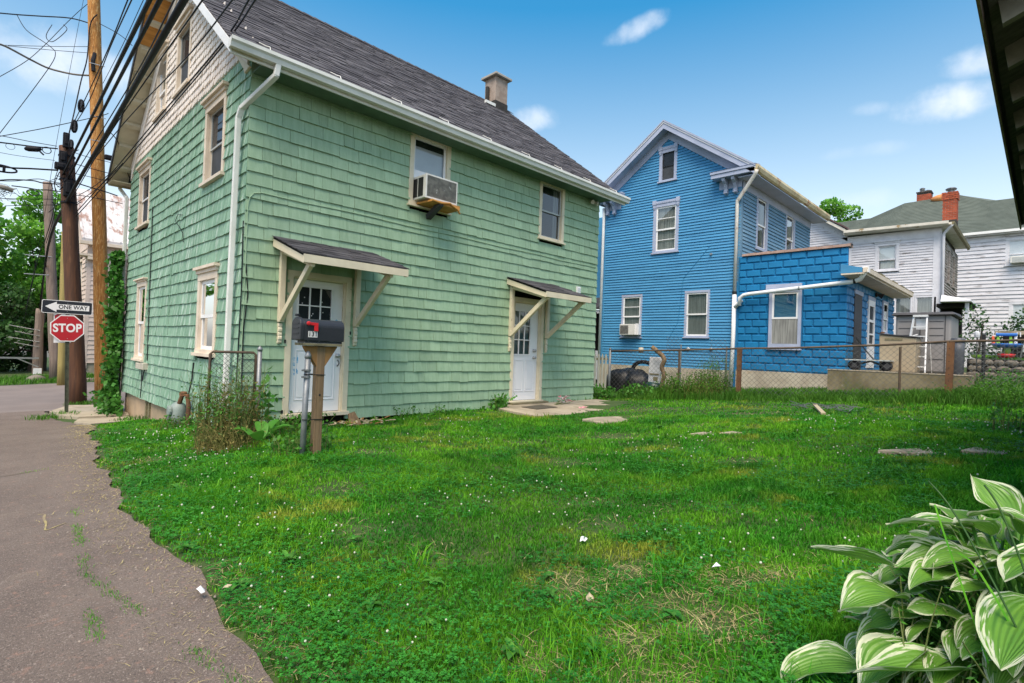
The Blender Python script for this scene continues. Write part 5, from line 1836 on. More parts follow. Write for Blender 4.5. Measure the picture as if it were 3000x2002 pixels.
WIRES = [
(0.025, 'cab', [(1.03, 2.23, 4.58), (1.26, 7.15, 5.11), (1.59, 14.18, 5.87), (1.59, 19.14, 5.68)], 'leftmost of three thick black cables crossing in front of the gable'),
(0.025, 'cab', [(1.06, 2.2, 4.49), (1.34, 7.07, 5.11), (1.74, 14.03, 5.99), (1.69, 19.04, 5.58)], 'middle of three thick black cables crossing in front of the gable'),
(0.038, 'cab', [(1.37, 2.88, 4.9), (1.53, 6.88, 5.12), (1.76, 12.6, 5.43), (1.68, 18.64, 4.94), (1.88, 26.38, 4.6), (2.27, 34.54, 2.47)], 'thickest rightmost black cable running down from the gable past the brown pole'),
(0.0095, 'cab', [(1.3, 4.6, 4.87), (1.5, 7.2, 5.24), (1.83, 11.53, 5.86), (1.78, 18.81, 5.59)], 'thin black wire just left of the thickest cable'),
(0.0095, 'cab', [(1.69, 3.35, 5.16), (1.73, 6.96, 5.25), (1.8, 12.98, 5.4), (1.8, 18.8, 5.1)], 'thin black wire crossing the gable windows'),
(0.009, 'cab', [(1.79, 4.93, 4.9), (1.91, 6.5, 5.14), (2.11, 9.12, 5.54), (2.05, 13.43, 5.73), (1.79, 18.81, 5.38)], 'thin wire crossing the pale fish scale shingles'),
(0.0105, 'cab', [(1.87, 5.19, 4.93), (2.04, 6.37, 5.15), (2.33, 8.34, 5.52), (2.37, 12.41, 5.56), (2.16, 15.61, 5.14), (1.84, 18.77, 4.6)], 'upper of two paired wires crossing the roof edge by the gutter corner'),
(0.0105, 'cab', [(1.9, 5.07, 4.89), (2.09, 6.32, 5.15), (2.4, 8.41, 5.59), (2.43, 12.49, 5.57), (2.22, 15.69, 5.14), (1.88, 18.87, 4.55)], 'lower of two paired wires crossing the roof edge by the gutter corner'),
(0.01, 'cab', [(1.36, 8.17, 6.11), (1.45, 9.77, 6.35), (1.68, 13.77, 6.95), (1.74, 18.96, 7.09)], 'left of two thin wires rising right of the orange pole'),
(0.01, 'cab', [(1.41, 8.4, 6.11), (1.49, 9.73, 6.35), (1.69, 13.06, 6.95), (1.8, 16.49, 7.04), (1.8, 19.04, 7.16)], 'right of two thin wires rising right of the orange pole'),
(0.006, 'cab', [(1.73, 9.76, 6.75), (1.79, 10.83, 6.89), (1.94, 13.51, 7.25), (2.1, 17.02, 7.71)], 'finest wire beside the roof edge right of the orange pole'),
(0.016, 'cab', [(0.06, 19.6, 9.64), (0.55, 20.5, 10.19), (1.09, 20.39, 10.35), (1.66, 20.09, 10.44), (2.08, 19.82, 10.37)], 'frayed wire meeting the orange pole near the top of the photo'),
(0.0095, 'cab', [(0.55, 20.5, 10.19), (0.75, 20.32, 9.78), (1.1, 19.98, 9.47), (1.28, 19.79, 9.29), (1.35, 19.73, 9.15), (1.27, 19.81, 8.82), (0.82, 20.29, 7.85), (0.26, 20.31, 6.58)], 'drooping wire hanging in a long bend left of the orange pole'),
(0.026, 'grey', [(0.09, 19.02, 8.63), (0.33, 19.34, 8.77), (0.87, 19.93, 8.84), (1.27, 20.1, 8.82), (1.78, 20.01, 8.83), (2.14, 19.79, 8.86)], 'thick pale grey cable sagging to the orange pole before the cloud'),
(0.009, 'cab', [(0.19, 19.22, 7.82), (0.76, 19.76, 8.7), (1.17, 19.9, 9.43), (1.52, 19.96, 10.11), (1.82, 19.93, 10.64), (2.08, 19.8, 11.02)], 'wire climbing from the left frame edge to the top of the orange pole'),
(0.007, 'cab', [(0.31, 19.37, 8.8), (2.11, 19.81, 9.7)], 'upper of two straight thin wires to the orange pole in the cloud'),
(0.007, 'cab', [(0.38, 19.29, 8.78), (2.11, 19.8, 9.51)], 'lower of two straight thin wires to the orange pole in the cloud'),
(0.01, 'cab', [(0.25, 19.2, 6.33), (1.08, 19.48, 6.87), (1.75, 19.09, 7.18), (2.39, 19.28, 7.63), (2.55, 19.4, 7.78)], 'wire rising gently rightward just above the brown pole top'),
(0.005, 'cab', [(1.92, 19.96, 11.05), (1.8, 19.82, 9.98), (1.55, 19.56, 7.63), (1.37, 19.22, 5.89), (1.25, 19.37, 4.36), (0.99, 19.98, 1.58)], 'hair thin guy line slanting down left of the orange pole'),
(0.016, 'cab', [(2.19, 19.42, 10.52), (2.06, 19.56, 10.22), (2.03, 19.61, 9.24), (1.92, 19.6, 8.55), (1.78, 19.33, 7.53), (1.71, 19.13, 7.09), (1.65, 19.06, 6.69)], 'crooked black cable hugging the left side of the orange pole'),
(0.009, 'cab', [(1.27, 20.07, 10.06), (1.15, 19.91, 9.65), (1.21, 19.86, 9.49), (1.33, 19.74, 9.51), (1.57, 19.78, 9.93), (1.51, 19.97, 10.13)], 'kinked loose wire loop floating left of the orange pole'),
(0.0095, 'cab', [(2.25, 19.5, 10.32), (2.42, 17.94, 9.53), (2.46, 16.64, 8.85), (2.47, 15.79, 8.37)], 'wire from the orange pole to the roof edge of the green house'),
(0.0095, 'cab', [(1.97, 14.65, 5.81), (2.2, 15.26, 5.83), (2.37, 15.66, 5.64), (2.53, 15.93, 5.3), (2.73, 16.03, 4.92), (2.91, 15.93, 4.65), (3.08, 15.75, 4.58)], 'service drop wire drooping to the wall by the far upper window'),
(0.018, 'cab', [(0.27, 19.46, 6.27), (0.52, 19.49, 6.31), (0.97, 19.46, 6.36), (1.47, 19.31, 6.41)], 'cable ending at the brown pole top with a lamp shaped splice case'),
(0.009, 'cab', [(0.26, 19.46, 6.42), (0.37, 19.36, 6.43), (0.93, 19.36, 6.45), (1.45, 19.26, 6.46)], 'thin wire reaching the very tip of the brown pole'),
(0.006, 'cab', [(0.28, 19.45, 6.01), (0.72, 19.58, 6.06), (1.42, 19.3, 6.07)], 'faint wire below the splice case left of the brown pole'),
(0.022, 'cab', [(0.29, 19.45, 5.64), (0.62, 19.4, 5.67), (0.96, 19.48, 5.76), (1.5, 19.3, 5.82)], 'heavy cable with a flat coil left of the brown pole'),
(0.016, 'cab', [(0.31, 19.44, 5.27), (0.59, 19.44, 5.36), (1.0, 19.45, 5.44), (1.22, 19.37, 5.41), (1.6, 19.2, 5.44)], 'upper cable of the dense bundle beside the grey pole top'),
(0.0095, 'cab', [(0.31, 19.44, 5.26), (0.66, 19.37, 5.33), (1.09, 19.36, 5.49), (1.35, 19.32, 5.48), (1.6, 19.2, 5.46)], 'slack thin cable woven through the dense bundle'),
(0.014, 'cab', [(0.59, 19.44, 5.2), (0.87, 19.45, 5.22), (1.12, 19.34, 5.2), (1.32, 19.28, 5.23), (1.61, 19.2, 5.23)], 'lower cable of the dense bundle with an orange splice'),
(0.008, 'cab', [(0.32, 19.44, 4.8), (0.96, 19.37, 4.92), (1.62, 19.2, 5.03)], 'straight thin wire just above the left treetops'),
(0.008, 'cab', [(0.48, 19.43, 4.64), (0.96, 19.36, 4.75), (1.67, 19.15, 4.88)], 'lowest straight thin wire touching the left treetops'),
(0.008, 'cab', [(1.8, 19.2, 6.38), (2.08, 19.2, 6.34), (2.44, 19.27, 6.35), (2.66, 19.32, 6.35)], 'highest wire between the brown pole and the green house'),
(0.01, 'cab', [(1.84, 19.16, 6.06), (2.27, 19.29, 6.05), (2.64, 19.35, 6.04)], 'second wire down between the brown pole and the green house'),
(0.009, 'cab', [(1.8, 19.2, 5.8), (2.19, 19.24, 5.8), (2.64, 19.36, 5.8)], 'third wire down between the brown pole and the green house'),
(0.016, 'cab', [(1.84, 19.17, 5.55), (2.2, 19.24, 5.51), (2.53, 19.33, 5.49), (2.86, 19.42, 5.45)], 'spiral wrapped cable between the brown pole and the house downspout'),
(0.0095, 'cab', [(1.81, 19.21, 5.2), (2.15, 19.16, 5.22), (2.64, 19.23, 5.22), (2.97, 19.32, 5.23)], 'lowest wire crossing the orange pole above the rusty roof'),
(0.009, 'cab', [(1.9, 19.13, 4.97), (2.08, 17.1, 5.03), (2.17, 15.88, 5.12), (2.23, 14.68, 5.2)], 'wire slanting up from the brown pole under the roof overhang'),
(0.009, 'cab', [(1.93, 19.09, 5.19), (2.07, 17.68, 5.18), (2.16, 15.89, 5.18)], 'short wire slanting up beside the orange pole'),
(0.01, 'cab', [(1.51, 19.07, 5.73), (1.44, 19.29, 5.42), (1.49, 19.39, 5.16), (1.48, 19.69, 4.84), (1.45, 20.01, 4.49), (1.37, 20.67, 3.93), (1.3, 21.03, 3.63), (1.14, 22.23, 2.04)], 'bundle of dark strands falling from the brown pole toward the grey pole'),
(0.008, 'cab', [(1.47, 19.11, 5.75), (1.43, 19.31, 5.44), (1.52, 19.22, 5.1), (1.52, 19.65, 4.84), (1.49, 19.98, 4.49), (1.42, 20.62, 3.95)], 'single strand beside the falling dark bundle'),
]


def smooth_path(pts, k=5):
    P = [np.array(p, float) for p in pts]
    if len(P) == 2:
        out = []
        L_ = np.linalg.norm(P[1] - P[0])
        for i in range(9):
            t = i / 8
            q = P[0] + (P[1] - P[0]) * t
            q[2] -= .012 * L_ * 4 * t * (1 - t) * .5
            out.append(q)
        return out
    out = []
    for i in range(len(P) - 1):
        p0, p1, p2, p3 = P[max(i - 1, 0)], P[i], P[i + 1], P[min(i + 2, len(P) - 1)]
        for s in range(k):
            t = s / k
            out.append(.5 * ((2 * p1) + (-p0 + p2) * t + (2 * p0 - 5 * p1 + 4 * p2 - p3) * t * t + (-p0 + 3 * p1 - 3 * p2 + p3) * t ** 3))
    out.append(P[-1])
    return out


for r, mt, pts, lab in WIRES:
    o = MB().tube(smooth_path(pts), r, 6 if r < .02 else 10).build('overhead_wire', 'rubber' if mt == 'cab' else 'cable_grey', origin=pts[-1], smooth=True)
    tag(o, lab, 'wire', 'overhead wires')


def coil(c, rx, rz, r, n=22, turns=1, name='wire_coil', lab='', mt='rubber', yj=.0):
    pts = [(c[0] + rx * math.cos(2 * math.pi * i * turns / n), c[1] + yj * i, c[2] + rz * math.sin(2 * math.pi * i * turns / n)) for i in range(n + 1)]
    return tag(MB().tube(pts, r, 6).build(name, mt, origin=c, smooth=True), lab, 'wire coil')


cc = thing('wire_coil', 'flattened black cable coil with a crossbar at the left frame edge', 'wire coil', (.35, 19.4, 5.6))
MB().tube([(.35 + .33 * math.cos(a), 19.42, 5.60 + .085 * math.sin(a)) for a in np.linspace(0, 2 * math.pi, 24)], .022, 6).build('loop', 'rubber', cc, smooth=True)
MB().box(.40, .46, 19.36, 19.44, 5.53, 5.68).build('crossbar', 'rubber', cc)
coil((1.01, 19.31, 5.09), .125, .07, .014, lab='small dark coil hanging under the cable bundle')
coil((1.23, 19.07, 6.24), .09, .085, .010, lab='round wire ring beside the lamp shaped splice case')
coil((.53, 19.49, 6.24), .09, .08, .005, lab='thin wire ring below the splice cable at far left')
coil((2.42, 19.3, 5.35), .07, .10, .009, lab='pale rusty ring of wire in front of the orange pole', mt='rust')
sp = thing('splice_case', 'dark lamp shaped splice case hanging on the cable left of the brown pole', 'splice case', (.98, 19.2, 6.2))
MB().tube([(.80, 19.3, 6.20), (.86, 19.28, 6.23), (1.05, 19.22, 6.25), (1.13, 19.19, 6.27)], [.03, .075, .07, .03], 8).build('body', 'rubber', sp, smooth=True)
MB().tube([(1.08, 19.2, 6.22), (1.18, 19.17, 6.12)], .02, 6).build('tail', 'rubber', sp)
for i, (cx, cz, a) in enumerate([(1.74, 6.95, .09), (1.69, 6.45, .06), (1.86, 7.55, .09)]):
    w_ = thing('wire_spool', ['lower black oval spool on the slanting wires', 'small black spool by the brown pole tip', 'upper black oval spool on the slanting wires'][i], 'wire spool', (cx, 18.7, cz))
    MB().tube([(cx + a * .55 * math.cos(t), 18.7 - .02 * math.sin(t), cz + a * 1.7 * math.sin(t)) for t in np.linspace(0, 2 * math.pi, 16)], .028, 6).build('ring', 'rubber', w_, smooth=True)
    MB().box(cx - .02, cx + .02, 18.66, 18.74, cz - a * 1.4, cz + a * 1.4).build('core', 'shed_dark', w_)
tb_ = tag(MB().box(2.50, 2.72, 19.28, 19.42, 6.42, 6.56).build('pole_device', 'rubber', origin=(2.6, 19.35, 6.42), bevel=.03), 'black device sticking out right of the orange pole', 'device')
rg = thing('cable_tangle', 'messy grey bundle of frayed cable ends at the left frame edge', 'cable tangle', (.5, 19.3, 5.0))
rn = random.Random(21)
for i in range(14):
    x, z = .35 + rn.uniform(-.2, .3), 5.12 + rn.uniform(-.06, .06)
    MB().tube([(x, 19.3, z), (x + rn.uniform(-.1, .15), 19.28, z + rn.uniform(-.1, .05)), (x + rn.uniform(-.1, .3), 19.3, z + rn.uniform(-.35, .0)), (x + rn.uniform(.1, .4), 19.3, z + rn.uniform(-.4, .02))], .007, 4).build('strand', 'cable_grey' if i % 2 else 'rubber', rg)
MB().tube([(.25, 19.3, 5.10), (.45, 19.28, 5.09), (.62, 19.3, 5.05)], .06, 8).build('core', 'cable_grey', rg)

# ------------------------------------------------------------------ stop sign assembly
sg = thing('stop_sign', 'red stop sign with a one way plate on a green perforated post', 'street sign', (1.617, 16.133, -.55))
P0, P1 = np.array((1.617, 16.133, -.62)), np.array((1.540, 16.152, 2.11))
m = MB()
ax = (P1 - P0) / np.linalg.norm(P1 - P0)
nfa = np.array([-.14, -.99, 0.0]); nfa /= np.linalg.norm(nfa)
rt_ = np.cross(nfa, ax); rt_ = -rt_ / np.linalg.norm(rt_)
if rt_[0] < 0:
    rt_ = -rt_
up_ = np.cross(rt_, -nfa)
up_ = up_ if up_[2] > 0 else -up_
back = -nfa
for off, w_, d_w in ((0, .012, .04), (-.03, .012, .035), (.03, .012, .035)):
    m.beam(P0 + rt_ * off + back * .02, P1 + rt_ * off + back * .02, w_ if off else .05, d_w if off else .008, up=back)
m.build('post', 'post_green', sg)
hm = MB()
for i in range(56):
    p = P0 + ax * (.12 + i * .047) + back * .0155
    hm.prism([p + rt_ * .006 * math.cos(t) + up_ * .006 * math.sin(t) for t in np.linspace(0, 2 * math.pi, 7)[:-1]], nfa * .002)
hm.build('post_hole', 'black', sg)


def plate(c, pts, off, t, mat, name, parent):
    """flat plate in the sign plane; pts in (right, up)"""
    k = MB()
    k.prism([c + rt_ * a + up2 * b_ + nfa * off for a, b_ in pts], nfa * t)
    return k.build(name, mat, parent)


cs = P0 + ax * 2.094
tl = math.radians(1.0)
up2 = up_
octa = lambda r: [(r * math.cos(math.radians(22.5 + 45 * i)), r * math.sin(math.radians(22.5 + 45 * i))) for i in range(8)]
R8 = .305 / math.cos(math.radians(22.5))
face = plate(cs, octa(R8), .012, .003, 'sign_white', 'stop_panel', sg)
plate(cs, octa(R8 - .022), .015, .0012, 'sign_red', 'stop_field', face)


def letters(body, size, c, off, mat, parent, offset, spacing=1.0, xs=1.0, name='lettering'):
    me = text_mesh(body, size, offset, .0008, spacing, xs)
    me.materials.append(MATS[mat])
    o = bpy.data.objects.new(name, me)
    COL.objects.link(o)
    o.parent = parent
    p = c + nfa * off - WO[parent.name]
    o.matrix_local = Matrix(((rt_[0], up2[0], nfa[0], p[0]), (rt_[1], up2[1], nfa[1], p[1]), (rt_[2], up2[2], nfa[2], p[2]), (0, 0, 0, 1)))
    WO[o.name] = c
    return o


letters('STOP', .262, cs + up2 * .0, .0175, 'sign_white', face, .0085, 1.04, .80)
for s in (-1, 1):
    k = MB()
    p = cs + up2 * s * .235 + nfa * .0165
    k.prism([p + rt_ * .008 * math.cos(t) + up2 * .008 * math.sin(t) for t in np.linspace(0, 2 * math.pi, 9)[:-1]], nfa * .003)
    k.build('bolt', 'steel', face)
co = P0 + ax * 2.58
up2_save, rt_save = up2, rt_
rr_ = math.radians(-2.0)
rt_, up2 = rt_save * math.cos(rr_) + up2_save * math.sin(rr_), -rt_save * math.sin(rr_) + up2_save * math.cos(rr_)


def rrect(w, h, r):
    out = []
    for cx, cy, a0 in ((w / 2 - r, h / 2 - r, 0), (-w / 2 + r, h / 2 - r, 90), (-w / 2 + r, -h / 2 + r, 180), (w / 2 - r, -h / 2 + r, 270)):
        for k_ in range(4):
            a = math.radians(a0 + k_ * 30)
            out.append((cx + r * math.cos(a), cy + r * math.sin(a)))
    return out


ow = plate(co, rrect(.914, .305, .035), .012, .003, 'sign_white', 'one_way_panel', sg)
plate(co, rrect(.89, .281, .028), .015, .001, 'sign_black', 'one_way_field', ow)
arrow = [(-.40, 0), (-.195, -.118), (-.195, -.063), (.395, -.063), (.395, .063), (-.195, .063), (-.195, .118)]
plate(co, arrow, .0161, .001, 'sign_white', 'one_way_arrow', ow)
letters('ONE WAY', .128, co + rt_ * .10, .0178, 'sign_black', ow, .003, 1.02, .86)
for s in (-1, 1):
    k = MB()
    p = co + up2 * s * .10 + nfa * .0162
    k.prism([p + rt_ * .006 * math.cos(t) + up2 * .006 * math.sin(t) for t in np.linspace(0, 2 * math.pi, 9)[:-1]], nfa * .003)
    k.build('bolt', 'steel', ow)
rt_, up2 = rt_save, up2_save
bk_ = plate(cs - rt_ * .055 + up2 * .0, [(-.19, -.335), (.12, -.335), (.12, .335), (-.19, .335)], -.03, .003, 'sign_white', 'rear_panel', sg)
plate(cs - rt_ * .055 + up2 * .0, [(-.175, .20), (-.06, .20), (-.06, .325), (-.13, .325), (-.175, .29)], -.0265, .001, 'sign_red', 'rear_field', bk_)

# ------------------------------------------------------------------ pale pink house with rusty tin roof
ph = thing('pink_house', 'pale pink clapboard house with streaked rusty tin roof behind the poles', 'house', (3.6, 31, -.4))
PX, PY = 3.60, 31.0
MB().box(PX + .1, 13, PY + .1, 38, -.8, 5.6).build('wall', 'shade_sheathing', ph)
MB().box(PX + .03, 13, PY + .03, 38, -.9, .05).build('foundation', 'concrete', ph)
clapboards(ph, front(PY), PX, 13, .05, 5.55, .21, [(5.3, 5.9, .7, 2.4)], 'pink_board', thick=.03, seed=12)
MB().box(PX - .03, PX + .12, PY - .03, PY + .12, -.2, 5.3).build('corner_board', 'pink_board', ph)
clapboards(ph, side(PX), PY + .1, 38, .05, 5.5, .21, [(32.6, 33.6, .6, 2.6), (32.6, 33.6, 2.9, 4.9)], 'pink_board', thick=.03, seed=13)
window(ph, side(PX), 32.5, 33.7, .55, 2.65, cas=.12, trim='trim_peach', rail=.5, blind=('screen', 0, 1))
window(ph, side(PX), 32.5, 33.7, 2.85, 4.95, cas=.12, trim='trim_peach', rail=.5, blind=('screen', 0, 1))
window(ph, front(PY), 5.25, 5.95, .65, 2.45, cas=.1, trim='trim_cream', rail=.5, blind=('curtain_dim', 0, 1))
m = MB()
m.hexa([(PX - .30, PY - .35, 5.55), (13.5, PY - .35, 5.55), (13.5, PY + 3.4, 8.5), (PX - .25, PY + 3.4, 8.5), (PX - .30, PY - .35, 5.67), (13.5, PY - .35, 5.67), (13.5, PY + 3.4, 8.62), (PX - .25, PY + 3.4, 8.62)])
m.hexa([(PX - .3, PY + 7.1, 5.55), (13.5, PY + 7.1, 5.55), (13.5, PY + 3.4, 8.5), (PX - .25, PY + 3.4, 8.5), (PX - .3, PY + 7.1, 5.67), (13.5, PY + 7.1, 5.67), (13.5, PY + 3.4, 8.62), (PX - .25, PY + 3.4, 8.62)])
pr2 = m.build('roof', 'tin_roof', ph)
for i in range(22):
    xx = PX - .25 + i * .45
    MB().hexa([(xx, PY - .36, 5.66), (xx + .04, PY - .36, 5.66), (xx + .04, PY + 3.4, 8.61), (xx, PY + 3.4, 8.61), (xx, PY - .36, 5.70), (xx + .04, PY - .36, 5.70), (xx + .04, PY + 3.4, 8.65), (xx, PY + 3.4, 8.65)]).build('seam', 'tin_roof', pr2)
MB().prism([(PX + .08, PY + .1, 5.5), (PX + .08, PY + 6.9, 5.5), (PX + .08, PY + 3.4, 8.4)], (.1, 0, 0)).build('gable_wall', 'pink_board', ph)
m = MB()
m.box(PX - .35, 13.5, PY - .38, PY + .0, 5.42, 5.55)
m.box(PX - .05, PX + .5, PY - .3, PY + .02, 4.75, 4.88)
m.hexa([(PX - .4, PY - .3, 4.9), (PX + .5, PY - .3, 4.9), (PX + .5, PY + .6, 4.9), (PX - .4, PY + .6, 4.9), (PX - .3, PY - .3, 5.0), (PX + .5, PY - .3, 5.0), (PX + .5, PY + .4, 5.0), (PX - .3, PY + .4, 5.0)])
m.build('cornice', 'trim_peach', ph)
MB().tube([(4.6, PY - .06, 4.6), (4.9, PY - .06, 4.3), (4.95, PY - .06, 3.5)], .02, 5).build('wall_cable', 'rubber', ph)
for zz in (3.9, 3.65, 3.4):
    MB().lathe((4.68, PY - .03, zz), [(.04, 0), (.03, -.08)], 7, axis=1).build('insulator', 'rust', ph)
# small teal shed at far left
ts = thing('teal_shed', 'low teal corrugated shed in the shade at the far left edge', 'shed', (-1.2, 33, -1.2))
MB().box(-6, -.3, 33.0, 37, -1.4, .1).build('wall', 'green_metal', ts)
for i in range(9):
    MB().box(-6.01, -.29, 32.965, 33.0, -1.3 + i * .155, -1.21 + i * .155).build('sheet_rib', 'green_metal', ts)
MB().hexa([(-6.3, 32.7, .1), (-.1, 32.7, .1), (-.1, 35, .75), (-6.3, 35, .75), (-6.3, 32.7, .18), (-.1, 32.7, .18), (-.1, 35, .83), (-6.3, 35, .83)]).build('roof', 'tin_roof', ts)
bo = MB()
bo.lathe((1.9, 29.0, -.68), [(.25, -.1), (.34, .05), (.30, .2), (.15, .3), (.02, .33)], 8)
tag(bo.build('boulder', 'stone', origin=(1.9, 29, -.68), smooth=True), 'pale boulder on the grass verge across the street', 'boulder')

# ------------------------------------------------------------------ mailbox on its wooden post
mb = thing('mailbox', 'black plastic mailbox numbered 131 with red flag on a wooden post', 'mailbox', (2.62, 5.50, .17))
MX0, MX1, MY0, MY1, MZ0 = 2.355, 2.845, 5.40, 5.60, 1.368
def arch(y0, y1, z0, h, n=12):
    r = (y1 - y0) / 2
    ys_ = (y0 + y1) / 2
    zc = z0 + h - r
    pts = [(y0, z0), (y0, zc)]
    pts += [(ys_ - r * math.cos(math.pi * i / n), zc + r * .85 * math.sin(math.pi * i / n)) for i in range(1, n)]
    pts += [(y1, zc), (y1, z0)]
    return pts
b = MB()
b.prism([(MX0 + .045, y, z) for y, z in arch(MY0, MY1, MZ0, .245)], (MX1 - MX0 - .045, 0, 0))
b.build('body', 'mailbox_plastic', mb, bevel=.006)
b = MB()
b.prism([(MX0, y, z) for y, z in arch(MY0 - .008, MY1 + .008, MZ0 + .004, .258)], (.043, 0, 0))
dr = b.build('door', 'mailbox_plastic', mb, bevel=.008)
b = MB()
for zz in (MZ0 + .07, MZ0 + .125, MZ0 + .17):
    b.box(MX0 - .006, MX0 - .0005, MY0 + .03, MY1 - .03, zz, zz + .012)
b.build('door_rib', 'mailbox_plastic', dr)
MB().box(MX0 - .012, MX0 + .03, 5.48, 5.52, MZ0 + .252, MZ0 + .275).build('door_tab', 'mailbox_plastic', dr, bevel=.004)
MB().box(MX0 + .06, MX1 - .02, MY0 + .01, MY1 - .01, MZ0 - .022, MZ0 - .001).build('base_flange', 'mailbox_plastic', mb)
b = MB()
b.lathe((2.437, MY0 - .006, 1.548), [(.021, 0), (.021, -.018), (.012, -.022)], 12, axis=1)
b.prism([(2.437, MY0 - .008, 1.560), (2.540, MY0 - .008, 1.556), (2.542, MY0 - .008, 1.470), (2.500, MY0 - .008, 1.470), (2.500, MY0 - .008, 1.528), (2.437, MY0 - .008, 1.532)], (0, -.010, 0))
b.build('flag', 'flag_red', mb, bevel=.002)
pl = MB().box(2.442, 2.541, MY0 - .003, MY0 - .0005, 1.405, 1.468).build('number_plate', 'sticker', mb)
for i, ch_ in enumerate('131'):
    me = text_mesh(ch_, .070, .0020, .0006, 1, .72)
    me.materials.append(MATS['black'])
    o = bpy.data.objects.new('digit', me)
    COL.objects.link(o)
    o.parent = pl
    px_ = 2.458 + i * .0335
    p = np.array((px_, MY0 - .0042, 1.437)) - WO[mb.name]
    o.matrix_local = Matrix(((1, 0, 0, p[0]), (0, 0, -1, p[1]), (0, 1, 0, p[2]), (0, 0, 0, 1)))
    WO[o.name] = np.array((px_, MY0, 1.437))
for k in range(2):
    MB().box(2.4749 + k * .0335, 2.4756 + k * .0335, MY0 - .0038, MY0 - .0031, 1.405, 1.468).build('plate_seam', 'cable_grey', pl)
bd = MB()
bd.box(2.40, 2.83, 5.41, 5.50, 1.318, 1.345)
bd.box(2.39, 2.835, 5.503, 5.60, 1.320, 1.345)
bd.build('mounting_board', 'weathered_board', mb, bevel=.004)
MB().box(2.575, 2.664, 5.455, 5.544, -.1, 1.317).build('post', 'pine_post', mb, bevel=.006)
for s in (-1, 1):
    MB().prism([(2.62 + s * .044, 5.46, 1.10), (2.62 + s * .044, 5.46, 1.316), (2.62 + s * .18, 5.46, 1.316), (2.62 + s * .165, 5.46, 1.285)], (0, .075, 0)).build('brace', 'pine_new', mb)
for zz in (.55, 1.02):
    MB().tube([(2.435, 5.44, zz), (2.50, 5.42, zz - .003), (2.57, 5.452, zz - .006), (2.668, 5.45, zz - .01), (2.668, 5.55, zz - .01), (2.5, 5.548, zz), (2.435, 5.44, zz)], .005, 5).build('tie_wire', 'black', mb)
MB().lathe((2.6196, 5.4555, .80), [(.012, -.002), (.006, -.0045)], 8, axis=1).build('knot', 'black', mb)
gp = thing('fence_post', 'galvanised pipe post strapped to the mailbox post', 'fence post', (2.475, 5.46, .17))
MB().tube([(2.46, 5.47, -.1), (2.478, 5.46, 1.19)], .030, 12).build('pipe', 'galv', gp, smooth=True)
MB().lathe((2.478, 5.46, 1.185), [(.034, 0), (.034, .03), (.028, .045), (.02, .06), (.012, .075), (.002, .08)], 12).build('cap', 'galv', gp, smooth=True)
for zz in (.98, 1.05):
    k = MB().lathe((2.474, 5.46, zz), [(.036, 0), (.036, .022)], 12)
    k.box(2.415, 2.442, 5.43, 5.46, zz + .002, zz + .02)
    k.tube([(2.41, 5.445, zz + .012), (2.455, 5.42, zz + .012)], .006, 5)
    k.build('band', 'galv', gp)

# ------------------------------------------------------------------ gas meter on the gable wall
gm = thing('gas_meter', 'grey green gas meter with rusty pipe at the foot of the gable wall', 'gas meter', (2.42, 10.3, -.12))
MB().lathe((2.42, 10.05, -.12), [(.06, .02), (.11, .08), (.125, .2), (.125, .30), (.10, .38), (.05, .42)], 14).build('body', 'meter_grey', gm, smooth=True)
MB().lathe((2.31, 10.05, .16), [(.09, 0), (.09, -.03), (.07, -.04)], 12, axis=0).build('dial', 'meter_grey', gm)
MB().lathe((2.40, 10.42, .02), [(.05, -.05), (.11, -.03), (.12, .0), (.11, .03), (.05, .05)], 14, axis=0).build('regulator', 'galv', gm, smooth=True)
MB().tube([(2.40, 10.42, .02), (2.41, 10.25, .24), (2.42, 10.12, .28)], .03, 8).build('inlet_pipe', 'meter_grey', gm)
MB().tube([(2.42, 10.0, .28), (2.44, 9.93, .42), (2.50, 9.88, .42), (2.52, 9.86, .25), (2.52, 9.86, -.2)], .035, 8).build('outlet_pipe', 'rust', gm)
MB().tube([(2.52, 9.92, .38), (2.57, 9.93, .7), (2.585, 9.95, .95)], .012, 6).build('riser', 'black', gm)
MB().lathe((2.46, 9.95, .40), [(.05, 0), (.06, .03), (.06, .06), (.04, .08)], 8).build('union', 'rust', gm)

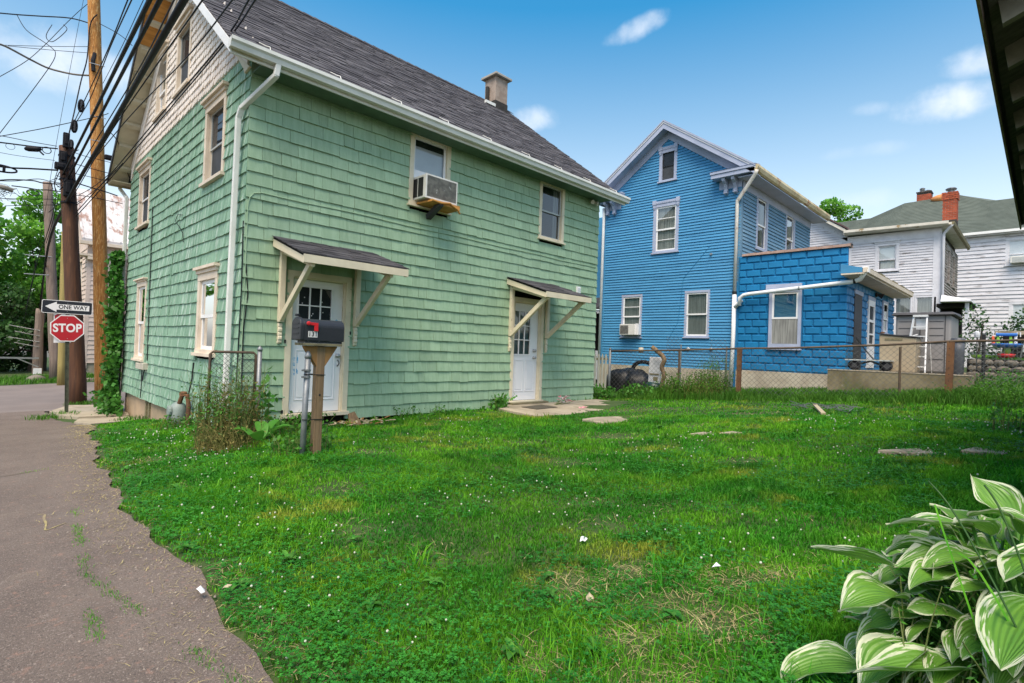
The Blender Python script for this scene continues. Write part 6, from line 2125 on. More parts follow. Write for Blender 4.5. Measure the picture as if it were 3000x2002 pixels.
# ------------------------------------------------------------------ chain link
def chainlink(p0, p1, zb0, zb1, h0, h1, cell, r, parent, mat='wire_mesh', name='mesh', skip=None):
    """woven diamond mesh between two ground points; zb = bottom heights, h = mesh heights"""
    p0, p1 = np.array(p0, float), np.array(p1, float)
    L_ = np.linalg.norm(p1 - p0)
    d = (p1 - p0) / L_
    nrm_ = np.array([-d[1], d[0]])
    V_, F_ = [], []
    nw = int(L_ / cell)
    H_ = max(h0, h1)
    ns = int(H_ / cell)
    for i in range(nw + 1):
        base = i * cell
        path = []
        for k in range(ns + 1):
            s = base + (cell / 2 if (k + i) % 2 else -cell / 2)
            s = min(max(s, 0), L_)
            t = s / L_
            hh = h0 + (h1 - h0) * t
            z = (zb0 + (zb1 - zb0) * t) + hh * k / ns
            q = p0 + d * s
            o_ = nrm_ * (.004 if k % 2 else -.004)
            path.append((q[0] + o_[0], q[1] + o_[1], z))
        b0 = len(V_)
        for k, p in enumerate(path):
            p = np.array(p)
            dd = np.array(path[min(k + 1, ns)]) - np.array(path[max(k - 1, 0)])
            for a in (0, 2.094, 4.189):
                V_.append(p + r * (math.cos(a) * np.array([nrm_[0], nrm_[1], 0]) + math.sin(a) * np.array([d[0], d[1], 0]) * .9))
        for k in range(ns):
            for a in range(3):
                a2 = (a + 1) % 3
                F_.append((b0 + k * 3 + a, b0 + k * 3 + a2, b0 + (k + 1) * 3 + a2, b0 + (k + 1) * 3 + a))
    return np_mesh(name, V_, F_, mat, parent=parent, kind='stuff')


fence_pts = [(12.0, 8.25), (12.62, 5.05), (13.05, 3.0), (13.35, 1.33), (13.65, -.6)]
fz = [Hf(*p) for p in fence_pts]
tops = [1.42, 1.58, 1.69, 1.83, 1.93]
cf = thing('chain_link_fence', 'chain link fence with rusty rail running across the back of the lawn', 'fence', (12.62, 5.05, fz[1]))
rail = []
for i in range(len(fence_pts) - 1):
    a, c = np.array((*fence_pts[i], tops[i])), np.array((*fence_pts[i + 1], tops[i + 1]))
    for k in range(5):
        q = a + (c - a) * k / 5
        q[2] -= .012 * math.sin(math.pi * k / 5)
        rail.append(q)
rail.append(np.array((*fence_pts[-1], tops[-1])))
MB().tube(rail, .024, 8).build('top_rail', 'rail_brown', cf, smooth=True)
for i in range(len(fence_pts) - 1):
    chainlink(fence_pts[i], fence_pts[i + 1], fz[i] + .03, fz[i + 1] + .03, tops[i] - fz[i] - .03, tops[i + 1] - fz[i + 1] - .03, .056, .0050, cf)
p = fence_pts[0]
k = MB().tube([(p[0], p[1], fz[0] - .2), (p[0], p[1], 1.46)], .036, 10)
k.lathe((p[0], p[1], 1.46), [(.040, 0), (.03, .03), (.004, .05)], 10)
k.build('post', 'galv', cf, smooth=True)
for i, (w_, mt) in ((1, (.09, 'rust')), (3, (.11, 'rust'))):
    p = fence_pts[i]
    lx = -.03 if i == 1 else .02
    m = MB()
    a, c = (p[0] - .06, p[1] + .02, fz[i] - .25), (p[0] - .06, p[1] - lx * .5, tops[i] - .01)
    m.beam(a, c, w_, .012, up=(1, 0, 0))
    m.beam((a[0] + .03, a[1] + w_ / 2, a[2]), (c[0] + .03, c[1] + w_ / 2, c[2]), .008, .06, up=(1, 0, 0))
    m.beam((a[0] + .03, a[1] - w_ / 2, a[2]), (c[0] + .03, c[1] - w_ / 2, c[2]), .008, .06, up=(1, 0, 0))
    for q in range(9):
        zz = fz[i] + .15 + q * .125
        m.lathe((a[0] - .0065, p[1] + .01, zz), [(.009, 0), (.009, -.0015)], 7, mi=1, axis=0)
    m.build('post', [mt, 'black'], cf)
for p, z_ in (((12.35, 6.45), 1.50), ((13.2, 2.1), 1.7)):
    MB().tube([(p[0], p[1], Hf(*p) - .1), (p[0], p[1], z_)], .022, 7).build('line_post', 'rail_brown', cf)

# old sagging gate panel by the house corner
og = thing('gate_panel', 'rusty chain link gate panel overgrown with vines at the house corner', 'gate', (2.66, 7.45, 0))
g0, g1_ = (2.14, 7.52), (2.66, 7.42)
MB().tube([(2.14, 7.52, .25), (2.14, 7.52, 1.16), (2.17, 7.515, 1.19), (2.63, 7.43, 1.19), (2.66, 7.42, 1.16), (2.66, 7.42, .25)], .018, 8).build('frame', 'rail_brown', og, smooth=True)
chainlink(g0, g1_, .1, .1, 1.07, 1.07, .031, .0042, og, 'wire_mesh')
k = MB().tube([(2.70, 7.40, -.2), (2.70, 7.40, 1.22)], .030, 10)
k.build('post', 'galv', og, smooth=True)
MB().lathe((2.70, 7.40, 1.215), [(.035, 0), (.035, .03), (.02, .05), (.003, .07)], 10).build('post_cap', 'galv', og, smooth=True)

# picket gate between the house and the fence
pk = thing('picket_fence', 'short run of weathered white pickets between green house and chain link', 'fence', (11.5, 8.2, .22))
pa, pb = np.array((11.0, 8.45)), np.array((11.9, 8.30))
pm = MB()
pm.prism([(-.032, 0, 0), (.032, 0, 0), (.032, 0, .93), (0, 0, 1.0), (-.032, 0, .93)], (0, .018, 0))
pme = pm.build('picket', 'picket_wood', pk)
pme.location = np.array((*pa, .34)) - WO[pk.name]
pme.data.transform(Matrix.Translation(Vector(WO[pk.name])))
for i in range(1, 8):
    q = pa + (pb - pa) * i / 7
    inst('picket', pme.data, pk, (q[0], q[1], .34 + random.uniform(-.015, .015)), rot=(0, 0, math.atan2(*(pb - pa)[::-1])))
for zz in (.42, 1.20):
    MB().beam((pa[0], pa[1] + .04, zz), (pb[0] + .1, pb[1] + .03, zz), .04, .07).build('rail', 'weathered_board', pk)

# porch in the gap between the two houses
pc = thing('side_porch', 'dark side porch seen in the gap between the green and blue houses', 'porch', (18.6, 13, .3))
MB().box(18.3, 22, 12.2, 16, 3.6, 7.0).build('upper_wall', 'blue_board', pc)
MB().hexa([(17.6, 12.16, 3.10), (18.6, 12.16, 3.75), (18.6, 16, 3.75), (17.6, 16, 3.10), (17.6, 12.16, 3.2), (18.6, 12.16, 3.85), (18.6, 16, 3.85), (17.6, 16, 3.2)]).build('roof', 'roof_shingle', pc)
MB().box(17.65, 17.75, 12.16, 16, 2.95, 3.08).build('beam', 'white_trim', pc)
MB().box(18.9, 22, 12.2, 16, .2, 3.1).build('back_wall', 'shade_sheathing', pc)
MB().box(17.65, 17.72, 12.2, 16, .3, 1.45).build('parapet', 'white_trim', pc)
MB().box(17.65, 17.75, 12.85, 12.97, 1.3, 3.0).build('post', 'black', pc)

# heap behind the fence: rubbish bags, hose, panel and a crooked branch
def lump(c, r, seed, n=14, m=9, sq=(1, 1, 1)):
    rn_ = random.Random(seed)
    V_, F_ = [], []
    ph_ = [rn_.uniform(0, 6.28) for _ in range(6)]
    for j in range(m + 1):
        th = math.pi * j / m
        for i in range(n):
            a = 2 * math.pi * i / n
            k_ = 1 + .10 * math.sin(3 * a + ph_[0]) * math.sin(th) + .07 * math.sin(5 * a + ph_[1] + 3 * th) + .06 * math.sin(4 * th + ph_[2]) + rn_.uniform(-.03, .03)
            V_.append((c[0] + sq[0] * r * k_ * math.sin(th) * math.cos(a), c[1] + sq[1] * r * k_ * math.sin(th) * math.sin(a), c[2] - sq[2] * r * k_ * math.cos(th)))
    for j in range(m):
        for i in range(n):
            F_.append((j * n + i, j * n + (i + 1) % n, (j + 1) * n + (i + 1) % n, (j + 1) * n + i))
    return V_, F_


for (c, r, sd_, sq, lab) in [((12.85, 8.45, .52), .42, 1, (.9, 1, 1), 'large black rubbish bag against the fence post'), ((12.85, 7.90, .52), .40, 2, (.9, .95, 1.05), 'large black rubbish bag beside the white panel'),
                            ((12.95, 8.2, .85), .22, 3, (1, 1.2, .55), 'small black bag lying on top of the two big bags')]:
    v_, f_ = lump(c, r, sd_, sq=sq)
    k = MB()
    k.add(v_, f_)
    tag(k.build('rubbish_bag', 'bag', origin=(c[0], c[1], .22), smooth=True), lab, 'rubbish bag', 'bags behind the fence')
v_, f_ = lump((12.8, 7.40, .42), .30, 5, sq=(.8, 1.2, .85))
k = MB()
k.add(v_, f_)
tag(k.build('rubbish_bag', 'bag_green', origin=(12.8, 7.4, .22), smooth=True), 'dark teal rubbish bag below the white panel', 'rubbish bag', 'bags behind the fence')
tag(MB().tube([(13.1, 7.9 + .33 * math.cos(a), .92 + .24 * math.sin(a)) for a in np.linspace(-.2, 3.4, 14)], .055, 8).build('old_tyre', 'rubber', origin=(13.1, 7.9, .6), smooth=True),
    'black curved tyre rim standing behind the rubbish bags', 'tyre')
pnl = thing('appliance_panel', 'dirty white appliance panel with a square hole leaning on the fence', 'panel', (12.72, 7.3, .6))
k = MB()
k.hexa([(12.66, 7.14, .62), (12.70, 7.14, .62), (12.70, 7.48, .62), (12.66, 7.48, .62), (12.74, 7.10, 1.30), (12.78, 7.10, 1.30), (12.78, 7.50, 1.30), (12.74, 7.50, 1.30)])
k.build('sheet', 'panel_white', pnl, bevel=.01)
MB().hexa([(12.655, 7.20, .68), (12.66, 7.20, .68), (12.66, 7.33, .68), (12.655, 7.33, .68), (12.667, 7.20, .78), (12.675, 7.20, .78), (12.675, 7.33, .78), (12.667, 7.33, .78)]).build('cutout', 'weathered_board', pnl)
MB().hexa([(12.67, 7.18, .83), (12.675, 7.18, .83), (12.675, 7.45, .83), (12.67, 7.45, .83), (12.673, 7.18, .87), (12.68, 7.18, .87), (12.68, 7.45, .87), (12.673, 7.45, .87)]).build('stain_strip', 'weathered_board', pnl)
tag(MB().tube(smooth_path([(12.50, 7.30, 1.56), (12.52, 7.18, 1.47), (12.55, 7.02, 1.34), (12.56, 6.97, 1.22), (12.56, 7.03, 1.05), (12.55, 6.96, .85), (12.55, 7.0, .62), (12.55, 7.06, .35)]), [.055, .055] + [.058] * 20 + [.052] * 14, 9).build('crooked_branch', 'driftwood', origin=(12.55, 7.05, .3), smooth=True),
    'crooked brown branch hooked over the fence rail', 'branch')
k = MB().lathe((12.4, 7.56, 1.47), [(.03, -.07), (.065, -.06), (.07, 0), (.065, .06), (.03, .07)], 10)
tag(k.build('rail_block', 'box_beige', origin=(12.4, 7.56, 1.47), smooth=True), 'pale rounded block sitting on the fence rail', 'block')
# taller wire panels standing behind the fence
for i, (ya, yb_, zt) in enumerate([(7.0, 6.62, 1.85), (5.95, 5.55, 1.82)]):
    t_ = thing('mesh_screen', ['leftover chain link panel poking above the rail by the branch', 'leftover chain link panel poking above the rail by the white drain pipe'][i], 'wire mesh', (12.75 + .2 * i, (ya + yb_) / 2, .3))
    chainlink((12.72 + .25 * i, ya), (12.76 + .25 * i, yb_), .35, .35, zt - .35, zt - .35, .055, .005, t_)
    MB().tube([(12.76 + .25 * i, yb_, .3), (12.76 + .25 * i, yb_, zt - .2)], .018, 6).build('end_post', 'galv', t_)
# ------------------------------------------------------------------ raised yard on the right
MB().box(15.25, 24.5, 1.18, 3.92, .3, 1.14).build('raised_patio', 'concrete_old', origin=(15.25, 2.5, .3))['kind'] = 'structure'
MB().box(15.24, 15.6, 1.16, 3.93, 1.143, 1.165).build('patio_edge', 'concrete', origin=(15.25, 2.5, 1.14))['kind'] = 'structure'
v, f = grid(np.linspace(17.7, 29.5, 12), np.linspace(-12, 1.32, 12), lambda X, Y: 1.56 + .01 * np.sin(X * 2 + Y))
np_mesh('upper_lawn', v, f, 'soil', kind='structure')
sw = thing('stone_wall', 'low dry stone wall behind the wire panel fence on the right', 'wall', (17.6, -1, 1.1))
MB().box(17.52, 17.75, -6, 1.42, .9, 1.55).build('core', 'shade_sheathing', sw)
smesh = []
for i in range(4):
    k = MB()
    v_, f_ = lump((0, 0, 0), .5, 30 + i, 8, 5, sq=(.5, 1, .9))
    k.add(v_, f_)
    me = bpy.data.meshes.new('stone')
    me.from_pydata([list(p) for p in k.v], [], k.f)
    me.materials.append(MATS['stone'])
    smesh.append(me)
rn = random.Random(14)
for row in range(4):
    y = 1.40
    while y > -2.2:
        w_ = rn.uniform(.16, .34)
        inst('stone', smesh[rn.randrange(4)], sw, (17.50, y - w_ / 2, 1.02 + row * .15), rot=(rn.choice((0, math.pi)), 0, 0), scale=(.22, w_ * 1.02, .16))
        y -= w_
cg = thing('garden_cart', 'flat black garden cart with a slanting handle on the raised patio', 'cart', (15.8, 3.1, 1.165))
MB().box(15.55, 16.1, 2.66, 3.62, 1.405, 1.435).build('deck', 'grey_vinyl', cg)
for yy in (2.74, 2.84, 3.42, 3.52):
    k = MB()
    k.lathe((15.62 + .3 * (yy in (2.84, 3.52)), yy, 1.285), [(.085, -.03), (.115, -.02), (.115, .02), (.085, .03)], 14, axis=0)
    wl_ = k.build('wheel', 'rubber', cg)
    MB().lathe((15.62 + .3 * (yy in (2.84, 3.52)), yy, 1.285), [(.06, -.032), (.06, .032)], 10, axis=0).build('hub', 'shed_dark', wl_)
k = MB()
k.tube([(15.6, 3.5, 1.27), (15.6, 3.1, 1.40), (15.6, 2.8, 1.27)], .014, 6)
k.tube([(15.9, 3.5, 1.27), (15.9, 3.1, 1.40), (15.9, 2.8, 1.27)], .014, 6)
k.build('axle_frame', 'black', cg)
MB().tube([(15.6, 3.0, 1.42), (15.55, 3.22, 1.72), (15.5, 3.36, 1.95), (15.5, 3.38, 1.99)], .014, 6).build('handle', 'black', cg)
shd = thing('plastic_shed', 'grey plastic garden shed with dark roof lid behind the stepladder', 'shed', (17.5, 2.2, 1.165))
MB().box(17.05, 18.6, 1.69, 2.83, 1.16, 2.62).build('body', 'shed_plastic', shd, bevel=.05)
MB().hexa([(16.95, 1.60, 2.62), (18.7, 1.60, 2.62), (18.7, 2.92, 2.62), (16.95, 2.92, 2.62), (17.0, 1.66, 2.69), (18.6, 1.66, 2.74), (18.6, 2.86, 2.74), (17.0, 2.86, 2.69)]).build('roof', 'shed_dark', shd, bevel=.015)
for zz in (2.45, 2.28, 2.10, 1.9, 1.5):
    for ya, yb_ in ((1.84, 2.12), (2.46, 2.76)):
        MB().box(17.04, 17.049, ya, yb_, zz, zz + .012).build('door_groove', 'shed_dark', shd)
for yy in (1.80, 2.30):
    MB().box(17.036, 17.048, yy, yy + .015, 1.18, 2.60).build('door_seam', 'shed_dark', shd)
db_ = thing('deck_box', 'tan plastic deck box with black lid left of the stepladder', 'deck box', (16.3, 2.6, 1.165))
MB().hexa([(15.95, 2.25, 1.16), (16.7, 2.25, 1.16), (16.7, 2.96, 1.16), (15.95, 2.96, 1.16), (15.95, 2.23, 1.99), (16.7, 2.23, 2.0), (16.7, 2.98, 2.07), (15.95, 2.98, 2.07)]).build('body', 'tan_plastic', db_, bevel=.02)
MB().hexa([(15.92, 2.20, 2.0), (16.75, 2.20, 2.01), (16.75, 3.0, 2.08), (15.92, 3.0, 2.08), (15.92, 2.20, 2.025), (16.75, 2.20, 2.05), (16.75, 3.0, 2.12), (15.92, 3.0, 2.105)]).build('lid', 'shed_dark', db_)
MB().box(15.935, 15.949, 2.50, 2.86, 1.94, 1.985).build('handle_recess', 'weathered_board', db_)
MB().lathe((16.0, 2.92, 2.105), [(.05, 0), (.05, .025), (.02, .04)], 8).build('lid_knob', 'rust', db_)
ld = thing('stepladder', 'white aluminium stepladder leaning against the grey shed', 'ladder', (16.6, 2.25, 1.165))
def lerp(a, b_, t):
    return tuple(np.array(a) + (np.array(b_) - np.array(a)) * t)
la, lb = (16.35, 2.52, 1.165), (16.72, 2.39, 2.56)
ra, rb = (16.35, 2.10, 1.165), (16.72, 2.13, 2.56)
MB().beam(la, lb, .03, .05).build('rail', 'aluminium', ld)
MB().beam(ra, rb, .03, .05).build('rail', 'aluminium', ld)
for t in (.10, .28, .46, .64, .81):
    MB().beam(lerp(la, lb, t), lerp(ra, rb, t), .06, .03).build('step', 'aluminium', ld)
MB().box(16.66, 16.80, 2.11, 2.41, 2.55, 2.60).build('top_cap', 'aluminium', ld)
MB().hexa([(16.80, 2.16, 2.24), (16.81, 2.16, 2.24), (16.81, 2.36, 2.24), (16.80, 2.36, 2.24), (16.78, 2.16, 2.5), (16.79, 2.16, 2.5), (16.79, 2.36, 2.5), (16.78, 2.36, 2.5)]).build('tray', 'paper', ld)
for t in (.64, .10):
    MB().beam(lerp(ra, rb, t), lerp(ra, rb, t - .07) if t > .2 else lerp(ra, rb, .0), .01, .02).build('brace', 'aluminium', ld)
    MB().beam(lerp(la, lb, t + .0), (16.45 + t * .3, 2.30, 1.165 + t * 1.4 + .05), .012, .02).build('brace', 'aluminium', ld)
MB().tube([lerp(la, lb, .62), (16.9, 2.46, 1.9), (17.0, 2.5, 1.165)], .012, 5).build('rear_leg', 'aluminium', ld)
MB().tube([lerp(ra, rb, .62), (16.9, 2.08, 1.9), (17.0, 2.05, 1.165)], .012, 5).build('rear_leg', 'aluminium', ld)
bn = thing('dustbin', 'dark grey plastic dustbin right of the grey shed', 'dustbin', (16.3, 1.49, 1.14))
MB().lathe((16.35, 1.49, 1.14), [(.10, 0), (.115, .02), (.125, .55), (.13, .78)], 14).build('body', 'bin_plastic', bn, smooth=True)
MB().lathe((16.35, 1.49, 1.92), [(.145, 0), (.145, .05), (.12, .09), (.03, .10)], 14).build('lid', 'bin_plastic', bn)
# welded wire fence to the right with a black post
wf = thing('wire_fence', 'low welded wire fence with a dark post in front of the stone wall', 'fence', (16.6, .6, 1.0))
for i in range(34):
    yy = 1.25 - i * .07
    MB().box(16.598, 16.602, yy - .0025, yy + .0025, 1.0, 1.98 if i < 5 else 1.98).build('vertical_wire', 'wire_mesh', wf)
for i in range(12):
    zz = 1.06 + i * .082
    MB().box(16.593, 16.597, -1.1, 1.27, zz - .0025, zz + .0025).build('horizontal_wire', 'wire_mesh', wf)
MB().box(16.62, 16.69, 1.02, 1.09, .9, 2.12).build('post', 'black', wf)
lt = thing('garden_lantern', 'small white solar lantern on a black stake by the wire fence', 'lantern', (17.0, 1.20, 1.5))
MB().lathe((17.0, 1.20, 2.06), [(.05, 0), (.06, .06), (.055, .12), (.02, .15)], 9).build('shade', 'panel_white', lt)
MB().tube([(17.0, 1.20, 1.3), (17.0, 1.20, 2.06)], .012, 6).build('stake', 'black', lt)
# children's water table
ty = thing('toy_table', 'colourful plastic toy water table with blue tray and red tub', 'toy', (18.0, .70, 1.58))
MB().lathe((18.0, .71, 1.85), [(.15, 0), (.25, .02), (.285, .07), (.29, .10), (.26, .10), (.24, .05)], 16).build('tray', 'toy_blue', ty, smooth=True)
MB().lathe((18.0, .72, 1.60), [(.13, 0), (.165, .04), (.18, .10), (.16, .10)], 14).build('tub', 'toy_red', ty, smooth=True)
MB().lathe((18.0, .70, 1.70), [(.05, 0), (.07, .05), (.07, .11), (.04, .15)], 10).build('ball', 'toy_green', ty, smooth=True)
for yy, mt in ((.96, 'toy_orange'), (.87, 'toy_green'), (.64, 'toy_green'), (.55, 'sign_white')):
    MB().hexa([(17.95, yy - .035, 1.94), (18.05, yy - .035, 1.94), (18.05, yy + .035, 1.94), (17.95, yy + .035, 1.94), (17.97, yy - .02, 2.14), (18.03, yy - .02, 2.14), (18.03, yy + .03, 2.14), (17.97, yy + .03, 2.14)]).build('tower', mt, ty, bevel=.015)
MB().box(17.93, 18.07, .52, .92, 2.14, 2.21).build('top_bar', 'toy_blue', ty, bevel=.02)
for yy in (.50, .93):
    MB().tube([(18, yy - .03, 2.12), (18, yy - .03, 2.23), (18, yy + .03, 2.23), (18, yy + .03, 2.12)], .012, 6).build('loop_handle', 'sign_white', ty)
tag(MB().lathe((18.4, 1.15, 1.58), [(.22, 0), (.26, .03), (.27, .09), (.25, .09)], 14).build('paddling_tub', 'toy_green', origin=(18.4, 1.15, 1.58)), 'flat green tub on the upper lawn left of the toy table', 'tub')
gr = thing('log_shelter', 'dark low shelter with a pale beam behind the toy table', 'shelter', (20.5, -.5, 1.55))
MB().box(20.2, 20.35, -4, 1.05, 2.28, 2.38).build('beam', 'concrete', gr)
MB().box(20.5, 22, -4, .9, 1.5, 2.27).build('recess', 'shade_sheathing', gr)  # solid dark block stands in for the shaded hollow under the beam
wcar = thing('folding_chair', 'grey folded garden chair at the right frame edge behind the fence', 'chair', (17.9, .36, 1.58))
MB().tube([(17.9, .46, 1.62), (17.92, .40, 1.98), (17.92, .22, 1.98), (17.9, .16, 1.62)], .014, 6).build('frame', 'galv', wcar)
MB().box(17.9, 17.92, .20, .42, 1.75, 1.93).build('seat', 'grey_vinyl', wcar)

# ------------------------------------------------------------------ small things in the yard
st = MB()
a_, c_ = (11.1, 3.05, Hf(11.1, 3.05) + .06), (9.75, 2.55, Hf(9.75, 2.55) + .05)
st.beam(a_, c_, .07, .03)
tag(st.build('wooden_stick', 'stick_wood', origin=c_), 'weathered wooden stick lying in the grass below the rusty fence post', 'stick')
ms_ = thing('wire_scrap', 'crumpled grey wire mesh lying in the grass beside the wooden stick', 'wire scrap', (11.0, 2.7, Hf(11, 2.7)))
rn = random.Random(31)
for i in range(26):
    x, y = 10.9 + rn.uniform(-.35, .35), 2.95 + rn.uniform(-.55, .45)
    z = Hf(x, y) + .04
    MB().tube([(x, y, z), (x + rn.uniform(-.2, .2), y + rn.uniform(-.2, .2), z + rn.uniform(0, .07)), (x + rn.uniform(-.3, .3), y + rn.uniform(-.3, .3), z)], .006, 4).build('strand', 'galv', ms_)
tag(MB().hexa([(7.70, 6.92, .2225), (8.40, 7.0, .2225), (8.42, 7.45, .2225), (7.72, 7.36, .2225), (7.70, 6.92, .234), (8.40, 7.0, .234), (8.42, 7.45, .234), (7.72, 7.36, .234)]).build('doormat', 'mat', origin=(8, 7.2, .222)),
    'dark thin doormat on the concrete patio', 'doormat')
fb_ = thing('flower_bouquet', 'bunch of artificial pink and white flowers lying by the patio door', 'bouquet', (9.1, 7.5, .225))
rn = random.Random(9)
for i in range(16):
    c = np.array((9.15 + rn.uniform(-.22, .25), 7.45 + rn.uniform(-.2, .15), .27 + rn.uniform(0, .13)))
    fl_ = MB()
    for k_ in range(7):
        a = k_ * .9 + rn.uniform(0, .5)
        d = np.array((math.cos(a), math.sin(a), rn.uniform(-.3, .8)))
        d /= np.linalg.norm(d)
        s = np.cross(d, (rn.uniform(-1, 1), rn.uniform(-1, 1), 1))
        s /= np.linalg.norm(s)
        L_ = rn.uniform(.035, .055)
        fl_.add([c, c + d * L_ * .5 + s * L_ * .4, c + d * L_, c + d * L_ * .5 - s * L_ * .4], [(0, 1, 2, 3)])
    fl_.build('blossom', 'petal_pink' if i % 2 else 'petal_white', fb_)
    if i % 3 == 0:
        MB().tube([c, c + np.array((-.12, .02, -.03)), (8.72 + rn.uniform(-.05, .05), 7.35 + rn.uniform(-.05, .05), .235)], .005, 4).build('stem', 'stem', fb_)
k = MB()
for i in range(10):
    c = np.array((8.62 + rn.uniform(-.07, .07), 6.52 + rn.uniform(-.05, .05), .235 + rn.uniform(0, .03)))
    d = np.array((rn.uniform(-1, 1), rn.uniform(-1, 1), .4)) * .04
    k.add([c, c + d, c + d + np.array((.03, .01, .01)), c + np.array((.03, -.01, .02))], [(0, 1, 2, 3)])
tag(k.build('fallen_blossom', 'petal_pink', origin=(8.62, 6.52, .23)), 'single pink blossom dropped on the patio', 'blossom')
rk = thing('wood_chip_pile', 'heap of wood chips and bark by the first white door', 'debris', (4.5, 7.5, .1))
rn = random.Random(17)
for i in range(40):
    x, y = 4.30 + rn.uniform(-.35, .55), 7.50 + rn.uniform(-.25, .3)
    z = Hf(x, y) + .04 + rn.uniform(0, .04)
    a = rn.uniform(0, 3.1)
    l_ = rn.uniform(.04, .12)
    MB().beam((x, y, z), (x + l_ * math.cos(a), y + l_ * math.sin(a), z + rn.uniform(-.02, .03)), .03, .008).build('chip', 'stick_wood' if i % 3 else 'pine_new', rk)
MB().hexa([(4.16, 7.62, .08), (4.36, 7.56, .08), (4.38, 7.62, .08), (4.18, 7.68, .08), (4.19, 7.70, .27), (4.27, 7.68, .30), (4.30, 7.72, .24), (4.20, 7.76, .25)]).build('bark_slab', 'driftwood', rk)
rn = random.Random(5)
for (x, y, lab) in [(2.748, 2.04, 'crumpled white paper scrap in the middle of the lawn'), (2.81, 1.22, 'crumpled white paper scrap near the hosta leaves'), (.88, 3.08, 'flat white paper scrap on the alley edge'), (.985, 3.0, 'tan paper scrap in the grass at the alley edge'),
                    (2.15, 1.55, 'small tan dry leaf scrap in the near lawn')]:
    k = MB()
    z = Hf(x, y) + .055
    n = 7
    ring = [(x + .026 * rn.uniform(.6, 1.2) * math.cos(i * .9), y + .026 * rn.uniform(.5, 1.1) * math.sin(i * .9), z + rn.uniform(-.012, .018)) for i in range(n)]
    k.add([(x, y, z + .02)] + ring, [(0, i + 1, (i + 1) % n + 1) for i in range(n)])
    tag(k.build('paper_scrap', 'stick_wood' if 'tan' in lab else 'paper', origin=(x, y, z - .02)), lab, 'litter')

# ------------------------------------------------------------------ open eave of the outbuilding above right
ob = thing('outbuilding', 'dark weathered outbuilding eave with exposed rafter tails at upper right', 'shed', (6, -2.2, .4))
OE, OZ = .24, 3.20         # eave edge y and z
osl = .42
def oz(y):
    return OZ + (OE - y) * osl
OX0, OX1 = 3.35, 9.55
for i in range(9):
    ya, yb_ = OE - i * .22, OE - (i + 1) * .22 + .006
    MB().hexa([(OX0, ya, oz(ya)), (OX1, ya, oz(ya)), (OX1, yb_, oz(yb_)), (OX0, yb_, oz(yb_)), (OX0, ya, oz(ya) + .02), (OX1, ya, oz(ya) + .02), (OX1, yb_, oz(yb_) + .02), (OX0, yb_, oz(yb_) + .02)]).build('roof_board', 'dark_wood', ob)
m = MB()
m.hexa([(OX0 - .05, OE + .03, oz(OE) + .015), (OX1 + .05, OE + .03, oz(OE) + .015), (OX1 + .05, OE - 2.2, oz(OE - 2.2) + .021), (OX0 - .05, OE - 2.2, oz(OE - 2.2) + .021),
        (OX0 - .05, OE + .03, oz(OE) + .05), (OX1 + .05, OE + .03, oz(OE) + .05), (OX1 + .05, OE - 2.2, oz(OE - 2.2) + .05), (OX0 - .05, OE - 2.2, oz(OE - 2.2) + .05)])
m.build('roof', 'roof_shingle', ob)
MB().box(OX0, OX1, OE + .022, OE + .036, oz(OE) - .045, oz(OE) + .02).build('drip_edge', 'pole_grey', ob)
for i in range(17):
    xx = 3.62 + i * .56
    if xx > OX1:
        break
    ya, yb_ = OE - .055, OE - 2.0
    MB().hexa([(xx, ya, oz(ya) - .13), (xx + .05, ya, oz(ya) - .13), (xx + .05, yb_, oz(yb_) - .17), (xx, yb_, oz(yb_) - .17),
               (xx, ya + .02, oz(ya) - .002), (xx + .05, ya + .02, oz(ya) - .002), (xx + .05, yb_, oz(yb_) - .002), (xx, yb_, oz(yb_) - .002)]).build('rafter', 'rafter_wood', ob)
MB().box(OX0, OX1 - .3, OE - 2.1, OE - 1.0, .2, oz(OE - 1.0) - .1).build('wall', 'dark_wood', ob)

# ------------------------------------------------------------------ lawn
PATIO = [(7.35, 7.84), (7.15, 7.2), (7.0, 6.35), (7.7, 6.15), (8.6, 6.2), (9.5, 6.35), (10.3, 6.62), (10.75, 6.8), (10.85, 7.84)]
SLABS = [PATIO, [(7.3, 5.45), (7.25, 5.1), (7.7, 4.98), (8.15, 5.12), (8.1, 5.38), (7.7, 5.5)],
         [(6.95, 3.45), (7.05, 3.28), (7.35, 3.22), (7.3, 3.42)], [(7.2, 3.14), (7.3, 2.98), (7.55, 2.95), (7.5, 3.1)],
         [(1.64, 12.75), (2.3, 13.1), (2.62, 13.7), (2.62, 15.0), (2.9, 17.3), (1.85, 18.1), (1.35, 16.6), (1.42, 15.6), (1.55, 14.2)]]


def in_poly(x, y, poly):
    c = np.zeros(x.shape, bool)
    n = len(poly)
    for i in range(n):
        (x1, y1), (x2, y2) = poly[i], poly[(i + 1) % n]
        cond = ((y1 > y) != (y2 > y))
        with np.errstate(divide='ignore', invalid='ignore'):
            xi = (x2 - x1) * (y - y1) / (y2 - y1 + 1e-12) + x1
        c ^= cond & (x < xi)
    return c


def vnoise(x, y, s, seed=0):
    """smooth value noise, 0..1"""
    r = np.random.default_rng(seed)
    T = r.random((64, 64))
    u, v_ = x * s + 1000, y * s + 1000
    i, j = np.floor(u).astype(int), np.floor(v_).astype(int)
    a, b_ = u - i, v_ - j
    a, b_ = a * a * (3 - 2 * a), b_ * b_ * (3 - 2 * b_)
    g = lambda p, q: T[p % 64, q % 64]
    return (g(i, j) * (1 - a) + g(i + 1, j) * a) * (1 - b_) + (g(i, j + 1) * (1 - a) + g(i + 1, j + 1) * a) * b_


FX_ = [p[0] for p in fence_pts][::-1]
FY_ = [p[1] for p in fence_pts][::-1]


def fence_x(y):
    return np.interp(y, FY_, FX_)


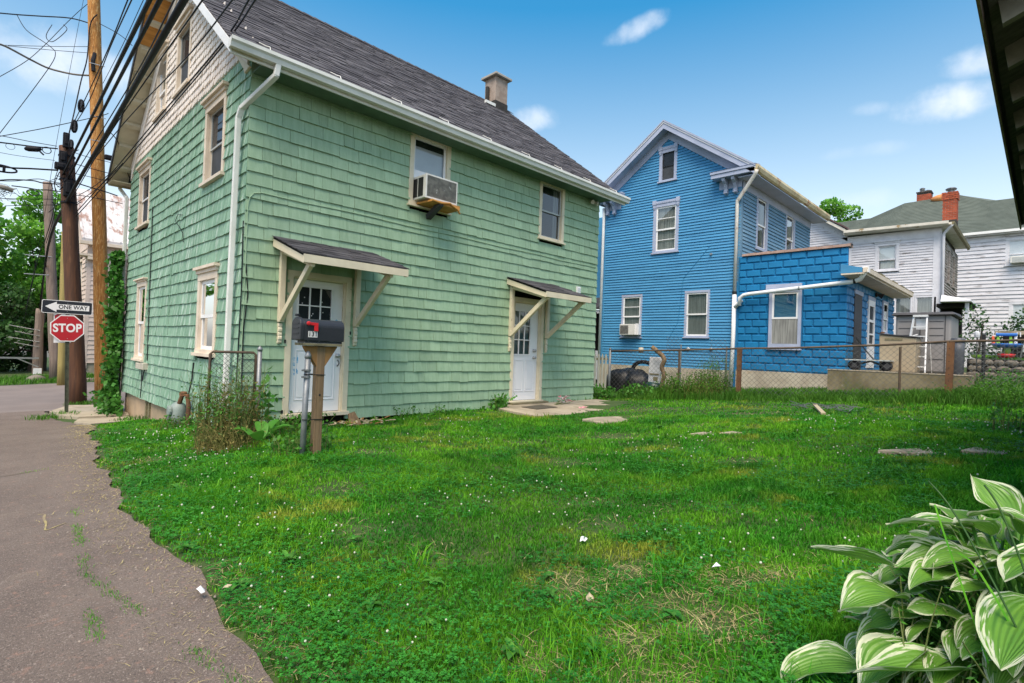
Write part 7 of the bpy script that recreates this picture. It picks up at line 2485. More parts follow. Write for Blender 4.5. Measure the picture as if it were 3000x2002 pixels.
DRY = [(1.9, 1.0, .5, .12), (2.45, 1.25, .5, .14), (2.9, 1.0, .4, .12), (3.6, 2.6, .35, .12), (4.6, 3.6, .5, .14), (5.8, 2.2, .5, .16), (9.5, 3.6, .8, .22), (3.1, 5.2, .5, .14), (1.45, 7.0, .3, .2), (1.35, 5.4, .2, .2), (5.1, 4.8, .55, .16), (8.2, 5.2, .6, .2), (2.3, 1.75, .30, .2), (2.6, 1.6, .25, .2), (2.35, 1.0, .35, .25), (2.75, 1.15, .4, .2), (2.0, 1.2, .25, .2), (1.65, 1.45, .2, .16),
       (6.4, 4.3, .8, .25), (7.8, 3.8, .6, .3), (2.2, 4.2, .3, .2), (1.9, 3.3, .3, .2), (3.2, 2.2, .3, .2), (8.8, 6.0, .7, .2), (9.6, 5.4, .8, .25)]


def dryness(x, y):
    d = np.zeros_like(x)
    for cx, cy, rx, ry in DRY:
        # patches stretched across the view
        u, v_ = (x - cx) * .7071 - (y - cy) * .7071, (x - cx) * .7071 + (y - cy) * .7071
        d = np.maximum(d, 1 - np.sqrt((u / rx) ** 2 + (v_ / (ry * 1.6)) ** 2))
    return np.clip(d + .35 * (vnoise(x, y, 3.0, 5) - .5), 0, 1)


def lawn_ok(x, y, margin=.0):
    ok = (x > road_edge(y) + margin) & (x < 13.6 + .0 * y) & (y > -3)
    ok &= ~((x > 2.58) & (x < 10.82) & (y > 7.88))
    ok &= ~((x < 2.7) & (y > 15.9))
    for s in SLABS:
        ok &= ~in_poly(x, y, s)
    ok &= ~((x < 2.65) & (y > 12.6) & (x < 2.1 + .0 * y))
    return ok


def sample_view(n, d0, d1, pad=150):
    """random ground points inside the camera's view wedge between two distances"""
    a = np.arctan((RNG.uniform(-pad, 3000 + pad, n) - 1500) / (CAM_F * 3000))
    ang = CAM_YAW - a
    d = np.sqrt(RNG.uniform(d0 ** 2, d1 ** 2, n))
    return d * np.cos(ang), d * np.sin(ang)


def blades(x, y, h, w, lean, tone, z=None, segs=2):
    """grass blades: a quad and a tip"""
    n = len(x)
    z = zlawn(x, y) if z is None else z
    a = RNG.uniform(0, 2 * np.pi, n)
    la = RNG.uniform(0, 2 * np.pi, n)
    sx, sy = np.cos(a) * w * .5, np.sin(a) * w * .5
    lx, ly = np.cos(la) * lean * h, np.sin(la) * lean * h
    b0 = np.stack([x - sx, y - sy, z - .01], -1)
    b1 = np.stack([x + sx, y + sy, z - .01], -1)
    m0 = np.stack([x - sx * .8 + lx * .35, y - sy * .8 + ly * .35, z + h * .60], -1)
    m1 = np.stack([x + sx * .8 + lx * .35, y + sy * .8 + ly * .35, z + h * .60], -1)
    hz = np.sqrt(np.maximum(0.05, 1 - lean ** 2 * .6))
    t = np.stack([x + lx, y + ly, z + h * hz], -1)
    V_ = np.stack([b0, b1, m1, m0, t], 1).reshape(-1, 3)
    base = np.arange(n)[:, None] * 5
    F_ = np.concatenate([base + np.array([[0, 1, 2]]), base + np.array([[0, 2, 3]]), base + np.array([[3, 2, 4]])], 0)
    return V_, F_, np.concatenate([tone, tone, tone])


def build_blades(name, sets, mat, label, cat='grass'):
    vs_, fs_, ts_ = [], [], []
    off = 0
    for V_, F_, T_ in sets:
        vs_.append(V_)
        fs_.append(F_ + off)
        ts_.append(T_)
        off += len(V_)
    o = np_mesh(name, np.concatenate(vs_), np.concatenate(fs_), mat, tone=np.concatenate(ts_), kind='stuff')
    return tag(o, label, cat)


sets, dsets = [], []
for d0, d1, n, w0, hs in ((1.3, 3.2, 125000, .0042, 1.0), (3.2, 6, 150000, .0062, 1.0), (6, 10, 140000, .0095, 1.0), (10, 17, 90000, .016, 1.05)):
    x, y = sample_view(n, d0, d1)
    if d0 < 2:
        pass
    ok = lawn_ok(x, y, -.16 + .22 * vnoise(x, y, 7.0, 51) + .10 * RNG.random(len(x)))
    x, y = x[ok], y[ok]
    edge = np.clip((x - road_edge(y)) / .3, 0, 1)
    dr = dryness(x, y)
    thin = vnoise(x, y, 1.6, 2)
    keep = RNG.random(len(x)) < (.40 + .60 * edge) * (1 - .82 * dr)
    x, y, dr, edge = x[keep], y[keep], dr[keep], edge[keep]
    tall = vnoise(x, y, 1.3, 3) * .6 + vnoise(x, y, 5.0, 4) * .4
    h = (.022 + .050 * tall ** 1.8) * RNG.uniform(.6, 1.35, len(x)) * hs * (.5 + .5 * edge) * (1 - .45 * dr)
    # taller along walls and the fence
    nearwall = np.clip(1 - (7.9 - y) / .35, 0, 1) * ((x > 2.6) & (x < 10.8) & (y < 7.9))
    h *= 1 + .6 * nearwall
    h *= np.where(RNG.random(len(x)) < .02, 2.0, 1.0)
    tone = RNG.uniform(.72, 1.25, len(x)) * (.85 + .35 * vnoise(x, y, .8, 7)) * (1 + .25 * dr)
    sets.append(blades(x, y, h, w0 * RNG.uniform(.7, 1.5, len(x)), RNG.uniform(.3, 1.0, len(x)), tone))
# ranker tufts of longer, broader grass
x0_, y0_ = sample_view(620, 1.5, 9.5)
ok = lawn_ok(x0_, y0_, .1) & (RNG.random(620) < .3 + .7 * (vnoise(x0_, y0_, .9, 61) > .55))
x0_, y0_ = x0_[ok], y0_[ok]
rep = RNG.integers(10, 26, len(x0_))
tt = np.repeat(RNG.uniform(.7, 1.35, len(x0_)), rep)
hh0 = np.repeat(RNG.uniform(.06, .15, len(x0_)), rep)
x, y = np.repeat(x0_, rep), np.repeat(y0_, rep)
x, y = x + RNG.normal(0, .035, len(x)), y + RNG.normal(0, .035, len(x))
dd = np.hypot(x, y)
sets.append(blades(x, y, hh0 * RNG.uniform(.6, 1.2, len(x)), RNG.uniform(.004, .008, len(x)) * (.7 + .1 * dd), RNG.uniform(.3, .9, len(x)), tt * RNG.uniform(.85, 1.15, len(x))))
build_blades('lawn_grass', sets, 'grass', 'patchy green lawn between the alley and the chain link fence')

# dry straw lying in the bare patches and along the alley edge
sets = []
x, y = sample_view(30000, 1.3, 11)
xa_, ya_ = sample_view(24000, 1.3, 3.6)
x, y = np.concatenate([x, xa_]), np.concatenate([y, ya_])
ok = lawn_ok(x, y, -.02)
dr = dryness(x, y)
edge = (x - road_edge(y)) < .22
k_ = ok & (RNG.random(len(x)) < np.where(edge, .35, np.clip(dr * 1.1, 0, 1)))
x, y = x[k_], y[k_]
sets.append(blades(x, y, RNG.uniform(.035, .10, len(x)), RNG.uniform(.0014, .0030, len(x)) * (1 + .16 * np.hypot(x, y)), RNG.uniform(.9, 1.0, len(x)), RNG.uniform(.7, 1.25, len(x)), z=zlawn(x, y) + RNG.uniform(0, .02, len(x))))
yy = RNG.uniform(1.2, 13, 2600)
xx = road_edge(yy) - np.abs(RNG.normal(0, .16, 2600))
sets.append(blades(xx, yy, RNG.uniform(.015, .055, 2600), RNG.uniform(.0012, .0022, 2600) * (1 + .22 * yy), RNG.uniform(.96, 1.0, 2600), RNG.uniform(.7, 1.2, 2600), z=H(xx, yy) + .012))
for s in range(2):
    V_, F_, T_ = sets[s]
    # flatten: lay the blades down
    V_ = V_.reshape(-1, 5, 3)
    z0 = V_[:, :1, 2]
    V_[:, :, 2] = z0 + (V_[:, :, 2] - z0) * .22 + .008
    ext = V_[:, :1, :2]
    V_[:, :, :2] = ext + (V_[:, :, :2] - ext) * 1.25
    sets[s] = (V_.reshape(-1, 3), F_, T_)
build_blades('dry_straw', sets, 'straw', 'dry straw coloured clippings in worn patches and along the alley edge', 'straw')

# tufts in the alley cracks
cx_ = np.concatenate([np.linspace(-2.2, .6, 60), np.interp(np.linspace(0, 1, 130), [0, .5, 1], [.62, .5, .82]), np.full(20, .45)])
cy_ = np.concatenate([np.linspace(6.62, 7.37, 60), np.linspace(5.5, 2.1, 130), np.linspace(3.0, 3.3, 20)])
ii = RNG.integers(0, len(cx_), 1700)
clump = vnoise(cx_[ii] * 1, cy_[ii], 4.0, 9) > .52
ii = ii[clump]
x, y = cx_[ii] + RNG.normal(0, .018, len(ii)), cy_[ii] + RNG.normal(0, .03, len(ii))
build_blades('crack_grass', [blades(x, y, RNG.uniform(.006, .024, len(x)), RNG.uniform(.002, .004, len(x)), RNG.uniform(.5, 1, len(x)), RNG.uniform(.8, 1.4, len(x)), z=H(x, y) + .008)],
             'grass', 'sparse green tufts sprouting from the alley cracks')

# tall unmown growth along the fence and beyond it
sets = []
n = 30000
t = RNG.uniform(-1.2, 8.4, n)
x, y = fence_x(t) + RNG.normal(-.05, .38, n), t
ok = (x < 15.2) & ~in_poly(x, y, PATIO)
x, y = x[ok], y[ok]
hh = np.interp(y, [-1, 1, 3, 5, 6.5, 8.4], [.30, .24, .17, .20, .26, .12]) * (.5 + .9 * vnoise(x, y, 2.2, 12))
sets.append(blades(x, y, hh * RNG.uniform(.5, 1.2, len(x)), RNG.uniform(.008, .016, len(x)), RNG.uniform(.1, .8, len(x)), RNG.uniform(.55, 1.2, len(x)), z=H(x, y)))
n = 26000
x, y = RNG.uniform(12.8, 16.9, n), RNG.uniform(-3, 11.5, n)
ok = (x > fence_x(y)) & ~((x > 15.2) & (y < 3.95) & (y > 1.15))
x, y = x[ok], y[ok]
sets.append(blades(x, y, RNG.uniform(.04, .13, len(x)), RNG.uniform(.010, .02, len(x)), RNG.uniform(.1, .8, len(x)), RNG.uniform(.7, 1.3, len(x)), z=H(x, y)))
n = 6000
x, y = RNG.uniform(17.8, 24, n), RNG.uniform(-3, 1.3, n)
sets.append(blades(x, y, RNG.uniform(.04, .12, n), RNG.uniform(.012, .024, n), RNG.uniform(.1, .8, n), RNG.uniform(.7, 1.3, n), z=np.full(n, 1.55)))
build_blades('tall_grass', sets, 'grass_tall', 'tall unmown grass along and behind the chain link fence')
# verge across the street
n = 9000
x, y = RNG.uniform(-6, 12, n), RNG.uniform(27.6, 31, n)
build_blades('verge_grass', [blades(x, y, RNG.uniform(.06, .25, n), RNG.uniform(.02, .04, n), RNG.uniform(.1, .8, n), RNG.uniform(.7, 1.3, n), z=H(x, y))],
             'grass_tall', 'strip of grass on the verge across the street')
# small tufts round the pole bases and the kerb
n = 900
cx = RNG.choice([2.55, 2.15, 1.55, 2.9, 2.35, 1.2], n)
cyv = np.where(cx == 2.55, 19.0, np.where(cx == 2.15, 18.5, np.where(cx == 1.55, 15.9, np.where(cx == 2.9, 18.4, np.where(cx == 2.35, 13.4, 15.4)))))
x, y = cx + RNG.normal(0, .16, n), cyv + RNG.normal(0, .16, n)
build_blades('kerb_tufts', [blades(x, y, RNG.uniform(.04, .14, n), RNG.uniform(.008, .016, n), RNG.uniform(.2, .9, n), RNG.uniform(.7, 1.3, n), z=H(x, y) + .03)], 'grass_tall', 'tufts of grass round the pole bases by the pavement')

# clover
def clover(x, y, s, z, tone):
    n = len(x)
    a0 = RNG.uniform(0, 2 * np.pi, n)
    vs_, fs_, ts_ = [], [], []
    for k in range(3):
        a = a0 + k * 2.094
        dx, dy = np.cos(a), np.sin(a)
        px_, py_ = -dy, dx
        lift = RNG.uniform(-.1, .45, n) * s
        c = np.stack([x, y, z], -1)
        p1 = np.stack([x + dx * s * .55 + px_ * s * .45, y + dy * s * .55 + py_ * s * .45, z + lift * .7], -1)
        p2 = np.stack([x + dx * s, y + dy * s, z + lift], -1)
        p3 = np.stack([x + dx * s * .55 - px_ * s * .45, y + dy * s * .55 - py_ * s * .45, z + lift * .7], -1)
        vs_.append(np.stack([c, p1, p2, p3], 1).reshape(-1, 3))
        base = np.arange(n)[:, None] * 4 + k * n * 4
        fs_.append(base + np.array([[0, 1, 2, 3]]))
        ts_.append(tone * RNG.uniform(.9, 1.1, n))
    return np.concatenate(vs_), np.concatenate(fs_), np.concatenate(ts_)


vs_, fs_, ts_ = [], [], []
off = 0
for d0, d1, n, s0 in ((1.3, 3.2, 30000, .012), (3.2, 6.5, 34000, .014), (6.5, 11, 16000, .019)):
    x, y = sample_view(n, d0, d1)
    ok = lawn_ok(x, y, .02)
    ed = x - road_edge(y)
    dens = vnoise(x, y, 1.1, 21) * .55 + vnoise(x, y, 3.3, 22) * .45
    dens = np.clip((dens - .40) * 5, 0, 1)
    dens = np.maximum(dens, np.clip(1.15 - ed / 1.1, 0, 1) * .85)
    dens *= 1 - np.clip(dryness(x, y) * 1.5, 0, 1)
    k_ = ok & (RNG.random(len(x)) < dens)
    x, y = x[k_], y[k_]
    z = zlawn(x, y) + RNG.uniform(.015, .07, len(x))
    V_, F_, T_ = clover(x, y, s0 * RNG.uniform(.7, 1.35, len(x)), z, RNG.uniform(.7, 1.3, len(x)))
    vs_.append(V_)
    fs_.append(F_ + off)
    ts_.append(T_)
    off += len(V_)
tag(np_mesh('clover_patch', np.concatenate(vs_), np.concatenate(fs_), 'clover', tone=np.concatenate(ts_), kind='stuff'), 'dark green clover leaves spread through the near lawn', 'clover')
# white clover heads
x, y = sample_view(15000, 1.6, 10)
ok = lawn_ok(x, y, .05)
dens = np.clip((vnoise(x, y, .9, 31) - .50) * 3.2, 0, 1) + np.clip(1 - np.abs((x - road_edge(y)) - .7) / .6, 0, 1) * ((y > 3.5) & (y < 9)) * .9 + ((x > 5) & (y < 2.6)) * .12
k_ = ok & (RNG.random(len(x)) < dens * .13)
x, y = x[k_], y[k_]
fm_ = MB()
for xi, yi, zi in zip(x, y, zlawn(x, y)):
    s = random.uniform(.0032, .0058) * (1 + .09 * math.hypot(xi, yi))
    z = zi + random.uniform(.035, .075)
    fm_.lathe((xi, yi, z), [(s * .5, -s * .9), (s, 0), (s * .75, s * .7), (s * .1, s)], 6)
tag(fm_.build('clover_blossoms', 'clover_flower', kind='stuff'), 'tiny white clover blossoms dotted over the lawn', 'flowers')


# broad leaf weeds: rosettes scattered through the lawn
def leaf_blade(base, d, L_, W_, droop, nseg=5, up=.5):
    """one broad leaf as a strip: list of verts and quads"""
    d = np.array([math.cos(d), math.sin(d), 0.0])
    s = np.array([-d[1], d[0], 0])
    V_, F_ = [], []
    for i in range(nseg + 1):
        t = i / nseg
        w = W_ * math.sin(math.pi * min(1, .12 + .88 * t)) ** .8 * (1 if t < .98 else .15)
        p = np.array(base) + d * L_ * t + np.array([0, 0, L_ * (up * t - droop * t * t)])
        V_ += [p - s * w * .5 + np.array([0, 0, w * .18]), p, p + s * w * .5 + np.array([0, 0, w * .18])]
    for i in range(nseg):
        for j in (0, 1):
            a = i * 3 + j
            F_.append((a, a + 1, a + 4, a + 3))
    return V_, F_


x, y = sample_view(420, 1.5, 9)
ok = lawn_ok(x, y, .08)
wgt = np.clip(1.2 - (x - road_edge(y)) / 1.6, .12, 1)
k_ = ok & (RNG.random(len(x)) < wgt * .75)
wm = MB()
rn = random.Random(41)
for xi, yi in zip(x[k_], y[k_]):
    zi = float(zlawn(np.array([xi]), np.array([yi]))[0])
    a0 = rn.uniform(0, 6)
    sz = rn.uniform(.035, .085)
    for q in range(rn.randrange(4, 8)):
        V_, F_ = leaf_blade((xi, yi, zi + .02), a0 + q * 1.1 + rn.uniform(-.3, .3), sz * rn.uniform(.7, 1.3), sz * rn.uniform(.35, .6), rn.uniform(.4, .9), 4, rn.uniform(.5, 1.0))
        wm.add(V_, F_, rn.uniform(.7, 1.25))
tag(wm.build('broadleaf_weeds', 'weed_leaf', kind='stuff', smooth=True), 'broad leaved plantain weeds scattered through the lawn', 'weeds')


# ------------------------------------------------------------------ leafy shrubs, vines and trees
def leaf_cloud(P, size, tone, flat=0.0, stretch=1.6):
    """rhombic leaves with random orientation at points P"""
    n = len(P)
    d = RNG.normal(size=(n, 3))
    d[:, 2] -= .35
    d /= np.linalg.norm(d, axis=1)[:, None]
    r = RNG.normal(size=(n, 3))
    r[:, 2] += flat
    s = np.cross(d, r)
    s /= np.linalg.norm(s, axis=1)[:, None] + 1e-9
    nn_ = np.cross(d, s)
    L_ = (size * RNG.uniform(.6, 1.4, n))[:, None]
    a = P - d * L_ * .5
    b_ = P + s * L_ * .5 / stretch + nn_ * L_ * .08
    c = P + d * L_ * .5
    e = P - s * L_ * .5 / stretch + nn_ * L_ * .08
    V_ = np.stack([a, b_, c, e], 1).reshape(-1, 3)
    F_ = np.arange(n)[:, None] * 4 + np.array([[0, 1, 2, 3]])
    return V_, F_, tone


def crown_points(clumps, per, shell=.55):
    out, tn = [], []
    for (c, r) in clumps:
        c, r = np.array(c, float), np.array(r, float) * np.ones(3)
        n = int(per * float(np.prod(r)) ** (2 / 3))
        v = RNG.normal(size=(n, 3))
        v /= np.linalg.norm(v, axis=1)[:, None]
        rad = shell + (1.08 - shell) * RNG.random(n) ** .6
        out.append(c + v * rad[:, None] * r)
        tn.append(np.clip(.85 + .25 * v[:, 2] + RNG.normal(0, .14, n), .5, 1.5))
    return np.concatenate(out), np.concatenate(tn)


def limbs(m, base, top, r, targets, rn):
    base, top = np.array(base, float), np.array(top, float)
    path = [base + (top - base) * i / 6 + np.array([rn.uniform(-.06, .06), rn.uniform(-.06, .06), 0]) * (i > 0) for i in range(7)]
    m.tube(path, r, 9, r1=r * .45)
    for t in targets:
        s = path[rn.randrange(3, 6)]
        e = np.array(t, float)
        mid = (s + e) / 2 + np.array([rn.uniform(-.2, .2), rn.uniform(-.2, .2), rn.uniform(0, .3)])
        m.tube([s, mid, e], r * .33, 6, r1=r * .08)


def tree(name, label, base, trunk_h, r, clumps, per, size, mat, seed, cat='tree', flat=.3):
    rn = random.Random(seed)
    t = thing(name, label, cat, base)
    m = MB()
    limbs(m, (base[0], base[1], base[2] - .2), (base[0] + rn.uniform(-.3, .3), base[1], base[2] + trunk_h), r, [c for c, _ in clumps][:14], rn)
    m.build('trunk', 'bark', t, smooth=True)
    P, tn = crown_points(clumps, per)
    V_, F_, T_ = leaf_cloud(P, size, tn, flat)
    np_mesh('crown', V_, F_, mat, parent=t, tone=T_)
    return t


def blob_clumps(c, R_, n, rr, seed):
    rn = random.Random(seed)
    out = []
    for i in range(n):
        while True:
            v = np.array([rn.uniform(-1, 1), rn.uniform(-1, 1), rn.uniform(-1, 1)])
            if .25 < np.linalg.norm(v) < 1:
                break
        out.append((tuple(np.array(c) + v * np.array(R_)), np.array([1, 1, .72]) * rn.uniform(*rr)))
    return out


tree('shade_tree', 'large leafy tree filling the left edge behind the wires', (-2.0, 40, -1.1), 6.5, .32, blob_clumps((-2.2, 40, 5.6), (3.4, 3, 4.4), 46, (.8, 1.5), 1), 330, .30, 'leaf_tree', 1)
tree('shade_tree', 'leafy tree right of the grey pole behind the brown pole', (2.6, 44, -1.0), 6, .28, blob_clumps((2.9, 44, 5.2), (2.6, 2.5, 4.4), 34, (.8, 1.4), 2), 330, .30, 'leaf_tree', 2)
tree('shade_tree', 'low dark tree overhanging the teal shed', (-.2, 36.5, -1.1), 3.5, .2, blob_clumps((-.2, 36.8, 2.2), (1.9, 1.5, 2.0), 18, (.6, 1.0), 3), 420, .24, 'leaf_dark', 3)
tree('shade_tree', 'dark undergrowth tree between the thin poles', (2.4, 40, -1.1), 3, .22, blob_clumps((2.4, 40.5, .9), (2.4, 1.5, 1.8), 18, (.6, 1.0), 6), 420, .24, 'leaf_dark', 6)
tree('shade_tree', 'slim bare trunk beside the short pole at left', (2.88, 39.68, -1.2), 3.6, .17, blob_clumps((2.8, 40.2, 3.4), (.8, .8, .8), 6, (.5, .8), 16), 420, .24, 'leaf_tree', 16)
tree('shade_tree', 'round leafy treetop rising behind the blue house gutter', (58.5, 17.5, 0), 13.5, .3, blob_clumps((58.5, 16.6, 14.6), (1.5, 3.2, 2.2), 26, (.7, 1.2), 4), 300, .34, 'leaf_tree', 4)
tree('garden_shrub', 'arching dark green shrub in front of the far white house', (24, .1, 1.55), 2.6, .08,
     [((24, .75, 2.2), (.6, .55, .5)), ((24, .2, 2.5), (.7, .6, .6)), ((24, -.4, 2.3), (.7, .6, .6)), ((24.1, .55, 2.9), (.5, .35, .35)), ((24, .25, 3.35), (.45, .35, .3)), ((24, .0, 3.75), (.4, .3, .26)),
      ((24, -.2, 4.1), (.4, .25, .2)), ((24, -.15, 3.1), (.5, .4, .35)), ((24, 1.05, 2.0), (.4, .35, .4)), ((24, .85, 2.75), (.3, .25, .25)), ((24, -.8, 2.8), (.6, .5, .5)), ((24, -.75, 3.4), (.4, .3, .3))], 900, .10, 'leaf_dark', 7, 'shrub')
tree('garden_shrub', 'low dark shrub beside the porch post behind the dustbin', (25.5, 1.7, 1.4), 1.5, .05, [((25.5, 1.7, 2.4), (.5, .5, .7)), ((25.5, 1.9, 3.1), (.45, .4, .5)), ((25.3, 2.2, 2.0), (.4, .4, .5))], 900, .10, 'leaf_dark', 8, 'shrub')
tree('garden_shrub', 'dark shrub at the right frame edge above the stepping slabs', (6.6, -.05, .45), .5, .02, [((6.6, -.1, .75), (.30, .3, .28)), ((6.7, -.3, 1.0), (.3, .3, .3)), ((6.3, -.15, .62), (.25, .25, .2))], 1900, .045, 'leaf_dark', 9, 'shrub')

# climbing vine on the far corner of the green house
vn = thing('climbing_vine', 'green climbing vine covering the far lower corner of the green house', 'vine', (2.5, 15.8, -.5))
n = 5200
z = RNG.uniform(-.55, 3.35, n)
half = np.interp(z, [-.55, .2, 1.5, 2.4, 3.0, 3.35], [.70, .36, .36, .30, .16, .04])
cy = np.interp(z, [-.55, .2, 3.9], [15.6, 15.95, 15.85])
P = np.stack([2.50 - np.abs(RNG.normal(0, .10, n)) * (1 + .8 * (z < 0)), cy + RNG.normal(0, .5, n) * half, z], -1)
P[:, 1] += .10 * np.sin(z * 5)
V_, F_, T_ = leaf_cloud(P, .105, np.clip(RNG.normal(1, .22, n), .5, 1.5), .2, 1.25)
np_mesh('foliage', V_, F_, 'leaf_vine', parent=vn, tone=T_)
m = MB()
for i in range(5):
    y0_ = 15.75 + i * .08
    m.tube([(2.55, y0_, -.6), (2.56, y0_ + random.uniform(-.1, .1), .5), (2.57, y0_ + random.uniform(-.15, .15), 1.8), (2.57, y0_ + random.uniform(-.15, .1), 3.2)], .014, 5, r1=.005)
m.build('stem', 'bark', vn)


# ------------------------------------------------------------------ weed clumps
def weed(name, label, c, n, h, spread, leaf, lsize, seed, mats=('stem', 'weed_leaf'), cat='weed', lpn=7, lean=.3):
    rn = random.Random(seed)
    t = thing(name, label, cat, (c[0], c[1], Hf(*c)))
    sm = MB()
    pts, tn = [], []
    for i in range(n):
        a = rn.uniform(0, 6.28)
        r_ = spread * math.sqrt(rn.random())
        x0_, y0_ = c[0] + r_ * math.cos(a), c[1] + r_ * math.sin(a)
        z0_ = Hf(x0_, y0_)
        hh_ = h * rn.uniform(.45, 1.1)
        la, ll = rn.uniform(0, 6.28), rn.uniform(0, lean) * hh_
        p = [(x0_ + ll * math.cos(la) * u * u, y0_ + ll * math.sin(la) * u * u, z0_ + hh_ * u) for u in (0, .35, .7, 1)]
        sm.tube(p, .0045, 4, r1=.0015, caps=False) if n > 30 else MB().tube(p, .0055, 5, r1=.002).build('stem', mats[0], t)
        for q in range(lpn):
            u = rn.uniform(.15, 1)
            b0 = np.array(p[0]) * (1 - u) + np.array(p[3]) * u
            pts.append(b0 + np.array([rn.gauss(0, lsize * .6), rn.gauss(0, lsize * .6), rn.gauss(0, lsize * .3)]))
            tn.append(rn.uniform(.6, 1.3))
    if n > 30:
        sm.build('stem_tangle', mats[0], t, kind='stuff')
    V_, F_, T_ = leaf_cloud(np.array(pts), lsize, np.array(tn), .3, leaf)
    np_mesh('foliage', V_, F_, mats[1], parent=t, tone=T_)
    return t


weed('weed_clump', 'dry yellowish weeds choking the gate panel at the house corner', (2.30, 7.25), 130, .75, .36, 2.6, .045, 1, ('weed_dry', 'weed_dry'), lpn=16)
weed('weed_clump', 'green feathery weed in front of the gate panel', (2.2, 7.1), 110, .95, .32, 2.8, .045, 2, ('stem', 'weed_leaf'), lpn=12)
weed('weed_clump', 'tall green pokeweed stalks growing beside the gate post', (2.74, 7.1), 7, 1.05, .12, 1.9, .10, 3, ('stem', 'weed_leaf'), lpn=11, lean=.15)
weed('weed_clump', 'tangle of dry stems at the foot of the gate', (2.15, 6.75), 90, .40, .34, 3.2, .04, 4, ('weed_dry', 'weed_dry'), lpn=9, lean=.8)
weed('weed_clump', 'leafy green weeds round the mailbox post foot', (2.58, 5.75), 60, .22, .30, 1.6, .05, 5, lpn=6, lean=.7)
weed('weed_clump', 'leafy weeds along the wall under the first door', (3.3, 7.45), 70, .30, .42, 1.6, .06, 6, lpn=6, lean=.6)
weed('weed_clump', 'small weeds at the wall foot between the two doors', (5.6, 7.72), 40, .22, .5, 1.6, .045, 7, lpn=6, lean=.6)
weed('weed_clump', 'round leafy weed by the patio door step', (7.35, 7.62), 26, .30, .16, 1.4, .085, 8, lpn=6, lean=.6)
weed('weed_clump', 'leafy weeds at the far corner of the green house', (11.15, 7.9), 60, .32, .34, 1.6, .085, 9, lpn=7, lean=.5)
weed('weed_clump', 'leafy weeds below the black bags at the fence foot', (12.0, 7.3), 70, .36, .48, 1.6, .085, 10, lpn=7, lean=.5)
weed('weed_clump', 'bushy weeds at the fence foot beside the crooked branch', (12.3, 6.4), 110, .62, .45, 2.4, .055, 11, ('stem', 'grass_tall'), lpn=14, lean=.5)
weed('weed_clump', 'tall bushy weeds climbing the wire panel by the white drain pipe', (12.75, 5.75), 110, .95, .40, 2.6, .05, 12, ('stem', 'grass_tall'), lpn=16, lean=.3)
weed('weed_clump', 'brownish weeds massed before the fence left of the rusty post', (12.35, 5.75), 130, .55, .55, 2.6, .05, 13, ('weed_dry', 'grass_tall'), lpn=14, lean=.6)
weed('weed_clump', 'dark tangled weeds at the foot of the right fence post', (13.2, .7), 130, .42, .6, 2.8, .05, 14, ('grass_tall', 'grass_tall'), lpn=12, lean=.8)
weed('weed_clump', 'weeds in front of the stone wall behind the wire fence', (16.4, .7), 60, .35, .5, 1.8, .06, 15, lpn=10, lean=.6)
weed('weed_clump', 'small flowering weed at the right edge of the lawn', (9.2, .35), 16, .45, .15, 2.0, .05, 18, lpn=9, lean=.3)
weed('weed_clump', 'weeds at the foot of the gas meter', (2.35, 9.75), 50, .22, .3, 2.0, .045, 16, ('weed_dry', 'weed_leaf'), lpn=7, lean=.8)
# dock leaves beside the gate
dk_ = thing('dock_plant', 'broad pale dock leaves below the gate post', 'weed', (2.35, 6.25, Hf(2.35, 6.25)))
rn = random.Random(3)
for i, (bx, by, a, L_, W_, up, dr_) in enumerate([(2.32, 6.30, -2.2, .34, .20, .9, .55), (2.40, 6.35, -.6, .30, .17, 1.1, .6), (2.45, 6.5, 1.4, .26, .15, 1.2, .6), (2.35, 6.4, 2.6, .28, .16, 1.0, .6), (2.5, 6.6, .3, .22, .13, 1.6, .8)]):
    V_, F_ = leaf_blade((bx, by, Hf(bx, by) + .12), a, L_, W_, dr_, 7, up)
    MB().add(V_, F_, 1.15).build('leaf', 'weed_leaf', dk_, smooth=True)

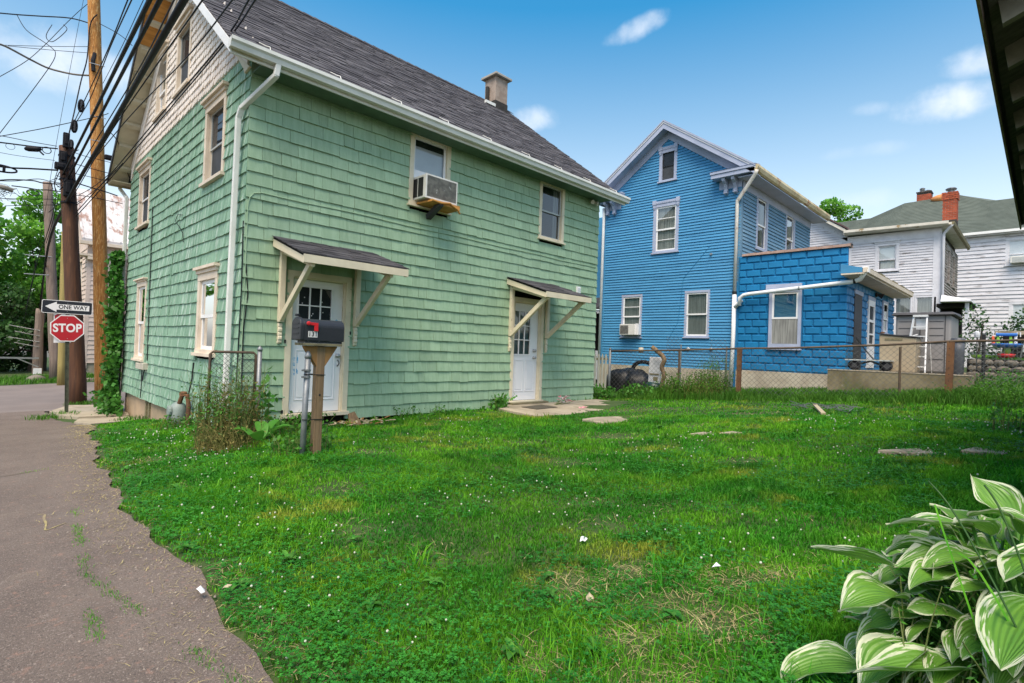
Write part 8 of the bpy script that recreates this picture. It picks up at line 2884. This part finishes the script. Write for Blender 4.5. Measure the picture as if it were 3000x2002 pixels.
# ------------------------------------------------------------------ hosta in the foreground
def hosta_mat():
    m = bpy.data.materials.new('hosta_leaf')
    m.use_nodes = True
    nt = m.node_tree
    nt.nodes.clear()
    L = nt.links.new
    out = nd(nt, 'ShaderNodeOutputMaterial')
    b_ = nd(nt, 'ShaderNodeBsdfPrincipled')
    uv = nd(nt, 'ShaderNodeUVMap', uv_map='uv')
    sp_ = nd(nt, 'ShaderNodeSeparateXYZ')
    L(uv.outputs[0], sp_.inputs[0])
    oi = nd(nt, 'ShaderNodeObjectInfo')

    def mth(op, a, b=None, c=None):
        n_ = nd(nt, 'ShaderNodeMath', operation=op)
        for i, v_ in enumerate((a, b, c)):
            if v_ is None:
                continue
            if isinstance(v_, (int, float)):
                n_.inputs[i].default_value = v_
            else:
                L(v_, n_.inputs[i])
        return n_.outputs[0]
    u, v_ = sp_.outputs[0], sp_.outputs[1]          # u across -1..1, v along 0..1
    cmb = nd(nt, 'ShaderNodeCombineXYZ')
    L(mth('MULTIPLY', u, 7.0), cmb.inputs[0])
    L(mth('MULTIPLY', v_, 2.2), cmb.inputs[1])
    L(mth('MULTIPLY', oi.outputs['Random'], 40.0), cmb.inputs[2])
    nz_ = nd(nt, 'ShaderNodeTexNoise')
    nz_.inputs['Scale'].default_value = 1.6
    nz_.inputs['Detail'].default_value = 5
    L(cmb.outputs[0], nz_.inputs['Vector'])
    au = mth('ABSOLUTE', u)
    tip = mth('MULTIPLY', mth('POWER', v_, 4.0), .45)
    edge = mth('ADD', mth('ADD', au, tip), mth('MULTIPLY', mth('SUBTRACT', nz_.outputs['Fac'], .5), 2.0))
    mr = nd(nt, 'ShaderNodeMapRange')
    mr.interpolation_type = 'SMOOTHSTEP'
    L(edge, mr.inputs['Value'])
    mr.inputs['From Min'].default_value = .82
    mr.inputs['From Max'].default_value = .98
    n2 = nd(nt, 'ShaderNodeTexNoise')
    n2.inputs['Scale'].default_value = 1.1
    L(cmb.outputs[0], n2.inputs['Vector'])
    g = nd(nt, 'ShaderNodeMix', data_type='RGBA')
    L(n2.outputs['Fac'], g.inputs['Factor'])
    g.inputs[6].default_value = (.050, .175, .020, 1)
    g.inputs[7].default_value = (.190, .380, .050, 1)
    wv = mth('SINE', mth('MULTIPLY', u, 38.0))
    mx = nd(nt, 'ShaderNodeMix', data_type='RGBA')
    L(mr.outputs['Result'], mx.inputs['Factor'])
    L(g.outputs[2], mx.inputs[6])
    mx.inputs[7].default_value = (.60, .63, .45, 1)
    L(mx.outputs[2], b_.inputs['Base Color'])
    b_.inputs['Roughness'].default_value = .38
    b_.inputs['Specular IOR Level'].default_value = .4
    bp = nd(nt, 'ShaderNodeBump')
    bp.inputs['Strength'].default_value = .35
    bp.inputs['Distance'].default_value = .004
    L(wv, bp.inputs['Height'])
    L(bp.outputs[0], b_.inputs['Normal'])
    tr = nd(nt, 'ShaderNodeBsdfTranslucent')
    L(mx.outputs[2], tr.inputs['Color'])
    ms = nd(nt, 'ShaderNodeMixShader')
    ms.inputs[0].default_value = .28
    L(b_.outputs[0], ms.inputs[1])
    L(tr.outputs[0], ms.inputs[2])
    L(ms.outputs[0], out.inputs['Surface'])
    MATS['hosta_leaf'] = m


hosta_mat()
HC = np.array((2.46, .02, .20))
ho = thing('hosta_plant', 'large hosta with white edged green leaves in the lower right foreground', 'plant', tuple(HC))


def hosta_leaf(base, d, L_, W_, pitch, curl, cup, twist, wave, seed):
    """curved ovate leaf; d heading angle, pitch start elevation, curl how far it droops along its length"""
    rn_ = random.Random(seed)
    nu, nv = 8, 12
    V_, UV = [], []
    p = np.array(base, float)
    hd = np.array([math.cos(d), math.sin(d), 0.0])
    sd_ = np.array([-hd[1], hd[0], 0.0])
    ph_ = rn_.uniform(0, 6)
    for j in range(nv + 1):
        t = j / nv
        el = pitch - curl * t
        fw = hd * math.cos(el) + np.array([0, 0, math.sin(el)])
        nm = -hd * math.sin(el) + np.array([0, 0, math.cos(el)])
        tw = twist * t
        s2 = sd_ * math.cos(tw) + nm * math.sin(tw)
        n2_ = nm * math.cos(tw) - sd_ * math.sin(tw)
        w = W_ * (math.sin(math.pi * (t ** .72)) ** .85 if 0 < t < 1 else 0) + .001
        for i in range(nu + 1):
            u = -1 + 2 * i / nu
            wv = wave * W_ * math.sin(9 * t + ph_ + (2.2 if u > 0 else 0)) * u * u
            V_.append(p + s2 * u * w * .5 + n2_ * (cup * w * (u * u - .2) + wv))
            UV.append((u, t))
        p = p + fw * L_ / nv
    F_ = []
    for j in range(nv):
        for i in range(nu):
            a = j * (nu + 1) + i
            F_.append((a, a + 1, a + nu + 2, a + nu + 1))
    return np.array(V_), np.array(F_), np.array(UV)


def add_leaf(tip_base, d, L_, W_, pitch, curl, cup, twist, wave, seed, root=None):
    V_, F_, UV = hosta_leaf(tip_base, d, L_, W_, pitch, curl, cup, twist, wave, seed)
    lf_ = np_mesh('leaf', V_, F_, 'hosta_leaf', parent=ho, smooth=True, uv=UV)
    r0 = np.array(root if root is not None else HC + np.array([random.uniform(-.12, .12), random.uniform(-.12, .12), 0]))
    b0 = np.array(tip_base, float)
    mid = (r0 + b0) / 2 + np.array([0, 0, .10])
    sub = r0 * .25 + mid * .5 + b0 * .25
    MB().tube([r0, sub, b0], .008, 6, r1=.005).build('petiole', 'weed_leaf', lf_, smooth=True)


rn = random.Random(77)
cnt = 0
# leaves set over a mound, smaller and lower towards the rim
for i in range(240):
    t = (i + .5) / 240
    th = math.acos(1 - .96 * t)                  # 0 at the top, near 90 degrees at the rim
    a = i * 2.39996 + rn.uniform(-.2, .2)
    k = rn.uniform(.78, 1.02)
    b0 = HC + np.array([.37 * k * math.sin(th) * math.cos(a), .40 * k * math.sin(th) * math.sin(a), .06 + .50 * k * math.cos(th) + .06])
    L_ = rn.uniform(.13, .215)
    add_leaf(b0, a + rn.uniform(-.6, .6), L_, L_ * rn.uniform(.48, .68), 1.0 - .75 * th + rn.uniform(-.3, .3), rn.uniform(.5, 1.7), rn.uniform(.05, .30), rn.uniform(-.9, .9), rn.uniform(.03, .15), 1000 + cnt)
    cnt += 1
# individual leaves that stand out in the photograph: (base, heading, length, width, pitch, curl ...)
for (b0, a, L_, W_, pt_, cu_, cup, tw, wv) in [
        ((2.02, .17, .93), 2.25, .27, .155, .10, .35, .12, .45, .05), ((1.98, .14, .86), 2.0, .26, .15, -.10, .45, .22, -.5, .05),
        ((2.05, .05, .96), 1.2, .18, .12, .3, 1.0, .15, .2, .06), ((1.90, .33, .80), 2.1, .26, .12, .15, .1, .3, .6, .04),
        ((1.88, .30, .72), 2.35, .24, .15, .35, 1.3, .25, -.3, .10), ((1.78, .03, .84), 2.9, .30, .20, -.2, .4, .1, .5, .04),
        ((1.80, .15, .62), 2.3, .34, .15, .05, .35, .25, .3, .05),
        ((1.84, .26, .62), 2.6, .28, .18, -.1, .9, .2, .4, .05), ((1.82, .05, .45), 2.9, .32, .18, .1, .7, .15, -.2, .06),
        ((1.62, .18, .36), 2.8, .30, .19, .2, .8, .15, .3, .06), ((1.60, .02, .40), 3.0, .28, .17, .2, .8, .15, .3, .06),
        ((1.85, .40, .50), 2.2, .28, .17, .1, 1.0, .2, -.2, .06), ((1.9, -.02, .92), 2.6, .26, .16, .2, .8, .2, .5, .06)]:
    b0 = EYE + (np.array(b0) - EYE) * 1.16 + np.array((.02, -.03, -.04))
    add_leaf(b0, a, L_, W_, pt_, cu_, cup, tw, wv, 2000 + cnt)
    cnt += 1
# wiry grass stalks and cleavers growing through the hosta
gs = thing('grass_stalk_clump', 'thin dark flowering stalks arching through the hosta leaves', 'grass', (1.75, .05, .3))
for (p) in [[(1.92, -.05, .45), (1.96, .06, .70), (2.02, .18, .92), (2.06, .25, 1.0)], [(1.94, -.1, .45), (1.96, .0, .72), (2.0, .08, .95), (2.02, .12, 1.02)], [(1.92, -.12, .45), (1.95, -.05, .75), (1.99, .01, .98)]]:
    MB().tube(smooth_path(p), .0028, 5).build('stalk', 'leaf_dark', gs, smooth=True)
V_, F_ = [], []
for (p, w_) in [([(1.95, .02, .60), (2.03, .15, .80), (2.1, .26, .76), (2.14, .34, .68)], .007), ([(1.97, .1, .55), (2.06, .2, .82), (2.12, .24, .92)], .006)]:
    q = smooth_path(p)
    k = MB()
    for i in range(len(q) - 1):
        s_ = np.array((.6, -.7, .1)) * w_ * .5
        k.add([q[i] - s_, q[i] + s_, q[i + 1] + s_, q[i + 1] - s_], [(0, 1, 2, 3)], 1.2)
    k.build('blade', 'grass', gs)
weed('weed_clump', 'fine feathery cleavers tangled among the hosta leaves', (2.15, .12), 34, .42, .2, 3.2, .022, 19, ('stem', 'weed_leaf'), lpn=26, lean=.6)
# long grass in front of the hosta
n = 2600
x, y = RNG.uniform(1.35, 2.6, n), RNG.uniform(.35, 1.5, n)
k_ = (vnoise(x, y, 5, 44) > .5) & (x + y < 3.6)
x, y = x[k_], y[k_]
build_blades('border_grass', [blades(x, y, RNG.uniform(.05, .14, len(x)), RNG.uniform(.003, .006, len(x)), RNG.uniform(.5, .98, len(x)), RNG.uniform(.8, 1.4, len(x)))], 'grass', 'longer arching grass along the border in front of the hosta')


# loose stones and crumbs along the alley edge
gm_ = MB()
rn = random.Random(88)
for i in range(900):
    yi = 1.3 + 8 * rn.random() ** 1.6
    xi = float(road_edge(yi)) - abs(rn.gauss(0, .22))
    s_ = rn.uniform(.003, .010)
    zi = Hf(xi, yi) + .006
    a = rn.uniform(0, 3)
    ca, sa = math.cos(a) * s_, math.sin(a) * s_
    gm_.add([(xi + ca, yi + sa, zi), (xi - sa * .8, yi + ca * .8, zi), (xi - ca, yi - sa, zi), (xi + sa * .7, yi - ca * .7, zi), (xi + rn.uniform(-.3, .3) * s_, yi, zi + s_ * .8)],
            [(0, 1, 4), (1, 2, 4), (2, 3, 4), (3, 0, 4)], rn.uniform(.6, 1.4))
M('gravel_stone', (.26, .22, .18), (.16, .13, .115), sc=30, rough=.95, tone='attr')
tag(gm_.build('edge_gravel', 'gravel_stone', kind='stuff'), 'loose crumbs of stone along the ragged alley edge', 'gravel')
